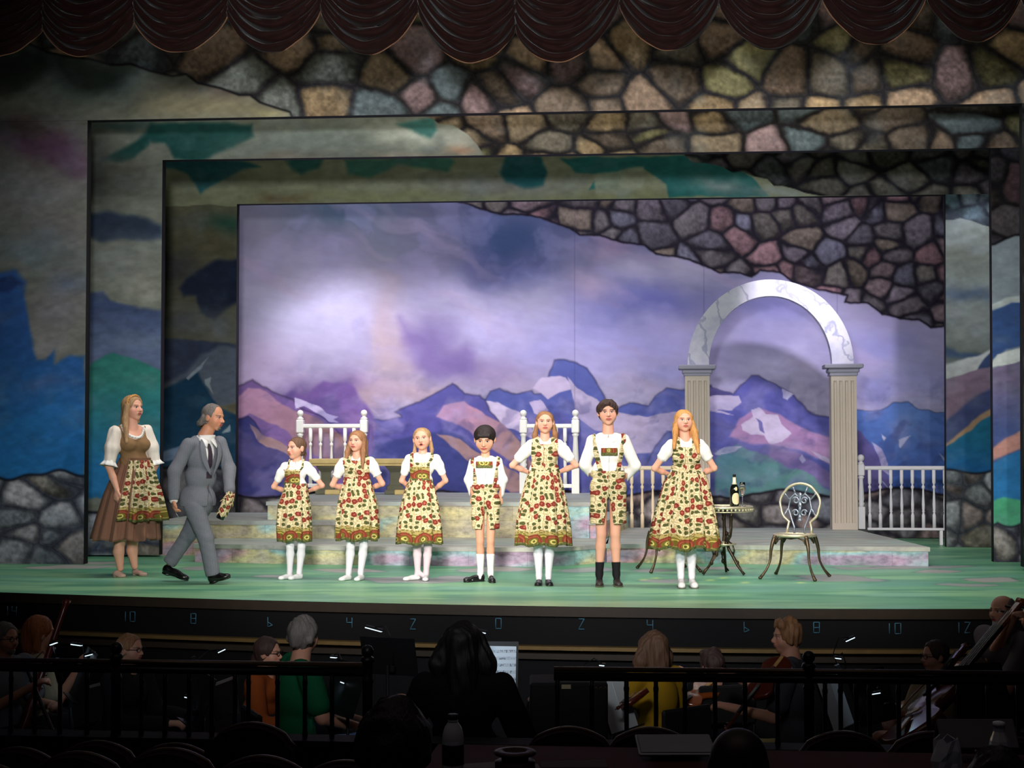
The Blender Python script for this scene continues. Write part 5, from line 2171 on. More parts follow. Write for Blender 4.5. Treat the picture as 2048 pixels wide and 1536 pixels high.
def child(cfg):
    g = cfg.get
    s = Fig('person', cfg['cx'], cfg['fy'], cfg['label'])
    k = cfg['k']                                   # girth, 1 for a slim adult
    s.head(*cfg['head'][:3], yaw=g('yaw', 0), pitch=g('pitch', 0), roll=g('roll', 0), mouth=g('mouth', 'closed'), d=g('hd', 0.0), age=g('age', 'child'))
    s.brow = g('brow', (120, 84, 60))
    s.skin = g('skin', SKIN)
    s.neck(cfg['cx0'] if 'cx0' in cfg else (cfg['shl'][0] + cfg['shr'][0]) / 2, cfg['shl'][1] - 1, .01, .052 * k)
    shl, shr = s.J(*cfg['shl'], .0), s.J(*cfg['shr'], .0)
    wy, wl, wr_ = cfg['waist']
    wc = s.J((wl + wr_) / 2, wy, 0)
    ww = (wr_ - wl) / 2 / s.s
    hy = cfg['hip_y']
    hw = g('hipw', ww * 1.12)
    hc = s.J((wl + wr_) / 2, hy, 0)
    dp = .092 * k
    s.torso(shl, shr, (wc, ww), (hc, hw), dp, 1.1 * k, g('by', 0.0), g('bust', 0.0))
    arms = []
    for sd, el, wrp in ((-1, cfg['ell'], cfg['wrl']), (1, cfg['elr'], cfg['wrr'])):
        sh = shl if sd < 0 else shr
        e = s.J(*el, g('eld', .03))
        w = s.J(*wrp, g('wrd', dp + .045))
        s.limb([sh, e], [.040 * k, .031 * k])
        s.limb([e, (e + w) / 2, w], [.031 * k, .030 * k, .021 * k])
        tip = w + np.array([-sd * .085, .012, .0]) * (1 if g('eld', .03) > 0 else 1) if not g('armsdown') else w + np.array([0, .02, -.12])
        s.hand(w, tip, (0, 1, 0), .0085 * k / .9, .4, side=sd)
        arms.append((sh, e, w))
    s.hz = []
    # legs
    hipz = hc[2]
    legs = []
    for sd, kn, an, heel, toe in ((-1, cfg['knl'], cfg['anl'], cfg['hll'], cfg['tol']), (1, cfg['knr'], cfg['anr'], cfg['hlr'], cfg['tor'])):
        hip = hc + np.array([sd * hw * .5, .0, -.02])
        K = s.J(*kn, .0)
        A = s.J(*an, .015)
        s.limb([hip, K], [.068 * k, .046 * k])
        calf = K * .68 + A * .32 + np.array([0, .014, 0])
        s.limb([K, calf, A], [.043 * k, .046 * k, .029 * k])
        legs.append((hip, K, calf, A))
        def gp(q):
            w_ = at_z(q[0], q[1], 0) - s.p
            c_, s_ = math.cos(-YAW), math.sin(-YAW)
            return (w_[0] * c_ - w_[1] * s_, w_[0] * s_ + w_[1] * c_)
        hx = (A[0] + heel[0] / s.s, A[1] + .02 + heel[1])
        tx = (A[0] + toe[0] / s.s, A[1] + toe[1])
        s.shoe(hx, tx, .036 * k, g('shoe_h', .055), cfg['shoe'], g('sole'), ankle=A)
    s.build_body(.0095, .0040)
    return s, dict(shl=shl, shr=shr, wc=wc, ww=ww, hc=hc, hw=hw, dp=dp, arms=arms, legs=legs, k=k)


def flat_uv(V, v0=0.0):
    return np.stack([V[:, 0] * 1.0 + np.abs(V[:, 1]) * .7 * np.sign(V[:, 0] + 1e-6), V[:, 2] - v0], 1)


def blouse(s, D, sleeve='short', puffy=1.15, collar=True, t1=.62, waist_pad=0.0):
    k = D['k']
    pz = puffy
    puffy = 1 + (puffy - 1) * .55 - .06
    pr = list(s.tors)
    for sh, e, w in D['arms']:
        if sleeve == 'short':
            b = sh + (e - sh) * t1
            m = sh + (e - sh) * t1 * .5
            pr += [('c', sh, m, .046 * k * puffy, .050 * k * puffy), ('c', m, b, .050 * k * puffy, .043 * k * puffy)]
        else:
            pr += [('c', sh, e, .046 * k * puffy, .043 * k * puffy), ('c', e, e + (w - e) * .85, .043 * k * puffy, .036 * k * puffy), ('c', e + (w - e) * .85, w, .030 * k, .026 * k)]
    z0 = D['wc'][2] - .02
    nk = s.J(0, 0)[0]
    nc = (D['shl'] + D['shr']) / 2
    def reg(x, y, z):
        neckhole = .045 * k - np.sqrt((x - nc[0]) ** 2 + (y + .01) ** 2 + .35 * (z - nc[2] - .075) ** 2)
        low = z0 - z + 0 * x + 0 * y
        if sleeve != 'short':
            low = np.where(np.abs(x - nc[0]) < D['ww'] * 1.25, low, -1)
        return np.maximum(low, neckhole)
    o = s.mesh('blouse' if sleeve == 'short' else 'shirt', pr, M_WHITECLOTH, .007, .022, .008, reg, wrinkle=.0055, wf=(38, 30, 26), seed=4)
    if sleeve == 'short' and pz > 1.1:
        for sh, e, w in D['arms']:
            b = sh + (e - sh) * t1
            ax = (e - sh) / np.linalg.norm(e - sh)
            q = Vector(ax).to_track_quat('Z', 'Y').to_matrix()
            m = MB()
            N = 40
            V = []
            for j, (rr, t) in enumerate(((.040, -.008), (.047, .006), (.052, .020))):
                for i in range(N):
                    a = 2 * PI * i / N
                    f = rr * k * (1 + .07 * j * math.sin(9 * a))
                    v = q @ Vector((f * math.cos(a), f * math.sin(a), t))
                    V.append(np.array(v) + b)
            F = [(j * N + i, j * N + (i + 1) % N, (j + 1) * N + (i + 1) % N, (j + 1) * N + i) for j in range(2) for i in range(N)]
            ff = m.add(V, F, True).build('sleeve_frill', M_WHITECLOTH, o)
            ff.modifiers.new('t', 'SOLIDIFY').thickness = .003
    if collar:
        zc = nc[2] + .050 * k
        R0 = .078 * k if collar != 'point' else .070 * k
        np_ = [('c', nc + np.array([0, .012, -.01]), nc + np.array([0, .004, .052 * k]), .058 * k, .050 * k)]
        def creg(x, y, z):
            rho = np.sqrt((x - nc[0]) ** 2 + (.75 * y) ** 2 + (1.05 * (z - zc)) ** 2)
            if collar == 'point':
                lim = R0 + .030 * np.clip((zc - z) / .06, 0, 1) * (y < 0)
            else:
                lim = R0 + .012 * (y < 0)
            slit = .003 + np.clip(zc - .018 - z, 0, .2) * (.55 if collar == 'point' else .22) - np.abs(x - nc[0])
            slit = np.where((y < 0), slit, -1)
            return np.maximum(np.maximum(rho - lim, slit), z - zc - .006)
        s.mesh('collar', s.tors + np_, M_WHITECLOTH, .016, .02, .0055, creg, parent=o)
        s.mesh('placket', s.tors, plain('shirt_seam', (222, 216, 214), .9), .0135, .02, .006, lambda x, y, z: np.maximum(np.abs(x - nc[0]) - .006, np.maximum(D['wc'][2] - z, z - nc[2] - .0)) + 5 * np.maximum(y, 0), parent=o)
    return o


def bodice(s, D, strap=(.5, .95), top=0.0, neck_w=.055, off=.019, width=None, belt=True, v0=None):
    """full floral bodice with broad straps: front panel and back"""
    k = D['k']
    nc = (D['shl'] + D['shr']) / 2
    sw = (D['shr'][0] - D['shl'][0]) / 2
    z0 = D['wc'][2] - .015
    zt = nc[2] - .055 * k + top
    wd = width or sw * 1.0
    def reg(x, y, z):
        ax = np.abs(x - nc[0])
        side = ax - wd * (1 - .0 * z)
        nh = np.maximum(ax * 0 + (z * 0) + neck_w - ax, 0)
        scoop = np.minimum(zt - z, 0) * -1            # >0 above the neckline
        hole = np.where(ax < neck_w, z - zt, -1.0)
        hole = np.where(z > nc[2] + .085, 1.0, hole)
        return np.maximum(np.maximum(side, hole + 0 * y), z0 - z + 0 * x + 0 * y)
    vv = s.hem if v0 is None else v0
    return s.mesh('bodice', s.tors, M_FLORAL, off, .022, .007, reg, uv=lambda V: flat_uv(V, vv), wrinkle=.003, wf=(40, 30, 20), seed=2)


def bib(s, D, x0, x1, z0, z1, mat=None, name='bib', off=.021, v0=None):
    def reg(x, y, z):
        return np.maximum(np.maximum(x0 - x, x - x1), np.maximum(z0 - z, z - z1)) + np.maximum(y, -.0) * 5
    return s.mesh(name, s.tors, mat or M_FLORAL, off, .022, .006, reg, uv=lambda V: flat_uv(V, z0 if v0 is None else v0))


def straps(s, D, xs_low, xs_top, z0, w=.018, name='strap', v0=None, off=.022):
    out = []
    for a, b in zip(xs_low, xs_top):
        zt = D['shl'][2]
        def reg(x, y, z, a=a, b=b):
            t = np.clip((z - z0) / (zt - z0), 0, 1)
            c = a + (b - a) * t
            return np.maximum(np.abs(x - c) - w, z0 - z) + 0 * y
        out.append(s.mesh(name, s.tors, M_FLORAL, off, .022, .006, reg, uv=lambda V: flat_uv(V, s.hem - .0 if v0 is None else v0)))
    return out


def tights(s, D, top_px=None, mat=None, name='tights', infl=.003):
    for hip, K, calf, A in D['legs']:
        zt = (s.fy - top_px) / s.s if top_px else hip[2]
        pr = [('c', K + (hip - K) * .35, K, .056 * D['k'], .046 * D['k']), ('c', K, calf, .043 * D['k'], .046 * D['k']), ('c', calf, A, .046 * D['k'], .029 * D['k']), ('c', A, A - np.array([0, 0, .02]), .029 * D['k'], .03 * D['k'])]
        for q in s.feet:
            if np.linalg.norm(np.array(q[1][:2]) - A[:2]) < .09:
                pr.append(q)
                pr.append(('c', q[1], A, q[3] * 1.05, q[3]))
        s.mesh(name, pr, mat or M_TIGHTS, infl, .012, .008, lambda x, y, z: z - zt + 0 * x + 0 * y)


SH_WHITE = plain('white_canvas_shoe', (240, 238, 238), .6, 0, .3, .03)
SH_BLACK = plain('black_leather', (22, 21, 24), .35, 0, .5, .1)
SH_SOLE = plain('taupe_rubber', (110, 100, 90), .6, 0, .3)

H_BROWN = hair_mat('brown_hair', (104, 76, 58))
H_LBROWN = hair_mat('light_brown_hair', (150, 106, 72))
H_BLOND = hair_mat('dark_blond_hair', (172, 136, 98))
H_GINGER = hair_mat('strawberry_blond_hair', (204, 146, 84))
H_BLACK = hair_mat('black_hair', (38, 30, 30), .3)
H_DBROWN = hair_mat('dark_brown_hair', (62, 44, 40), .3)
H_GREY = hair_mat('grey_hair', (110, 102, 98), .3)

# ---------- 1  smallest girl, looking to the left
s, D = child(dict(cx=592, fy=1158, k=.78, label='person, smallest girl in floral skirt and red-green bib looking left, dark hair tied back',
    head=(591, 875, 919), yaw=-42, pitch=2, shl=(569, 934), shr=(614, 932), waist=(970, 570, 612), hip_y=990, hipw=.12, by=-14,
    ell=(546, 974), elr=(643, 972), wrl=(572, 986), wrr=(612, 984),
    knl=(580, 1092), anl=(579, 1142), knr=(603, 1092), anr=(598, 1144), hll=(4, .0), tol=(-17, -.12), hlr=(5, 0), tor=(-16, -.13), shoe=SH_WHITE, brow=(110, 80, 62)))
s.hem = (s.fy - 1082) / s.s
tights(s, D)
blouse(s, D, puffy=1.0)
s.skirt('skirt', [(967, 570, 613), (985, 565, 615), (1010, 556, 619), (1050, 553, 621), (1082, 555, 621)], 0, .8, .045, 9, seed=1)
J = s.J
bib(s, D, J(562, 0)[0], J(601, 0)[0], J(0, 970)[2], J(0, 939)[2])
straps(s, D, [J(570, 0)[0], J(599, 0)[0]], [J(578, 0)[0], J(606, 0)[0]], J(0, 945)[2], .009)
s.cap(H_BROWN, thick=.006, front=.27, extra=[((.0, .42, -.05), (.02, .50, -.22), .085, .07), ((.02, .50, -.22), (.03, .48, -.55), .07, .04)])

# ---------- 2  girl with long light brown hair
s, D = child(dict(cx=712, fy=1160, k=.84, label='person, girl with long light-brown hair over floral dress, between smallest girl and pigtailed girl',
    head=(713, 862, 904), yaw=-20, pitch=4, shl=(686, 926), shr=(740, 924), waist=(960, 690, 738), hip_y=982, hipw=.13, by=-8,
    ell=(664, 970), elr=(764, 968), wrl=(690, 980), wrr=(738, 978),
    knl=(701, 1092), anl=(697, 1143), knr=(727, 1092), anr=(721, 1144), hll=(3, 0), tol=(-14, -.13), hlr=(3, 0), tor=(-6, -.15), shoe=SH_WHITE))
s.hem = (s.fy - 1080) / s.s
J = s.J
tights(s, D)
blouse(s, D, puffy=1.22, collar=False, t1=.52)
bodice(s, D, neck_w=.045, top=.065)
s.skirt('skirt', [(957, 690, 739), (975, 685, 744), (1005, 678, 753), (1045, 675, 756), (1080, 676, 756)], 0, .78, .05, 10, seed=2)
s.cap(H_LBROWN, thick=.02, front=.24, extra=[((-.30, .02, .10), (-.40, -.10, -.50), .12, .13), ((-.40, -.10, -.50), (-.42, -.24, -1.30), .13, .05), ((.32, .05, .05), (.36, -.05, -.5), .12, .14), ((.36, -.05, -.5), (.44, -.22, -1.25), .14, .05), ((0, .36, -.1), (0, .34, -1.2), .22, .18), ((.25, .3, 0), (.3, .3, -1.1), .16, .13), ((-.25, .3, 0), (-.3, .3, -1.1), .16, .13)])

# ---------- 3  girl with pigtails, open mouth
s, D = child(dict(cx=845, fy=1160, k=.80, label='person, blond girl with pigtails and open mouth, red-green bib over white blouse',
    head=(844, 856, 901), yaw=-6, pitch=4, roll=-5, mouth='open', shl=(818, 918), shr=(872, 918), waist=(961, 820, 864), hip_y=982, hipw=.125,
    ell=(803, 962), elr=(891, 962), wrl=(826, 982), wrr=(866, 982),
    knl=(834, 1094), anl=(835, 1144), knr=(856, 1094), anr=(852, 1145), hll=(4, 0), tol=(-26, -.10), hlr=(0, 0), tor=(0, -.15), shoe=SH_WHITE))
s.hem = (s.fy - 1087) / s.s
J = s.J
tights(s, D, mat=plain('pale_pink_tights', (228, 206, 212), .7, 0, .15, .03))
blouse(s, D, puffy=1.02)
s.skirt('skirt', [(957, 820, 863), (975, 812, 869), (1010, 803, 877), (1050, 797, 882), (1087, 795, 884)], 0, .8, .05, 9, seed=3)
bib(s, D, J(820, 0)[0], J(860, 0)[0], J(0, 962)[2], J(0, 925)[2])
straps(s, D, [J(824, 0)[0], J(856, 0)[0]], [J(824, 0)[0], J(864, 0)[0]], J(0, 927)[2], .016)
s.cap(H_BLOND, thick=.006, front=.30, extra=[((-.33, .12, -.10), (-.36, .06, -.50), .075, .075), ((-.36, .06, -.50), (-.34, -.02, -.80), .075, .03), ((.33, .12, -.10), (.38, .04, -.50), .085, .08), ((.38, .04, -.50), (.36, -.04, -.85), .08, .03)])

# ---------- 4  small boy looking down
s, D = child(dict(cx=969, fy=1163, k=.80, label='person, small dark-haired boy looking down, floral shorts and braces, white knee socks',
    head=(970, 853, 905), yaw=-6, pitch=-16, shl=(947, 926), shr=(996, 924), waist=(970, 947, 996), hip_y=1000, hipw=.125, armsdown=True,
    ell=(937, 960), elr=(1007, 960), wrl=(946, 992), wrr=(1000, 992), eld=.03, wrd=.08,
    knl=(960, 1082), anl=(961, 1142), knr=(981, 1082), anr=(981, 1144), hll=(7, 0), tol=(-32, -.10), hlr=(0, .0), tor=(5, -.17), shoe=SH_BLACK, sole=SH_BLACK, brow=(50, 36, 32), skin=(228, 168, 138), shoe_h=.07))
s.hem = -5
J = s.J
tights(s, D, 1108, plain('white_cotton', (0, 0, 0)), 'sock', .005)
blouse(s, D, 'long', 1.05, 'point')


def shorts(s, D, prof, knee_px, seed=5, flare=1.12):
    k = D['k']
    pr = [('e', D['hc'], [D['hw'] * 1.02, D['dp'] * 1.12, .12 * k], None), ('e', D['wc'] + np.array([0, 0, -.02]), [D['ww'] * 1.05, D['dp'] * .95, .07], None)]
    for (hip, K, calf, A) in D['legs']:
        K2 = K + (hip - K) * .1
        pr.append(('c', hip, K2 + np.array([np.sign(hip[0] - D['hc'][0]) * .006, 0, 0]), .080 * k, .070 * k * flare))
    z0 = (s.fy - knee_px) / s.s
    zt = D['wc'][2] + .012
    cxm = D['hc'][0]
    zc = D['hc'][2] - .10 * k
    def reg(x, y, z):
        gap = np.where(z < zc, .004 + .05 * np.clip((zc - z) / .3, 0, 1) - np.abs(x - cxm), -1.0)
        return np.maximum(np.maximum(z0 - z, z - zt) + 0 * x + 0 * y, gap + 0 * y)
    return s.mesh('shorts', pr, M_FLORAL, .010, .016, .008, reg, uv=lambda V: flat_uv(V, -5), wrinkle=.005, wf=(30, 26, 22), seed=seed)


shorts(s, D, None, 1058)
straps(s, D, [J(951, 0)[0], J(990, 0)[0]], [J(945, 0)[0], J(997, 0)[0]], J(0, 968)[2], .017, 'brace', -5)
bib(s, D, J(952, 0)[0], J(986, 0)[0], J(0, 936)[2], J(0, 923)[2], name='chest_band', off=.024)
s.cap(H_BLACK, thick=.022, front=.10, extra=[((-.18, -.28, .22), (.18, -.28, .22), .07, .07)])

# ---------- 5  tall girl with black shoes
s, D = child(dict(cx=1088, fy=1169, k=.88, label='person, tall girl with long brown hair, floral dress, white tights and black shoes',
    head=(1091, 823, 868), yaw=0, pitch=6, shl=(1063, 890), shr=(1118, 890), waist=(943, 1060, 1116), hip_y=966, hipw=.14,
    ell=(1025, 931), elr=(1153, 931), wrl=(1058, 946), wrr=(1118, 946), age='teen',
    knl=(1076, 1090), anl=(1078, 1150), knr=(1100, 1090), anr=(1097, 1150), hll=(1, 0), tol=(-3, -.16), hlr=(-1, 0), tor=(2, -.16), shoe=SH_BLACK, sole=SH_BLACK))
s.hem = (s.fy - 1090) / s.s
J = s.J
tights(s, D)
blouse(s, D, puffy=1.25, collar=False, t1=.62)
bodice(s, D, neck_w=.052, top=.055)
s.skirt('skirt', [(940, 1060, 1117), (960, 1053, 1122), (1000, 1043, 1130), (1050, 1035, 1137), (1090, 1033, 1139)], 0, .76, .045, 12, seed=4)
s.cap(H_LBROWN, name='hair', thick=.01, front=.30, extra=[((-.33, .08, .0), (-.44, .10, -.55), .09, .12), ((-.44, .10, -.55), (-.50, .16, -.95), .12, .05), ((.33, .08, .0), (.44, .10, -.5), .09, .12), ((.44, .10, -.5), (.50, .14, -.9), .12, .05), ((0, .36, -.1), (0, .36, -.9), .2, .16)])

# ---------- 6  tall boy
s, D = child(dict(cx=1217, fy=1171, k=1.0, label='person, tallest boy with wavy dark hair, white shirt, floral shorts and black ankle socks',
    head=(1217, 801, 851), yaw=0, pitch=3, roll=-2, shl=(1186, 882), shr=(1249, 880), waist=(943, 1186, 1248), hip_y=972, hipw=.15,
    ell=(1171, 930), elr=(1272, 932), wrl=(1194, 958), wrr=(1248, 960), eld=.05, age='teen',
    knl=(1203, 1068), anl=(1199, 1146), knr=(1231, 1068), anr=(1233, 1146), hll=(0, 0), tol=(-2, -.18), hlr=(0, 0), tor=(3, -.18), shoe=plain('worn_black_leather', (52, 44, 40), .45, 0, .4), sole=SH_SOLE, brow=(60, 42, 36), shoe_h=.07))
s.hem = -5
J = s.J
tights(s, D, 1124, plain('black_sock', (24, 22, 26), .8), 'sock', .006)
blouse(s, D, 'long', 1.2, 'point')
shorts(s, D, None, 1047, 7, 1.25)
straps(s, D, [J(1201, 0)[0], J(1236, 0)[0]], [J(1187, 0)[0], J(1248, 0)[0]], J(0, 942)[2], .022, 'brace', -5)
bib(s, D, J(1202, 0)[0], J(1235, 0)[0], J(0, 911)[2], J(0, 896)[2], name='chest_band', off=.026)
s.cap(H_DBROWN, thick=.03, front=.20, wrk=.010, extra=[((-.10, -.28, .34), (-.29, -.16, .16), .10, .07), ((.0, -.28, .36), (.30, -.16, .20), .10, .08), ((0, 0, .42), (.15, .0, .42), .10, .10), ((-.33, -.02, .12), (-.34, -.02, -.02), .06, .03), ((.33, -.02, .12), (.34, -.02, -.02), .06, .03)])

# ---------- 7  girl with long strawberry-blond hair
s, D = child(dict(cx=1370, fy=1174, k=.90, label='person, girl with long strawberry-blond hair and wide floral skirt, rightmost in the children\'s line',
    head=(1370, 820, 865), yaw=4, pitch=8, shl=(1344, 890), shr=(1402, 890), waist=(947, 1343, 1407), hip_y=968, hipw=.15, bust=.035,
    ell=(1311, 937), elr=(1431, 937), wrl=(1342, 950), wrr=(1404, 950), age='teen',
    knl=(1361, 1096), anl=(1362, 1150), knr=(1384, 1096), anr=(1384, 1150), hll=(0, 0), tol=(-2, -.17), hlr=(0, 0), tor=(2, -.17), shoe=SH_WHITE, sole=SH_SOLE, shoe_h=.085, brow=(150, 104, 72)))
s.hem = (s.fy - 1097) / s.s
J = s.J
tights(s, D)
blouse(s, D, puffy=1.25, collar=False, t1=.50)
bodice(s, D, neck_w=.055, top=.03)
s.skirt('skirt', [(944, 1342, 1408), (962, 1332, 1415), (1000, 1321, 1423), (1050, 1309, 1431), (1097, 1303, 1436)], 0, .74, .055, 13, seed=6, wav=.018)
s.cap(H_GINGER, thick=.018, front=.27, extra=[((-.30, .02, .10), (-.40, -.06, -.45), .10, .13), ((-.40, -.06, -.45), (-.52, -.28, -1.20), .13, .07), ((.31, .02, .05), (.42, -.08, -.5), .11, .15), ((.42, -.08, -.5), (.52, -.34, -1.42), .16, .06), ((0, .36, -.1), (0, .34, -1.3), .22, .2), ((.3, .25, -.1), (.38, .2, -1.3), .15, .12), ((-.3, .25, -.1), (-.38, .2, -1.2), .15, .12)])
# ================================================================== the two adults
M_SUIT = None


def suit_mat():
    t = NT('grey_wool_suit')
    co = t.coord()
    w = t.n('ShaderNodeTexWave', wave_type='BANDS', bands_direction='X')
    t.put(w.inputs['Vector'], co)
    w.inputs['Scale'].default_value = 22
    n = t.noise(co, 120, 2)[0]
    c = t.mix(n, L4((98, 100, 108)), L4((128, 130, 138)))
    c = t.mix(t.math('MULTIPLY', t.math('GREATER_THAN', w.outputs[1], .93), .25), c, L4((160, 160, 166)))
    t.bump(n, .1, .002)
    return t.set(c, .85, 0, .12)


def shoe3(s, heel, toe, up=(0, 0, 1), r=.042, h=.075, mat=None, sole=None):
    hx, tx = np.asarray(heel, float), np.asarray(toe, float)
    ax = tx - hx
    L = np.linalg.norm(ax)
    ax /= L
    upv = np.asarray(up, float)
    upv = upv - ax * (upv @ ax)
    upv /= np.linalg.norm(upv)
    sd = np.cross(upv, ax)
    R = np.stack([ax, sd, upv], 1)
    pr = [('e', hx + ax * r * .9 + upv * h * .5, [r * 1.05, r * .86, h * .62], R),
          ('e', hx + ax * L * .42 + upv * h * .40, [L * .34, r * .86, h * .50], R),
          ('e', hx + ax * (L - r * 1.3) + upv * h * .27, [r * 1.5, r * 1.05, h * .34], R)]
    s.body.append(('c', hx + ax * L * .25 + upv * h * .5, hx + ax * L * .7 + upv * h * .3, r * .6, r * .5))
    def reg(x, y, z):
        return -((x - hx[0]) * upv[0] + (y - hx[1]) * upv[1] + (z - hx[2]) * upv[2]) + .004
    o = s.mesh('shoe', pr, mat, 0, .02, .007, reg)
    pr2 = [('e', hx + ax * r * .95 + upv * .004, [r * 1.02, r * .86, .016], R), ('e', hx + ax * L * .42 + upv * .007, [L * .36, r * .62, .008], R), ('e', hx + ax * (L - r * 1.3) + upv * .004, [r * 1.5, r * 1.05, .011], R)]
    s.mesh('sole', pr2, sole or mat, 0, .008, .006, parent=o)
    return o


def woman():
    s = Fig('person', 255, 1152, 'person, woman with long blond hair, brown dirndl, puffed white sleeves and floral apron')
    s.head(264, 792, 841, yaw=58, pitch=4, age='adult', w=.98)
    s.brow = (150, 112, 84)
    J = s.J
    by = 42
    shn, shf = J(234, 864, -.11), J(286, 862, .11)
    s.neck(262, 858, .0, .054)
    wc, hc = J(266, 925, 0), J(266, 958, 0)
    s.torso(shn, shf, (wc, .125), (hc, .155), .098, 1.08, by, .058)
    # near arm
    en, wn = J(225, 930, -.17), J(243, 978, -.19)
    s.limb([shn, en], [.048, .040])
    s.limb([en, (en + wn) / 2, wn], [.038, .035, .025])
    s.hand(wn, J(239, 1008, -.20), (.5, .6, 0), .0095, .45, side=-1)
    ef, wf = J(303, 930, .12), J(292, 978, -.02)
    s.limb([shf, ef], [.048, .038])
    s.limb([ef, wf], [.036, .025])
    s.hand(wf, J(284, 1004, -.06), (-.6, .5, 0), .0095, .5, side=1)
    s.hz = [(J(239, 1010, -.22), J(243, 975, -.16))]
    for kn, an, hl, to, d in (((242, 1085), (243, 1136), (231, 1152), (256, 1153), -.06), ((262, 1085), (266, 1134), (260, 1149), (292, 1151), .05)):
        K, A = J(*kn, d), J(*an, d + .01)
        s.limb([hc + np.array([(.0), d, -.05]), K], [.085, .055])
        calf = K * .65 + A * .35 + np.array([-.012, .0, 0])
        s.limb([K, calf, A], [.050, .054, .031])
        h_ = np.array([J(hl[0], 0)[0], d + (1152 - hl[1]) * .03, .004])
        t_ = np.array([J(to[0], 0)[0], d - .07, .004])
        shoe3(s, h_, t_, (0, 0, 1), .036, .052, plain('nude_leather_shoe', (214, 176, 158), .5, 0, .3, .04))
    s.build_body(.0095, .0042)
    # blouse
    pr = list(s.tors)
    for sh, e in ((shn, en), (shf, ef)):
        b = sh + (e - sh) * .86
        m = sh + (e - sh) * .5
        pr += [('c', sh, m, .052, .064), ('c', m, b, .064, .050)]
    R = rotm(by)
    nc = (shn + shf) / 2
    def loc(x, y, z):
        dx, dy = x - nc[0], y - nc[1]
        return dx * R[0][0] + dy * R[1][0], dx * R[0][1] + dy * R[1][1]
    z0 = wc[2]
    def reg(x, y, z):
        lx, ly = loc(x, y, z)
        scoop = .105 - np.sqrt(lx ** 2 + .5 * (ly + .07) ** 2 + .85 * (z - nc[2] - .055) ** 2)
        return np.maximum(scoop, z0 - z + 0 * x + 0 * y)
    M = plain('sheer_white_cotton', (238, 226, 214), .85, 0, .1, .06, 20, .2)
    o = s.mesh('blouse', pr, M, .010, .022, .008, reg, wrinkle=.007, wf=(50, 50, 12), seed=3)
    for sh, e in ((shn, en), (shf, ef)):
        b = sh + (e - sh) * .84
        ax = (e - sh) / np.linalg.norm(e - sh)
        q = Vector(ax).to_track_quat('Z', 'Y').to_matrix()
        N = 48
        V = []
        for j, (rr, t) in enumerate(((.052, -.012), (.058, .015), (.072, .04), (.086, .062))):
            for i in range(N):
                a = 2 * PI * i / N
                f = rr * (1 + .04 * j * math.sin(8 * a))
                V.append(np.array(q @ Vector((f * math.cos(a), f * math.sin(a), t))) + b)
        F = [(j * N + i, j * N + (i + 1) % N, (j + 1) * N + (i + 1) % N, (j + 1) * N + i) for j in range(3) for i in range(N)]
        MB().add(V, F, True).build('sleeve_frill', M_WHITECLOTH, o).modifiers.new('t', 'SOLIDIFY').thickness = .003
    # bodice
    brn = plain('brown_bodice_cloth', (142, 110, 78), .85, 0, .1, .08, 30, .1)
    def reg2(x, y, z):
        lx, ly = loc(x, y, z)
        scoop = .128 - np.sqrt(lx ** 2 + .45 * (ly + .07) ** 2 + .80 * (z - nc[2] - .06) ** 2)
        side = np.abs(lx) - .150
        return np.maximum(np.maximum(scoop, side), z0 - .03 - z + 0 * x + 0 * y)
    s.mesh('bodice', s.tors, brn, .017, .022, .007, reg2, wrinkle=.003, wf=(40, 40, 60))
    # neckline ruffle
    b = MB()
    V = []
    N = 60
    for i in range(N + 1):
        a = .02 * PI + .96 * PI * i / N + PI
        for rr, dz in ((.098, .0), (.118, -.004)):
            lx, lz = rr * math.cos(a) * 1.0, rr * math.sin(a) * 1.05
            ly = -.118 - .006 * math.sin(i * 1.6) + .9 * (lz + .06) ** 1 * .35 + .55 * abs(lx)
            p = R @ np.array([lx, ly, 0])
            V.append((nc[0] + p[0], nc[1] + p[1], nc[2] + .055 + lz + dz))
    b.add(V, [(2 * i, 2 * i + 2, 2 * i + 3, 2 * i + 1) for i in range(N)], True)
    f = b.build('neck_ruffle', M_WHITECLOTH, o)
    f.modifiers.new('t', 'SOLIDIFY').thickness = .008
    skm = plain('brown_skirt_cloth', (140, 102, 84), .85, 0, .1, .08, 25)
    s.skirt('skirt', [(916, 240, 297), (945, 228, 302), (990, 211, 307), (1040, 198, 310), (1079, 189, 311)], 0, .82, .06, 14, mat=skm, seed=11, wav=.012)
    A0, A1 = math.radians(-42), math.radians(112)
    s.skirt('apron', [(921, 244, 299), (950, 236, 306), (990, 222, 316), (1041, 206, 324)], 0, .88, .07, 13, a0=A0, a1=A1, seed=12, off=.006, th=110)
    s.skirt('waist_band', [(916, 243, 298), (926, 243, 298)], 0, .86, .0, 3, mat=plain('brown_braid', (120, 84, 62), .7), seed=1, off=.004)
    s.cap(H_BLOND, thick=.03, front=.30, extra=[((-.34, -.02, .10), (-.42, .02, -.45), .10, .13), ((-.42, .02, -.45), (-.62, -.22, -1.35), .14, .07), ((0, .38, .05), (0, .42, -.6), .20, .22), ((0, .42, -.6), (-.15, .40, -1.3), .22, .10), ((.33, .12, .05), (.36, .2, -.5), .07, .09)])
    # braid round the crown
    b = MB()
    for sg in (0, 1):
        pts = []
        for t in np.linspace(0, 1, 40):
            a = -PI * .52 + t * PI * 1.04
            w = .022 * math.sin(t * 34 + sg * PI)
            pts.append(s.hq((.375 * math.sin(a), -.16 + .10 * abs(math.sin(a)) + w, .14 + (.36) * math.cos(a) + w * .5)))
        b.tube([tuple(p) for p in pts], .010, 7)
    b.build('braid', H_GINGER, s.root)


woman()


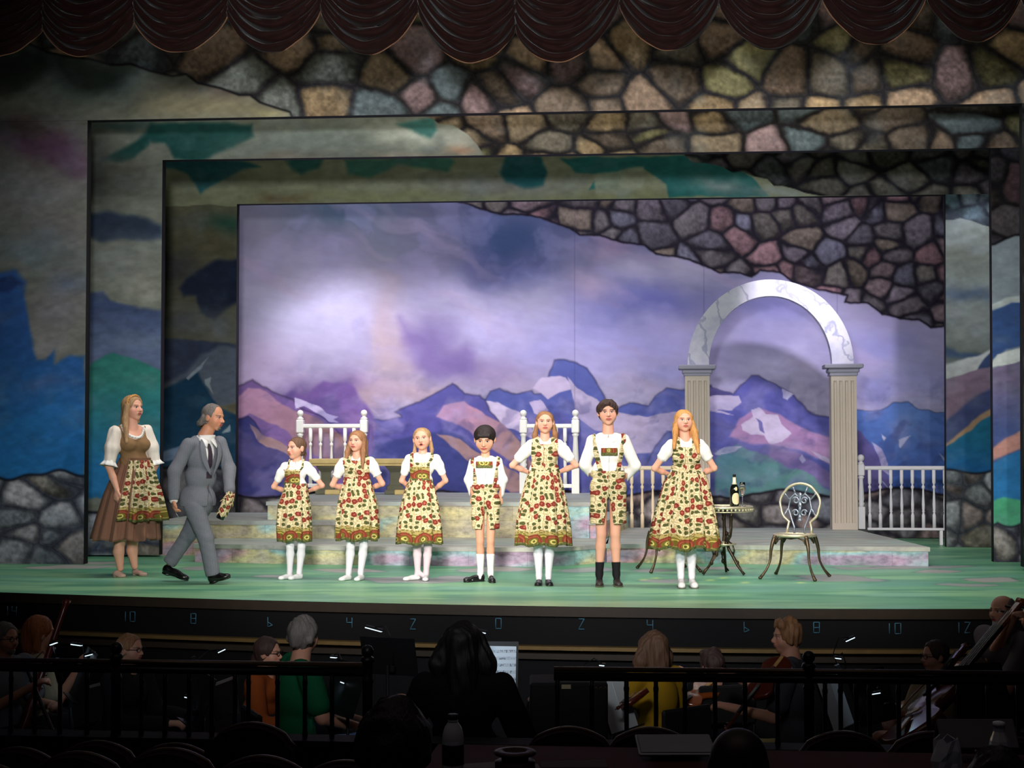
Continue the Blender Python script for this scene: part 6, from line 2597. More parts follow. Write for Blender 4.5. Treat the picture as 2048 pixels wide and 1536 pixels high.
def man():
    global M_SUIT
    M_SUIT = suit_mat()
    s = Fig('person', 425, 1166, 'person, man with receding grey hair in a grey suit striding right with a wrapped bottle')
    s.head(426, 809, 861, yaw=68, pitch=-6, roll=0, age='adult', w=.98)
    s.brow = (90, 76, 68)
    s.skin = (206, 144, 112)
    J = s.J
    by = 44
    s.neck(408, 872, .0, .060)
    shn, shf = J(381, 890, -.13), J(432, 886, .13)
    wc, hc = J(400, 955, 0), J(396, 1000, 0)
    s.torso(shn, shf, (wc, .140), (hc, .145), .112, 1.2, by)
    en, wn = J(357, 944, -.20), J(357, 999, -.22)
    ef, wf = J(452, 938, .12), J(457, 984, .02)
    s.limb([shn, en], [.044, .038])
    s.limb([en, wn], [.036, .028])
    s.limb([shf, ef], [.044, .038])
    s.limb([ef, wf], [.036, .028])
    s.hand(wn, J(360, 1026, -.24), (.9, .2, 0), .0115, .75, L=.15, side=-1)
    s.hand(wf, J(463, 1006, .0), (-.6, -.6, 0), .0115, 1.0, L=.14, side=1)
    s.hz = [(J(346, 1030, -.28), J(366, 996, -.20)), (J(450, 1010, -.05), J(470, 980, .07))]
    # legs: near leg forward on its heel, far leg back on its toe
    hn, hf = J(391, 1012, -.08), J(401, 1012, .08)
    Kn, An = J(415, 1074, -.10), J(430, 1146, -.10)
    Kf, Af = J(372, 1070, .10), J(331, 1128, .16)
    s.limb([hn, Kn], [.070, .045])
    s.limb([Kn, Kn * .6 + An * .4 + np.array([-.02, 0, 0]), An], [.044, .044, .030])
    s.limb([hf, Kf], [.070, .045])
    s.limb([Kf, Kf * .6 + Af * .4 + np.array([-.02, 0, 0]), Af], [.044, .044, .030])
    blk = plain('polished_black_leather', (16, 15, 17), .2, 0, .6, .1)
    h1, t1 = J(424, 1166, -.10), J(466, 1153, -.13)
    h1[2] = .006
    shoe3(s, h1, t1, (-.3, 0, 1), .044, .085, blk)
    h2, t2 = J(313, 1141, .22), J(367, 1161, .18)
    t2[2] = .005
    h2[2] = .075
    shoe3(s, h2, t2, (.3, 0, 1), .044, .085, blk)
    s.build_body(.0095, .0042)
    R = rotm(by)
    nc = (shn + shf) / 2
    def loc(x, y, z):
        dx, dy = x - nc[0], y - nc[1]
        return dx * R[0][0] + dy * R[1][0], dx * R[0][1] + dy * R[1][1]
    # trousers
    pr = [('c', hn, Kn, .098, .074), ('c', Kn, An, .074, .066), ('c', hf, Kf, .098, .074), ('c', Kf, Af, .074, .064), ('e', hc, [.155, .135, .11], R), ('e', hc - np.array([0, 0, .05]), [.13, .12, .12], R)]
    def regt(x, y, z):
        # cut square across each ankle
        d1 = -((x - An[0]) * (An - Kn)[0] + (z - An[2]) * (An - Kn)[2]) / np.linalg.norm(An - Kn)
        d2 = -((x - Af[0]) * (Af - Kf)[0] + (z - Af[2]) * (Af - Kf)[2]) / np.linalg.norm(Af - Kf)
        near1 = (x > (An[0] + Af[0]) / 2)
        d = np.where(near1, -d1, -d2) - .012
        return np.where(z < .28, d, -1.0) + 0 * y
    s.mesh('trousers', pr, M_SUIT, .0, .018, .009, regt, wrinkle=.006, wf=(24, 24, 30), seed=6)
    # shirt, tie
    s.mesh('shirt', s.tors + [('c', s.hq((0, .08, -.42)), nc + np.array([0, 0, .03]), .062, .075)], M_WHITECLOTH, .006, .02, .009,
           lambda x, y, z: np.maximum(wc[2] - z, z - (nc[2] + .085)) + 0 * x + 0 * y)
    b = MB()
    for sd in (-1, 1):
        V = []
        for q in ((.012, -.100, .035), (.060, -.068, .060), (.068, -.01, .085), (.052, -.138, -.035), (.088, -.10, .01), (.085, -.02, .055)):
            p = R @ np.array([sd * q[0], q[1], 0])
            V.append((nc[0] + p[0], nc[1] + p[1], nc[2] + q[2]))
        b.add(V, [(0, 1, 4, 3), (1, 2, 5, 4)], True)
    c = b.build('collar', M_WHITECLOTH, s.root)
    c.modifiers.new('t', 'SOLIDIFY').thickness = .006
    def tie_reg(x, y, z):
        lx, ly = loc(x, y, z)
        t = np.clip((nc[2] + .01 - z) / .42, 0, 1)
        return np.maximum(np.maximum(np.abs(lx) - (.016 + .024 * t), ly + .02), np.maximum(wc[2] - .01 - z, z - nc[2] - .005))
    s.mesh('necktie', s.tors, plain('dark_plum_tie', (58, 46, 58), .6, 0, .3, .2, 60), .016, .02, .006, tie_reg)
    # jacket
    jp = list(s.tors) + [('c', shn, en, .052, .048), ('c', en, wn + (en - wn) * .12, .048, .038), ('c', shf, ef, .052, .048), ('c', ef, wf + (ef - wf) * .12, .048, .038),
                         ('e', hc + np.array([-.01, 0, -.02]), [.165, .140, .17], R)]
    zh = (s.fy - 1012) / s.s
    def jreg(x, y, z):
        lx, ly = loc(x, y, z)
        t = np.clip((z - wc[2] - .06) / (nc[2] + .06 - wc[2] - .06), 0, 1.3)
        vee = np.where((ly < .0) & (z > wc[2] + .02), (.004 + .075 * t) - np.abs(lx), -1.0)
        neck = .072 - np.sqrt(lx ** 2 + (ly - .0) ** 2 + .3 * (z - nc[2] - .09) ** 2)
        arm = (np.sqrt((x - wn[0]) ** 2 + (y - wn[1]) ** 2) < .10) | (np.sqrt((x - wf[0]) ** 2 + (y - wf[1]) ** 2) < .09)
        low = np.where(arm & (np.abs(x - hc[0]) > .13), -1.0, zh - z)
        slit = np.where((ly < -.02) & (z < wc[2] - .06), .004 + .05 * np.clip((wc[2] - .06 - z) / .3, 0, 1) - np.abs(lx - .01), -1.0)
        return np.maximum(np.maximum(vee, neck), np.maximum(low, slit))
    jk = s.mesh('jacket', jp, M_SUIT, .014, .024, .0085, jreg, wrinkle=.006, wf=(22, 22, 26), seed=9)
    # lapels
    for sd in (-1, 1):
        V = []
        for q in ((.074, .05, .060), (.070, -.03, .120), (.060, -.15, .118), (.006, -.30, .128)):
            # x, dz below neck, front offset ; inner edge then outer edge
            p = R @ np.array([sd * q[0], -q[2] - .028, 0])
            p2 = R @ np.array([sd * (q[0] + (.055 if q[1] > -.2 and q[1] < .0 else .012)), -q[2] - .012, 0])
            V += [(nc[0] + p[0], nc[1] + p[1], nc[2] + q[1]), (nc[0] + p2[0], nc[1] + p2[1], nc[2] + q[1])]
        l = MB().add(V, [(2 * i, 2 * i + 2, 2 * i + 3, 2 * i + 1) for i in range(3)], True).build('lapel', M_SUIT, jk)
        m_ = l.modifiers.new('s', 'SUBSURF')
        m_.levels = m_.render_levels = 2
        l.modifiers.new('t', 'SOLIDIFY').thickness = .008
    for w_, e_ in ((wn, en), (wf, ef)):
        ax = (w_ - e_) / np.linalg.norm(w_ - e_)
        s.mesh('shirt_cuff', [('c', w_ - ax * .04, w_ - ax * .008, .036, .037)], M_WHITECLOTH, .004, .002, .007)
    # hair: receding, swept to curls at the nape
    s.cap(H_GREY, thick=.010, front=.42, cuty=.52, wrk=.005, extra=[((-.30, .25, .0), (-.28, .35, -.25), .10, .10), ((.30, .25, .0), (.28, .35, -.25), .10, .10), ((0, .44, -.10), (0, .54, -.26), .14, .13), ((-.06, .56, -.28), (.0, .64, -.24), .10, .07), ((.06, .52, -.34), (.05, .60, -.36), .09, .07)])
    # short beard on the chin
    s.mesh('beard', [('e', s.hq((0, -.255, -.375)), [.10 * s.hh, .07 * s.hh, .07 * s.hh], s.HR), ('e', s.hq((0, -.375, -.195)), [.085 * s.hh, .022 * s.hh, .016 * s.hh], s.HR)], H_GREY, 0, .004, .004)
    return s, wn, wf


MAN, MW, MF = man()


def to_world(s, p):
    c, q = math.cos(YAW), math.sin(YAW)
    return (s.p[0] + p[0] * c - p[1] * q, s.p[1] + p[0] * q + p[1] * c, s.p[2] + p[2])


def held_bottle():
    J = MAN.J
    a, b = J(464, 984, -.03), J(441, 1038, -.05)
    r = empty('wrapped_bottle', to_world(MAN, a), YAW)
    tag(r, 'dark bottle wrapped in a patterned cream napkin, held in the suited man\'s hand', 'bottle')
    ax = (b - a)
    q = Vector(ax).to_track_quat('-Z', 'Y').to_matrix()
    L = float(np.linalg.norm(ax))
    MB().lathe([(.014, 0), (.015, -.07), (.036, -.13), (.038, -L + .01), (.034, -L), (.01, -L)], n=20, R=q).build('glass_body', plain('dark_green_glass', (0, 0, 0)), r)
    # napkin: gathered cloth with corners
    rs = np.random.RandomState(3)
    for (z0, z1, r0, r1, am) in ((-.005, -.10, .030, .050, .28), (-.09, -L + .035, .044, .042, .10)):
        V = []
        N, Mz = 36, 8
        for j in range(Mz + 1):
            t = j / Mz
            for i in range(N):
                an = 2 * PI * i / N
                rr = (r0 + (r1 - r0) * t) * (1 + am * t * math.sin(4 * an + 1.3) + .05 * math.sin(9 * an + 5 * t))
                z = z0 + (z1 - z0) * t - am * .10 * t * math.sin(4 * an + 1.3)
                V.append(tuple(q @ Vector((rr * math.cos(an), rr * math.sin(an), z))))
        F = [(j * N + i, j * N + (i + 1) % N, (j + 1) * N + (i + 1) % N, (j + 1) * N + i) for j in range(Mz) for i in range(N)]
        UV = np.array([(i / N * .25, j / Mz * .15 + 3) for j in range(Mz + 1) for i in range(N)])
        o = mk('napkin', np.array(V), F, M_FLORAL, r, uv=UV)
        o.modifiers.new('t', 'SOLIDIFY').thickness = .003


held_bottle()
a, b = MAN.J(360, 1020, -.235), MAN.J(369, 1034, -.235)
r = empty('small_whistle', to_world(MAN, a), YAW)
tag(r, 'thin silver stick in the suited man\'s lowered near hand', 'whistle')
MB().tube([(0, 0, 0), tuple((b - a) * .5), tuple(b - a)], [.0045, .004, .003], 8).build('tube', plain('bright_silver', (220, 222, 226), .25, .9, .5), r)
# ================================================================== orchestra pit and auditorium
Z_PIT = -1.15
M_DARK = plain('matt_black_metal', (20, 20, 22), .5, .3, .3)
M_RAILBLK = plain('black_rail_paint', (26, 24, 26), .38, 0, .45)


def place(px, py, dist, z=None):
    """point seen at (px, py) at ground distance dist along Y; z overrides height"""
    p = at_Y(px, py, dist)
    if z is not None:
        p[2] = z
    return p


xs2 = np.linspace(-9.5, 6.5, 60)
V = [(x, 7.15, Z_PIT) for x in xs2] + [(x, float(edge_y(x)) - .02, Z_PIT) for x in xs2]
struct(mk('floor_pit', np.array(V), [(i, i + 1, 61 + i, 60 + i) for i in range(59)], plain('pit_black', (0, 0, 0)), None, smooth=False))
b = MB()
b.box((-1.5, 7.02, -.62), (16, .16, 1.10))
struct(b.build('trim_pit_wall', plain('pit_black', (0, 0, 0))))
b = MB()
b.box((-1.5, 3.2, -.80), (16, 7.5, .10))
struct(b.build('floor_auditorium', plain('dark_carpet', (26, 20, 22), .9, 0, .05)))
# faint fill lamp added over the pit so the players show
area('pit_fill_light', (-1.2, 8.2, 4.8), (-1.2, 9.6, -.6), 3.2, (1.0, .86, .74), 7, 1.2)

M_SKIRT = {}


def cloth(name, c):
    return plain(name, c, .9, 0, .08, .1, 18, .15)


def seated(px, top, chin, dist, face, label, body_yaw=None, shirt=('dark_shirt', (40, 38, 42)), hair=None, style='short', pants=(30, 32, 40), skin=(196, 140, 116),
           hands=((-.16, -.36, .78), (.16, -.36, .78)), elbows=None, girth=1.0, headpitch=0, long_sleeve=False, zfloor=Z_PIT, seat=.47, hh=None, w=1.0, coarse=False, legs=True, chair=True, name='person'):
    """a seated player; face = yaw of the face (0 looks at us, 90 image right, 180 away)"""
    by = face if body_yaw is None else body_yaw
    hp = at_Y(px, (top + chin) / 2, dist)
    s = Fig(name, px, top, label, base=(hp[0], hp[1], zfloor))
    RB = rotm(by)
    s.s = FPX / depth_of(hp)
    HH = (chin - top) / s.s * 1.0
    s.hh = HH
    s.HR = rotm(face, headpitch)
    s.hc = np.array([0, 0, hp[2] - zfloor])
    # head through the shared builder
    s.J = lambda x, y, d=0.0: np.array([(x - px) / s.s, d, s.hc[2] + ((top + chin) / 2 - y) / s.s])
    s.skin = skin
    s.head(px, top, chin, face, headpitch, age='adult', w=w)
    s.brow = (70, 56, 48)
    B = lambda x, y, z: RB @ np.array([x, y, 0]) + np.array([0, 0, z])
    zs = s.hc[2] - HH * .5 - .085 * girth ** .3
    g = girth
    lean = .03
    shl, shr = B(-.165 * g, lean, zs), B(.165 * g, lean, zs)
    wc, hc = B(0, .06, seat + .20), B(0, .08, seat + .08)
    s.body.append(('c', s.hq((0, .10, -.30)), B(0, .03, zs + .02), .056, .065))
    s.torso(shl, shr, (wc, .145 * g), (hc, .165 * g), .115 * g, 1.15, by)
    el = elbows or ((-.24, -.04, zs - .27), (.24, -.04, zs - .27))
    arms = []
    for k, (sh, e, h_) in enumerate(((shl, el[0], hands[0]), (shr, el[1], hands[1]))):
        E_ = B(*e)
        if h_[0] == 'px':
            wv = at_Y(h_[1], h_[2], h_[3]) - s.p
            c_, q_ = math.cos(-YAW), math.sin(-YAW)
            W_ = np.array([wv[0] * c_ - wv[1] * q_, wv[0] * q_ + wv[1] * c_, wv[2]])
            M_ = (sh + W_) / 2
            E_ = M_ + np.array([0, 0, -.16]) + (E_ - M_) * .25
        else:
            W_ = B(*h_)
        s.limb([sh, E_], [.048 * g, .040 * g])
        s.limb([E_, W_], [.038 * g, .026])
        ax = (W_ - E_) / np.linalg.norm(W_ - E_)
        s.hand(W_, W_ + ax * .15, (0, .2, -1), .0105, .9, side=-1 if k == 0 else 1)
        arms.append((sh, E_, W_))
    s.hz = []
    L = []
    for sd in (-1, 1):
        h_, K, A = B(sd * .09, .05, seat + .07), B(sd * .14, -.40, seat + .07), B(sd * .15, -.42, .10)
        s.limb([h_, K], [.075, .055])
        s.limb([K, A], [.052, .038])
        F_ = B(sd * .15, -.56, .035)
        s.body.append(('c', A - np.array([0, 0, .055]), F_, .036, .030))
        L.append((h_, K, A, F_))
    s.build_body(.016, .0062)
    # clothes
    pr = list(s.tors)
    for sh, E_, W_ in arms:
        if long_sleeve:
            pr += [('c', sh, E_, .055 * g, .048 * g), ('c', E_, E_ + (W_ - E_) * .9, .048 * g, .036)]
        else:
            pr += [('c', sh, sh + (E_ - sh) * .72, .056 * g, .056 * g)]
    top_z = zs + .055
    s.mesh('shirt', pr, cloth(*shirt), .012, .026, .013, lambda x, y, z: np.maximum(seat + .04 - z, .062 - np.sqrt((x - s.tors[0][1][0] * .5 - s.tors[0][2][0] * .5) ** 2 + (y - .5 * (s.tors[0][1][1] + s.tors[0][2][1])) ** 2 + .3 * (z - zs - .09) ** 2)), wrinkle=.007, wf=(20, 20, 22), seed=int(px) % 50)
    tp = [('e', hc, [.18 * g, .17 * g, .12], RB)]
    for h_, K, A, F_ in L:
        tp += [('c', h_, K, .092, .070), ('c', K, A, .070, .054)]
    s.mesh('trousers', tp, cloth('cloth_%d_%d_%d' % tuple(pants), pants), .006, .022, .014, wrinkle=.006, wf=(18, 18, 18), seed=3)
    for h_, K, A, F_ in L:
        s.mesh('shoe', [('c', A - np.array([0, 0, .05]), F_, .042, .036)], SH_BLACK, .004, .01, .012)
    H = hair or H_DBROWN
    ex = {'short': [], 'curly': [((.0, .0, .40), (.0, .3, .3), .22, .20), ((-.28, .05, .2), (-.30, .2, -.05), .14, .14), ((.28, .05, .2), (.30, .2, -.05), .14, .14), ((0, .35, .1), (0, .38, -.15), .2, .16)],
          'long': [((-.30, .15, .1), (-.38, .2, -.7), .12, .14), ((.30, .15, .1), (.38, .2, -.7), .12, .14), ((0, .36, 0), (0, .36, -1.1), .24, .26)],
          'bob': [((-.30, .15, .1), (-.34, .2, -.4), .12, .12), ((.30, .15, .1), (.34, .2, -.4), .12, .12), ((0, .36, 0), (0, .36, -.4), .22, .22)],
          'bald': [], 'bun': [((0, .42, -.05), (0, .50, -.20), .14, .12)],
          'mane': [((-.30, .10, .15), (-.50, .1, -.35), .20, .26), ((.30, .10, .15), (.50, .1, -.35), .20, .26), ((-.50, .1, -.35), (-.56, .12, -.85), .24, .12), ((.50, .1, -.35), (.56, .12, -.85), .24, .12), ((0, .3, .2), (0, .36, -.9), .36, .34), ((0, .05, .42), (0, .2, .40), .2, .2)], 'mop': [((-.2, -.15, .38), (.2, -.15, .38), .16, .16), ((0, .1, .45), (0, .3, .25), .18, .18), ((-.3, 0, .1), (-.32, .05, -.12), .1, .08), ((.3, 0, .1), (.32, .05, -.12), .1, .08)],
          'fringe': []}[style]
    if style == 'fringe':
        s.cap(H, thick=.0, front=.62, cuty=.85, h=.007, extra=[((-.33, .2, -.0), (-.2, .40, -.05), .07, .08), ((.33, .2, -.0), (.2, .40, -.05), .07, .08), ((-.2, .40, -.05), (.2, .40, -.05), .08, .08)])
    elif style != 'bald':
        s.cap(H, thick=.03 if style == 'short' else .045, front=.30, h=.0075, extra=ex, wrk=.012 if style in ('curly', 'mop', 'mane') else .006)
    s.B = B
    s.by = by
    s.zs = zs
    s.seat = seat
    if chair:
        q = B(0, .10, 0)
        w_ = to_world(s, q)
        place_chair(w_, YAW + math.radians(by), seat, label)
    return s


CH = [None]


def orch_chair():
    r = empty('orchestra_chair')
    m = plain('black_vinyl', (24, 23, 25), .5, 0, .35)
    b = MB()
    b.box((0, 0, .445), (.42, .42, .04), bev=.015)
    b.build('seat', m, r)
    b = MB()
    b.box((0, .235, .72), (.40, .035, .26), bev=.014)
    b.build('backrest', m, r)
    for sx in (-1, 1):
        MB().tube([(sx * .19, -.18, .43), (sx * .20, -.22, .0)], .011, 6).build('leg', M_DARK, r)
        MB().tube([(sx * .19, .245, .82), (sx * .19, .20, .43), (sx * .20, .25, .0)], .011, 6).build('leg', M_DARK, r)
    return r


def place_chair(w, rz, seat, who):
    if CH[0] is None:
        c = CH[0] = orch_chair()
    else:
        c = copy_tree(CH[0])
    c.location = (w[0], w[1], Z_PIT)
    c.rotation_euler = (0, 0, rz)
    who = who.replace('person, ', '')
    who = ' '.join(who.split(',')[0].split()[:8])
    tag(c, 'black orchestra chair under the ' + who, 'chair', 'orchestra chairs')


def fw(s, x, y, z):
    return to_world(s, s.B(x, y, z))


# ---- instruments ----------------------------------------------------
def varnish(name, c):
    return plain(name, c, .22, 0, .6, .25, 9)


V_RED = varnish('red_brown_varnish', (92, 34, 20))
V_ORANGE = varnish('orange_varnish', (136, 66, 26))
M_EBONY = plain('ebony', (22, 18, 17), .35, 0, .4)


def string_instrument(name, scale, mat, label, cat, neck_len=.62):
    """body lies in local xz, top plate faces -y, neck up +z; length of body = scale"""
    r = empty(name)
    tag(r, label, cat)
    N = 40
    th = scale * .10
    def outline(t):
        a = t * 2 * PI
        z = -math.cos(a) * .5
        k = abs(math.sin(a)) ** .75
        lower, waist, upper = .30, .175, .235
        zz = z + .5
        w = lower * math.exp(-((zz - .26) / .26) ** 2) + upper * math.exp(-((zz - .80) / .20) ** 2)
        w = max(w, .0) * .98 + .02
        w = w * min(1, k * 1.6)
        return (math.copysign(w, math.sin(a)) if abs(math.sin(a)) > 1e-6 else 0.0) * scale, (z + .5) * scale
    pts = [outline(i / N) for i in range(N)]
    V = []
    for y, sc in ((-th * .5 - th * .22, .55), (-th * .5, .93), (-th * .5, 1.0), (th * .5, 1.0), (th * .5, .93), (th * .5 + th * .22, .55)):
        for x, z in pts:
            V.append((x * sc, y, (z - scale * .5) * sc + scale * .5))
    F = []
    for j in range(5):
        for i in range(N):
            k = (i + 1) % N
            F.append((j * N + i, j * N + k, (j + 1) * N + k, (j + 1) * N + i))
    F += [tuple(range(N))[::-1], tuple(5 * N + i for i in range(N))]
    b = MB()
    b.add(V, F, True)
    b.build('body', mat, r)
    b = MB()
    b.box((0, -th * .95, scale * 1.0 + scale * neck_len * .32 - scale * .10), (scale * .075, scale * .03, scale * neck_len * 1.05), bev=scale * .008)
    b.build('fingerboard', M_EBONY, r)
    b = MB()
    b.box((0, -th * .72, scale * (1.0 + neck_len * .5)), (scale * .06, scale * .05, scale * neck_len), bev=scale * .012)
    b.box((0, -th * .6, scale * (1.0 + neck_len + .06)), (scale * .055, scale * .06, scale * .16), bev=scale * .012)
    b.tube([(-.03 * scale, -th * .6, scale * (1.17 + neck_len)), (.03 * scale, -th * .6, scale * (1.17 + neck_len))], scale * .035, 10)
    b.build('neck', mat, r)
    b = MB()
    for k, zz in enumerate((.02, .05, .09, .12)):
        sx = 1 if k % 2 else -1
        b.tube([(0, -th * .6, scale * (1.0 + neck_len + zz)), (sx * scale * .085, -th * .6, scale * (1.0 + neck_len + zz))], scale * .010, 6)
    b.build('tuning_pegs', M_EBONY, r)
    b = MB()
    b.box((0, -th * .95, scale * .42), (scale * .14, scale * .012, scale * .012 + scale * .05))
    b.box((0, -th * .9, scale * .17), (scale * .07, scale * .02, scale * .26), bev=scale * .006)
    b.build('bridge', plain('maple_bridge', (196, 150, 92), .5), r)
    b = MB()
    for k in range(4):
        x = (k - 1.5) * scale * .018
        b.tube([(x, -th * 1.0, scale * .28), (x, -th * 1.25, scale * .42), (x * .6, -th * 1.15, scale * (1.0 + neck_len))], scale * .0022, 4)
    b.build('strings', plain('steel_string', (170, 170, 170), .3, .8), r)
    return r


def orient(o, p, zdir, front):
    """place o with local +z along zdir and local -y facing front"""
    z = Vector(zdir).normalized()
    f = Vector(front)
    y = -(f - z * f.dot(z)).normalized()
    x = y.cross(z)
    M = Matrix((x, y, z)).transposed()
    o.location = Vector(p)
    o.rotation_euler = M.to_euler()


def bow(label, a, b_, name='violin_bow'):
    a, b_ = Vector(a), Vector(b_)
    r = empty(name, tuple(a))
    tag(r, label, 'bow')
    d = b_ - a
    MB().tube([(0, 0, 0), tuple(d * .5 + Vector((0, 0, .010))), tuple(d)], [.005, .004, .003], 6).build('stick', plain('pernambuco', (120, 64, 36), .35, 0, .5), r)
    MB().tube([tuple(Vector((0, 0, -.016))), tuple(d + Vector((0, 0, -.012)))], .0028, 4).build('hair_ribbon', plain('pale_bow_hair', (214, 206, 186), .6), r)
    return r


# ---- players ---------------------------------------------------------
P = {}
P['clarinet'] = seated(12, 1247, 1308, 9.4, 62, 'person, grey-haired bearded man with glasses in pale grey shirt holding a clarinet', shirt=('pale_grey_shirt', (118, 124, 134)), hair=H_GREY, style='short', hands=((-.05, -.30, .92), (.10, -.32, .78)), girth=1.12)
P['bassoon'] = seated(82, 1234, 1300, 9.9, 120, 'person, red-haired woman in cream top playing the bassoon', shirt=('cream_top', (190, 178, 150)), hair=hair_mat('red_hair', (150, 84, 44)), style='bob', hands=((-.08, -.26, .95), (.12, -.30, .70)), long_sleeve=False)
P['glasses'] = seated(262, 1270, 1328, 9.6, 70, 'person, man with glasses in a black jacket seated alone behind the rail', shirt=('black_jacket', (34, 33, 36)), hair=H_LBROWN, style='short', hands=((-.10, -.36, .66), (.14, -.38, .66)), long_sleeve=True, girth=1.05)
P['orange'] = seated(538, 1277, 1336, 9.95, 75, 'person, dark-haired woman with glasses in a burnt-orange top', shirt=('burnt_orange_top', (140, 68, 30)), hair=H_DBROWN, style='bun', hands=((-.12, -.36, .64), (.14, -.36, .64)), long_sleeve=True)
P['green'] = seated(609, 1238, 1308, 9.1, 150, 'person, curly grey-haired player in a green t-shirt and jeans seen from behind', body_yaw=115, shirt=('green_tshirt', (20, 84, 54)), hair=H_GREY, style='curly', pants=(104, 128, 170), hands=((-.10, -.40, .68), (.16, -.42, .70)), girth=1.1)
P['conductor'] = seated(926, 1252, 1338, 7.9, 178, 'person, conductor with long curly dark hair and black shirt, back turned, at the rail gap', shirt=('black_shirt', (20, 19, 22)), hair=hair_mat('near_black_hair', (20, 16, 16), .25), style='mane', hands=((-.38, -.42, 1.02), (.38, -.42, 1.02)), elbows=((-.34, -.06, .86), (.34, -.06, .86)), girth=1.22, long_sleeve=True, w=1.15, seat=.70, chair=False)
P['yellow'] = seated(1302, 1268, 1328, 9.5, 215, 'person, woman with long light-brown hair in a yellow sweater', w=1.1, shirt=('mustard_sweater', (160, 122, 28)), hair=H_BROWN, style='mane', hands=((-.12, -.34, .90), (.14, -.36, .80)), long_sleeve=True)
P['low'] = seated(1424, 1302, 1358, 10.4, 190, 'person, dark-haired violinist in black half hidden by the rail', shirt=('black_shirt', (20, 19, 22)), hair=H_DBROWN, style='mop', hands=((-.14, -.30, .90), (.14, -.34, .80)), long_sleeve=True)
P['viola'] = seated(1572, 1242, 1306, 9.3, -82, 'person, young mop-haired viola player in grey shirt and khaki trousers facing left', body_yaw=-110, shirt=('dark_grey_tee', (70, 70, 76)), hair=H_LBROWN, style='mop', pants=(160, 142, 92), hands=((-.10, -.34, 1.0), (.16, -.34, .86)))
P['cello'] = seated(1868, 1283, 1342, 9.4, -75, 'person, dark-haired cellist with glasses in a beige top facing left', shirt=('beige_top', (156, 138, 112)), hair=H_DBROWN, style='short', hands=((-.12, -.36, .95), (.20, -.42, .74)), girth=1.02)
P['bass'] = seated(2003, 1192, 1252, 10.5, -62, 'person, bald man with a white goatee gripping the neck of a double bass', shirt=('checked_grey_shirt', (92, 84, 88)), hair=H_GREY, style='fringe', hands=(('px', 2026, 1240, 10.25), ('px', 1935, 1370, 10.0)), elbows=((-.26, -.04, 1.02), (.30, -.05, .95)), skin=(206, 150, 122), girth=1.15, seat=.66)
P['edge'] = seated(2066, 1206, 1262, 11.0, -120, 'person, white-haired player cut off by the frame behind the bass player', shirt=('black_shirt', (20, 19, 22)), hair=hair_mat('white_hair', (176, 172, 168), .15), style='short', hands=((-.14, -.34, .8), (.14, -.34, .8)), long_sleeve=True)

# glasses, beards
for key in ('clarinet', 'glasses', 'orange', 'cello'):
    s = P[key]
    b = MB()
    for sx in (-1, 1):
        c = s.hq((sx * .135, -.40, .012))
        pts = []
        for a in np.linspace(0, 2 * PI, 16, endpoint=False):
            pts.append(tuple(s.hq((sx * .135 + .095 * math.cos(a), -.40, .012 + .07 * math.sin(a)))))
        b.tube(pts, .0022, 5, True)
        b.tube([tuple(s.hq((sx * .23, -.39, .03))), tuple(s.hq((sx * .36, .03, .03)))], .0022, 5)
    b.tube([tuple(s.hq((-.04, -.40, .02))), tuple(s.hq((.04, -.40, .02)))], .0022, 5)
    b.build('glasses', M_DARK, s.root)
for key, m_ in (('clarinet', H_GREY), ('bass', hair_mat('white_hair', (176, 172, 168), .15))):
    s = P[key]
    s.mesh('beard', [('e', s.hq((0, -.24, -.37)), [.14 * s.hh, .11 * s.hh, .12 * s.hh], s.HR), ('e', s.hq((0, -.37, -.195)), [.10 * s.hh, .03 * s.hh, .022 * s.hh], s.HR)], m_, 0, .01, .005, wrinkle=.002, wf=(120, 120, 120))

# clarinet
s = P['clarinet']
a, b_ = Vector(fw(s, .0, -.16, s.hc[2] - .13)), Vector(fw(s, .03, -.42, .58))
r = empty('clarinet', tuple(a))
tag(r, 'black clarinet with silver keys held by the bearded man at far left', 'clarinet')
d = b_ - a
q = d.to_track_quat('Z', 'Y').to_matrix()
MB().lathe([(.006, 0), (.011, .06), (.013, .07), (.013, .52), (.016, .56), (.032, .66), (.030, .66), (.012, .56)], n=14, R=q).build('body', M_EBONY, r)
b = MB()
for k in range(9):
    b.ball(tuple(q @ Vector((.0, -.016, .14 + .045 * k))), .009, 8, (1, 1, .6))
b.tube([tuple(q @ Vector((.014, -.008, .12))), tuple(q @ Vector((.014, -.008, .5)))], .003, 5)
b.build('keys', plain('silver_keys', (190, 192, 200), .25, .9), r)
# bassoon
a, b_ = Vector(at_Y(100, 1300, 9.62)), Vector(at_Y(135, 1198, 9.75))
d = (b_ - a).normalized()
a0 = a - d * .75
r = empty('bassoon', tuple(a0))
tag(r, 'dark red-brown bassoon rising above the red-haired woman', 'bassoon')
q = d.to_track_quat('Z', 'Y').to_matrix()
MB().lathe([(.028, 0), (.034, .05), (.034, .40), (.026, .42), (.022, .80), (.019, 1.0), (.020, 1.06), (.026, 1.075), (.026, 1.10), (.018, 1.10)], n=14, R=q).build('body', varnish('bassoon_maple', (92, 30, 20)), r)
MB().tube([tuple(q @ Vector((.03, 0, .62))), tuple(q @ Vector((.05, -.02, .72))), tuple(q @ Vector((.10, -.03, .74))), tuple(q @ Vector((.15, -.03, .68)))], .004, 6).build('crook', plain('silver_keys', (0, 0, 0)), r)
b = MB()
for k in range(8):
    b.ball(tuple(q @ Vector((.0, -.034, .14 + .09 * k))), .011, 8, (1, .6, 1))
b.tube([tuple(q @ Vector((.024, -.02, .10))), tuple(q @ Vector((.020, -.016, .9)))], .003, 5)
b.build('keys', plain('silver_keys', (0, 0, 0)), r)

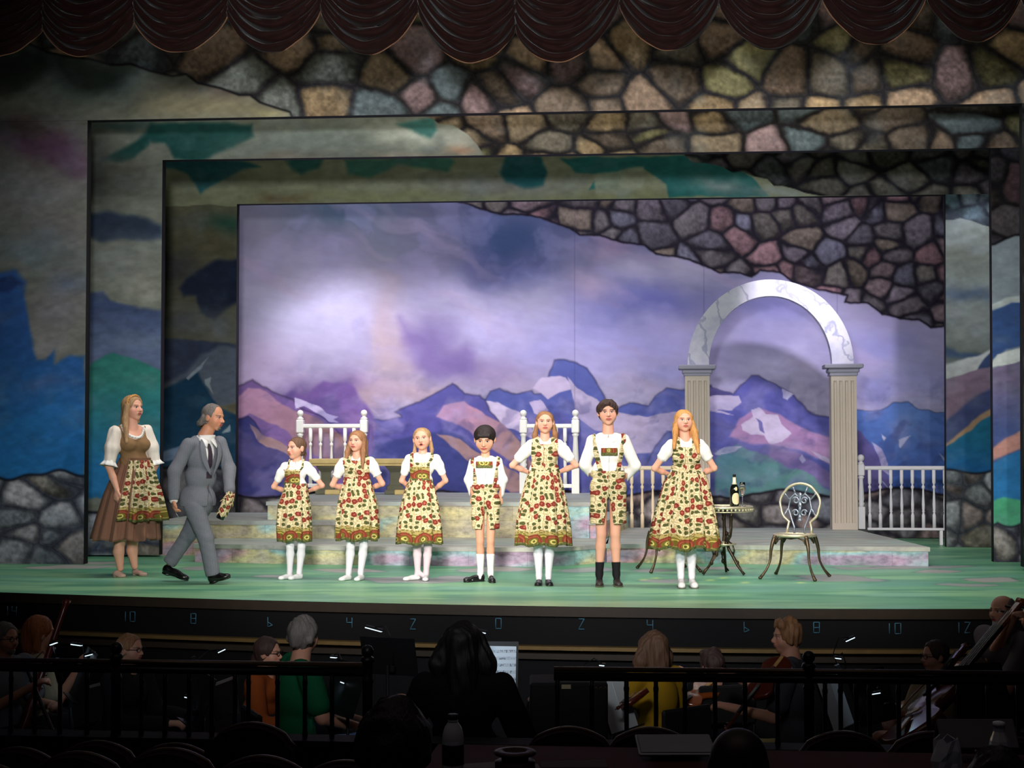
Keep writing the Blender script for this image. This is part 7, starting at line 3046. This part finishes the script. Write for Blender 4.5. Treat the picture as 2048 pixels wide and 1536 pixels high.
# viola, with bow
r = string_instrument('viola', .34, V_RED, 'red-brown viola held up by the mop-haired player', 'viola')
orient(r, at_Y(1571, 1316, 9.12), at_Y(1505, 1400, 8.95) - at_Y(1571, 1316, 9.12), (-.5, -.6, .6))
bow('pale bow crossing below the viola of the mop-haired player', at_Y(1548, 1365, 9.2), at_Y(1528, 1430, 9.2))
r = string_instrument('violin', .32, V_ORANGE, 'violin lying across the lap of the dark-haired violinist behind the rail', 'violin')
orient(r, at_Y(1428, 1368, 10.15), at_Y(1376, 1404, 9.95) - at_Y(1428, 1368, 10.15), (-.2, -.7, .7))
r = string_instrument('violin', .30, V_RED, 'violin held low beside the woman in yellow', 'violin')
orient(r, at_Y(1276, 1392, 9.15), at_Y(1256, 1408, 8.85) - at_Y(1276, 1392, 9.15), (-.5, -.5, .6))
# cello
r = string_instrument('cello', .66, V_RED, 'dark red cello leaning back over the shoulder of the cellist in beige', 'cello', .70)
a, b_ = at_Y(1806, 1486, 8.50), at_Y(1936, 1308, 9.5)
orient(r, a, b_ - a, (-.75, -.6, .4))
MB().tube([(0, 0, 0), (0, 0, -.22)], .006, 6).build('end_pin', plain('steel_string', (0, 0, 0)), r)
bow('long pale bow drawn beside the cello', at_Y(1850, 1367, 8.9), at_Y(1803, 1418, 8.85), 'cello_bow')
# double bass
r = string_instrument('double_bass', .90, V_ORANGE, 'orange-brown double bass leaning towards the bald player', 'double bass', .62)
a, b_ = at_Y(1812, 1500, 9.35), at_Y(2040, 1222, 10.4)
orient(r, a, b_ - a, (-.55, -.8, .35))
MB().tube([(0, 0, 0), (0, 0, -.18)], .008, 6).build('end_pin', plain('steel_string', (0, 0, 0)), r)


# ---- stands, lamps, pages --------------------------------------------
def music_stand(px, py, dist, yaw, w=.50, h=.34, label='', tilt=22, mat=None):
    p = at_Y(px, py, dist)
    r = empty('music_stand', (p[0], p[1], Z_PIT), math.radians(yaw))
    tag(r, label, 'music stand', 'music stands in the pit')
    zt = p[2] - Z_PIT
    R = Matrix.Rotation(math.radians(-tilt), 3, 'X')
    b = MB()
    b.box((0, 0, zt), (w, .006, h), R=R)
    c = R @ Vector((0, -.025, -h / 2))
    b.box((c.x, c.y, c.z + zt), (w, .05, .006), R=R)
    b.build('desk', mat or M_DARK, r)
    MB().tube([(0, .02, zt - .05), (0, .02, .12)], .011, 8).build('pole', M_DARK, r)
    b = MB()
    for k in range(3):
        a = 2 * PI * k / 3 + .5
        b.tube([(0, .02, .16), (.14 * math.cos(a), .02 + .14 * math.sin(a), .06), (.27 * math.cos(a), .02 + .27 * math.sin(a), .008)], .008, 6)
    b.build('tripod_base', M_DARK, r)
    return r, zt, R, h


M_PAPER = plain('white_sheet_paper', (232, 236, 240), .8, 0, .1, .03)


def score_mat():
    t = NT('printed_music_paper')
    sp = t.n('ShaderNodeSeparateXYZ')
    t.put(sp.inputs[0], t.coord())
    z = t.math('FRACT', t.math('MULTIPLY', sp.outputs[2], 26.0))
    m1 = t.math('LESS_THAN', z, .42)
    m2 = t.math('LESS_THAN', t.math('FRACT', t.math('MULTIPLY', sp.outputs[2], 260.0)), .35)
    nx = t.noise(t.mapping(t.coord(), (120, 1, 60)), 1.0, 2)[0]
    m3 = t.math('GREATER_THAN', nx, .56)
    ink = t.math('MULTIPLY', m1, t.math('MAXIMUM', t.math('MULTIPLY', m2, .5), t.math('MULTIPLY', m3, .75)))
    c = t.mix(ink, L4((228, 234, 242)), L4((60, 66, 90)))
    return t.set(c, .8, 0, .1)


M_SCORE = score_mat()


def pages(st, label, w=.40, h=.29, name='sheet_music', mat=None):
    r0, zt, R, H = st
    r = empty(name, tuple(r0.location), r0.rotation_euler.z)
    tag(r, label, 'sheet music')
    for sd in (-1, 1):
        c = R @ Vector((sd * w / 4, -.012, -.01))
        b = MB()
        b.box((0, 0, 0), (w / 2 - .004, .003, h), R=R @ Matrix.Rotation(math.radians(3 * sd), 3, 'Z'))
        o = b.build('page', mat or M_SCORE, r, loc=(c.x, c.y, c.z + zt))
    return r


def lamp(px, py, dist, target, label, power=.8, length=.10, color=(.55, .80, 1.0), stem=(.10, -.16), gname='music stand lamps', width=.02):
    """small clip-on stand lamp: glowing bar, gooseneck and clip"""
    p = at_Y(px, py, dist)
    r = empty('stand_lamp', tuple(p))
    tag(r, label, 'lamp', gname)
    r.rotation_euler = (0, math.radians(((px * 7) % 50) - 25), math.radians((px * 13) % 40 - 20))
    b = MB()
    b.box((0, 0, .006), (length + .012, width + .01, .012), bev=.003)
    b.build('lamp_head', M_DARK, r)
    t = MATS.get('led_glow')
    if t is None:
        n = NT('led_glow')
        MATS['led_glow'] = t = n.set((.8, .9, 1, 1), .5, 0, .2)
        n.b.inputs['Emission Color'].default_value = (.70, .88, 1.0, 1)
        n.b.inputs['Emission Strength'].default_value = 1.1
    MB().box((0, -.004, -.002), (length, width, .005)).build('led_bar', t, r)
    sx, sz = stem
    MB().tube([(0, 0, .01), (sx * .4, .01, .035), (sx * .9, .015, sz * .3), (sx, .02, sz)], .0035, 6).build('gooseneck', M_DARK, r)
    MB().box((sx, .02, sz - .01), (.03, .03, .04), bev=.004).build('clip', M_DARK, r)
    if power > 0:
        l = bpy.data.lights.new('lamp_light', 'SPOT')
        l.energy = power
        l.color = color
        l.spot_size = math.radians(110)
        l.spot_blend = .7
        l.shadow_soft_size = .03
        o = bpy.data.objects.new('lamp_light', l)
        COL.objects.link(o)
        o.parent = r
        tv = Vector(target) - Vector(p)
        o.location = (0, 0, -.012)
        o.rotation_euler = tv.to_track_quat('-Z', 'Y').to_euler()
    return r


st = music_stand(962, 1330, 8.75, YAW * 57.3 - 4, .44, .28, 'wide conductor\'s music stand facing the audience, holding the bright score', 18)
pages(st, 'open printed score glowing on the conductor\'s stand', .42, .24)
p = at_Y(990, 1260, 8.5)
lamp(955, 1262, 8.45, at_Y(985, 1325, 8.72), 'stand lamp over the conductor\'s score', 1.5, .10, stem=(-.10, -.04))
st2 = music_stand(778, 1312, 8.9, YAW * 57.3 + 160, .36, .24, 'black music stand with raised desk left of the conductor', 15)
lamp(748, 1258, 8.9, at_Y(760, 1400, 9.0), 'gooseneck lamp rising above the black stand left of the conductor\'s head', 0, .11, stem=(.16, -.20))  # bar's glow stands in for light reflected off this unlit lamp
for (px, py, d, ry, w_, lab) in ((1232, 1408, 8.9, 62, .34, 'slanted stand seen edge-on left of the woman in yellow'), (1668, 1402, 8.9, 62, .34, 'slanted stand seen edge-on right of the viola player'),
                                 (168, 1350, 9.2, -60, .42, 'music stand between the bassoon player and the man with glasses'), (400, 1400, 9.0, -60, .42, 'music stand in the dark gap right of the man with glasses'), (690, 1376, 9.0, -50, .40, 'music stand in front of the green-shirted player'), (1745, 1392, 9.2, 50, .42, 'music stand left of the cello'), (1960, 1382, 9.2, 30, .42, 'music stand at far right under the bass player')):
    s_ = music_stand(px, py, d, ry, w_, .32, lab, 20)
    if 'edge-on' in lab:
        pages(s_, 'lit sheet music on the ' + lab.replace('slanted ', ''), w_ - .02, .30, mat=M_PAPER)
# lamps seen glowing in the pit
for (px, py, d, tgt, lab, pw, L_, stem) in (
        (1204, 1330, 9.1, (1236, 1400, 8.9), 'glowing lamp left of the woman in yellow', 1.6, .03, (-.13, -.05)),
        (1700, 1278, 9.3, (1672, 1400, 8.8), 'glowing lamp bar right of the viola player\'s head', 1.8, .06, (-.14, -.12)),
        (108, 1287, 9.2, (120, 1360, 9.6), 'glowing lamp bar in front of the bassoon player', .8, .05, (-.03, -.10)),
        (154, 1289, 9.3, (200, 1360, 9.6), 'glowing lamp bar above the stand right of the bassoon player', .8, .08, (.05, -.12)),
        (180, 1309, 9.2, (250, 1380, 9.5), 'glowing lamp bar just left of the man with glasses', .7, .06, (.05, -.10)),
        (376, 1394, 8.9, (330, 1440, 9.2), 'glowing low lamp right of the man with glasses', .5, .035, (.05, -.08)),
        (443, 1301, 9.3, (470, 1400, 9.4), 'faint lamp above the dark gap left of the orange top', .2, .05, (-.18, .03)),
        (668, 1314, 9.4, (640, 1400, 9.3), 'lamp right of the green-shirted player\'s head', .9, .04, (.06, -.10)),
        (685, 1364, 9.0, (660, 1430, 9.2), 'glowing low lamp beside the rail\'s left post', .6, .025, (.05, -.08)),
        (1676, 1316, 9.3, (1650, 1400, 9.3), 'lamp tip below the lit bar, right of the viola player', .3, .035, (.06, -.08)),
        (1752, 1386, 9.1, (1740, 1430, 9.2), 'dim lamp head left of the cello bow', .05, .05, (.05, -.08))):
    lamp(px, py, d, at_Y(*tgt), lab, pw, L_, stem=stem)

# dark equipment case right of the conductor
p = at_Y(1138, 1405, 8.0)
r = empty('equipment_case', (p[0], p[1], Z_PIT), YAW)
tag(r, 'black box panel with a pale tag on its upper edge, right of the conductor', 'case')
z0 = p[2] - Z_PIT
b = MB()
b.box((0, .15, z0 / 2 + .052), (.42, .30, z0 + .105), bev=.012)
b.build('cabinet', plain('black_case_cloth', (26, 26, 29), .8), r)
MB().box((-.015, -.004, z0 + .085), (.05, .004, .022)).build('paper_tag', plain('beige_tape', (176, 160, 128), .8), r)
b = MB()
for k in range(3):
    b.tube([(.135 + .025 * k, -.003, z0 + .072), (.147 + .025 * k, -.003, z0 + .084), (.155 + .025 * k, -.003, z0 + .070)], .002, 4)
b.build('small_badge', plain('worn_brass_edge', (0, 0, 0)), r)

# ---- the pit rail ------------------------------------------------------
def pit_rail(label, pl, pr, yl, yr, bals, posts, d=7.0):
    a, b_ = at_Y(pl, yl, d), at_Y(pr, yr, d)
    r = empty('pit_railing', (a[0], d, -.07))
    tag(r, label, 'railing')
    A, B = (0, 0, a[2] + .07), (b_[0] - a[0], 0, b_[2] + .07)
    def zt(x):
        return A[2] + (B[2] - A[2]) * x / B[0]
    MB().tube([A, B], .012, 10, sq=(1, 1)).build('hand_rail', plain('dull_bronze_rail', (96, 76, 60), .3, .4, .5), r)
    b = MB()
    b.tube([(0, 0, A[2] - .034), (B[0], 0, B[2] - .034)], .021, 4, sq=(1.3, 1))
    b.build('rail_bar', M_RAILBLK, r)
    for q in bals:
        x = float(at_Y(q, 1400, d)[0] - a[0])
        h = zt(x) - .045
        MB().lathe([(.011, 0), (.014, .02), (.011, .04), (.011, h * .8), (.014, h * .86), (.011, h * .9), (.011, h)], n=8).build('baluster', M_RAILBLK, r, loc=(x, 0, 0))
    for q in posts:
        x = float(at_Y(q, 1400, d)[0] - a[0])
        h = zt(x)
        m = MB().lathe([(.024, 0), (.024, h * .75), (.030, h * .78), (.024, h * .82), (.024, h + .01), (.034, h + .02), (.030, h + .035), (.016, h + .042)], n=14)
        m.ball((0, 0, h + .065), .030, 14)
        m.build('post', M_RAILBLK, r, loc=(x, 0, 0))


pit_rail('black pit railing on the left, ending at a ball-topped post beside the conductor', -300, 736, 1316, 1330, (-260, -212, -165, -118, -72, -28, 22, 70, 120, 174, 283, 330, 378, 424, 470, 497, 555, 610, 664), (-95, 232, 735))
pit_rail('black pit railing on the right, starting beyond the conductor', 1108, 2400, 1338, 1350, (1115, 1184, 1253, 1312, 1370, 1430, 1490, 1555, 1650, 1681, 1712, 1739, 1797, 1857, 1917, 1976, 2036, 2096, 2156, 2216, 2276, 2336), (1618, 2130))

# ---- auditorium seats ---------------------------------------------------
ST = [None]
M_SEAT = plain('maroon_seat_plush', (44, 20, 22), .85, 0, .1, .2, 20)


def theatre_seat():
    r = empty('theatre_seat')
    r.scale = (.78, 1, 1)
    pts = []
    for t in np.linspace(0, 1, 17):
        x = -.255 + .51 * t
        u = abs(2 * t - 1)
        pts.append((x, .80 + .085 * math.cos(u * PI / 2) ** .8 - .018 * (u > .82)))
    poly = pts + [(.255, .36), (-.255, .36)]
    b = MB()
    b.prism(poly, -.03, .04, 'y')
    b.build('backrest', M_SEAT, r)
    b = MB()
    b.tube([(x, .04, z + .004) for x, z in pts], .009, 6)
    b.build('top_edge', plain('worn_dark_wood', (74, 52, 40), .35, 0, .5), r)
    MB().box((0, .26, .42), (.46, .42, .09), bev=.03).build('seat', M_SEAT, r)
    for sx in (-1, 1):
        MB().box((sx * .265, .18, .56), (.04, .38, .035), bev=.01).build('armrest', plain('worn_dark_wood', (0, 0, 0)), r)
        MB().box((sx * .265, .16, .27), (.035, .30, .54)).build('leg', M_DARK, r)
    return r


def seat_at(px, py, d, side):
    p = at_Y(px, py, d)
    c = ST[0] if ST[0] is not None else None
    if c is None:
        c = ST[0] = theatre_seat()
    else:
        c = copy_tree(c)
    c.location = (p[0], d, p[2] - .885)
    c.rotation_euler = (0, 0, 0)
    tag(c, side, 'seat', 'theatre seats in the front rows')
    return c


row_l = 'dark maroon theatre seat in the row before the pit rail, left of the water bottle'
row_r = 'dark maroon theatre seat in the row before the pit rail, right of the water bottle'
B_ = 'maroon seat before the pit rail, '
for px, py, w_ in ((30, 1502, 'below the clarinet player at the far left'), (190, 1489, 'below the bassoon player and the left ball-topped post'), (345, 1494, 'below the hands of the man with glasses'), (500, 1452, 'highest crest of its row, below the orange top'),
                   (1138, 1461, 'below the black equipment case'), (1302, 1462, 'below the woman in yellow'), (1688, 1470, 'below the lit sheet right of the viola player'), (1868, 1471, 'below the cellist'), (2034, 1482, 'at the right edge, below the bass player')):
    seat_at(px, py, 6.5, B_ + w_)
B_ = 'seat crest of the nearest row, '
for px, py, w_ in ((-40, 1535, 'cut off by the left frame edge'), (150, 1512, 'second from the left'), (335, 1505, 'third from the left'), (520, 1520, 'above the small pale paper corner'), (690, 1530, 'beside the curly-haired silhouette')):
    seat_at(px, py, 5.6, B_ + w_)


# ---- people in the audience ----------------------------------------------
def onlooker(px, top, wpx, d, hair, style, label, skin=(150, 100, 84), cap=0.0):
    chin = top + wpx * 1.32
    s = seated(px, top, chin, d, 180, label, shirt=('black_shirt', (20, 19, 22)), hair=hair, style=style, zfloor=-.75, seat=.44, hands=((-.16, -.3, .62), (.16, -.3, .62)), chair=False, skin=skin)
    return s


onlooker(787, 1412, 128, 3.5, H_BLACK, 'curly', 'person, curly dark-haired head in silhouette left of the water bottle')
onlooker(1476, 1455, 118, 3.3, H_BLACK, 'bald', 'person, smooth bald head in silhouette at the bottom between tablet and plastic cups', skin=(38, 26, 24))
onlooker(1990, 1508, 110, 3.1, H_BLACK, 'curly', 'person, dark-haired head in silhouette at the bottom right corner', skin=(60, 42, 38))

# ---- production table ----------------------------------------------------
TZ = .36
xl, xr = at_z(872, 1492, TZ)[0], at_z(2300, 1492, TZ)[0]
r = empty('production_table', (float(xl), 4.0, TZ))
tag(r, 'long dark brown table board laid across the seats at the bottom right', 'table')
MB().box(((xr - xl) / 2, .42, -.018), (xr - xl, .90, .036), bev=.004).build('table_top', plain('dark_brown_laminate', (78, 44, 38), .75, 0, .1, .15, 6), r)
for q in (.25, 1.6):
    MB().box((q, .45, -.57), (.05, .5, 1.07)).build('leg', M_DARK, r)


def tb(px, py):
    p = at_z(px, py, TZ)
    return (float(p[0]), float(p[1]), TZ)


# water bottle
p = at_Y(906, 1480, 4.25)
r = empty('water_bottle', (float(p[0]), 4.25, TZ))
tag(r, 'clear plastic water bottle with dark label band and pale neck on the table', 'bottle')
zt = float(at_Y(906, 1428, 4.25)[2]) - TZ
h = zt
MB().lathe([(.022, 0), (.030, .006), (.031, .03), (.0295, .05), (.031, .07), (.031, h * .60), (.0315, h * .66), (.030, h * .74), (.024, h * .83), (.013, h * .90), (.011, h * .92), (.011, h * .95)], n=28).build('bottle_body', glass_mat('clear_plastic', (235, 240, 245), .08, 1.3), r)
MB().lathe([(.0318, h * .34), (.0320, h * .345), (.0320, h * .60), (.0318, h * .605)], n=28).build('label', plain('dark_bottle_label', (16, 20, 30), .4), r)
MB().lathe([(.0145, h * .90), (.0150, h * .905), (.0150, h * .925), (.0125, h * .93)], n=20).build('neck_ring', plain('white_plastic', (214, 220, 222), .4), r)
MB().lathe([(.0155, h * .93), (.0160, h * .935), (.0160, h * .99), (.0140, h)], n=20).build('cap', plain('grey_cap', (46, 46, 50), .5), r)

# round stacked tins
p = at_Y(1030, 1500, 4.35)
r = empty('round_tin_stack', (float(p[0]), 4.35, TZ))
tag(r, 'dark red-brown stack of round things with a wide flat rim, right of the water bottle', 'tins')
mt = plain('dark_oxblood', (54, 26, 24), .5, 0, .3, .2, 10)
MB().lathe([(.060, 0), (.064, .006), (.064, .028), (.058, .032)], n=32).build('bottom_tin', plain('dark_olive_tin', (44, 36, 28), .5), r)
MB().lathe([(.054, .033), (.059, .037), (.059, .062), (.052, .066)], n=32).build('middle_tin', mt, r)
MB().lathe([(.040, .067), (.040, .075), (.060, .082), (.063, .087), (.060, .092), (.036, .094), (.030, .086), (.001, .085)], n=32).build('rim_lid', mt, r)

# papers and tablet
def sheet(name, label, cat, pts, z, th, mat, wav=.0):
    P_ = [at_z(q[0], q[1], z)[:2] for q in pts]
    o0 = P_[0]
    r = MB().prism([(a[0] - o0[0], a[1] - o0[1]) for a in P_], 0, th, 'z').build(name, mat, None, loc=(float(o0[0]), float(o0[1]), z))
    tag(r, label, cat)
    return r


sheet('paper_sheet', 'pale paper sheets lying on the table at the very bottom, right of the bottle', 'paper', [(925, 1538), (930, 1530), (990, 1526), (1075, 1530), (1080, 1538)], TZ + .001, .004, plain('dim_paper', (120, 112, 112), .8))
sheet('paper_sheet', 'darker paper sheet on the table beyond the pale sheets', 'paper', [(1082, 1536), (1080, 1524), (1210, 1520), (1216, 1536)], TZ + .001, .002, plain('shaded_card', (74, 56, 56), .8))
p = at_z(1350, 1512, TZ)
r = empty('tablet_computer', (float(p[0]), float(p[1]), TZ + .034), YAW)
tag(r, 'silver-edged tablet tilted on the table left of the bald head', 'tablet')
R_ = Matrix.Rotation(math.radians(9), 3, 'X')
MB().box((0, 0, 0), (.24, .17, .010), bev=.003, R=R_).build('case', plain('silver_grey_shell', (140, 142, 150), .35, .5), r)
MB().box((0, -.002, .0062), (.225, .155, .002), R=R_).build('screen', plain('pale_grey_lid', (150, 150, 158), .55, 0, .3), r)
MB().box((0, .03, -.018), (.16, .06, .03), bev=.006).build('stand_foot', M_DARK, r)

# crumpled plastic cup and second bottle, pale folded board behind them
def cup(px, ytop, d, label, r0, h, seed, cat='cup', name='plastic_cup'):
    p = at_Y(px, ytop, d)
    r = empty(name, (float(p[0]), d, TZ))
    tag(r, label, cat)
    hh = float(p[2]) - TZ
    rs = np.random.RandomState(seed)
    N, M_ = 14, 7
    V = []
    for j in range(M_ + 1):
        t = j / M_
        for i in range(N):
            a = 2 * PI * i / N
            rr = r0 * (.72 + .36 * t if t < .8 else 1.0 - (t - .8) * 1.3) * (1 + .14 * rs.randn() * (.3 + t) * .6)
            V.append((rr * math.cos(a), rr * math.sin(a), hh * t + .004 * rs.randn() * (j > 0)))
    F = [(j * N + i, j * N + (i + 1) % N, (j + 1) * N + (i + 1) % N, (j + 1) * N + i) for j in range(M_) for i in range(N)] + [tuple(range(N))[::-1]]
    o = MB().add(V, F).build('shell', glass_mat('hazy_plastic', (225, 228, 235), .22, 1.25), r)
    o.modifiers.new('t', 'SOLIDIFY').thickness = .0025
    return r


cup(1894, 1477, 4.1, 'crumpled clear plastic cup on the table, left one of two clear things at lower right', .040, .1, 4)
r = empty('plastic_bottle', (float(at_Y(1998, 1453, 4.3)[0]), 4.3, TZ))
tag(r, 'clear plastic bottle top with faceted shoulders at lower right', 'bottle')
h = float(at_Y(1998, 1453, 4.3)[2]) - TZ
MB().lathe([(.028, 0), (.031, .01), (.031, h * .62), (.026, h * .80), (.016, h * .93), (.016, h)], n=7, sm=False).build('bottle_body', glass_mat('hazy_plastic', (0, 0, 0)), r)
MB().lathe([(.017, h), (.017, h + .012), (.012, h + .014)], n=14).build('cap', plain('white_plastic', (0, 0, 0)), r)
p = at_Y(1955, 1446, 4.75)
r = empty('pale_binder', (float(p[0]), 4.75, float(p[2])), YAW)
tag(r, 'pale grey folded binder standing behind the clear cup at lower right', 'binder')
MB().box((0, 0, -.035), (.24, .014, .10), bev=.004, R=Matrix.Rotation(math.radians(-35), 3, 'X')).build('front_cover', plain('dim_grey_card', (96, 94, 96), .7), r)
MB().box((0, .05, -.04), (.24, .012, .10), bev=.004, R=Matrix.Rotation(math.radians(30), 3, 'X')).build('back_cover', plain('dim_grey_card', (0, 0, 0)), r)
sheet('paper_sheet', 'small pale paper corner at the bottom edge below the orange top', 'paper', [(528, 1540), (540, 1527), (566, 1525), (562, 1540)], .10, .004, plain('dim_paper', (0, 0, 0)))
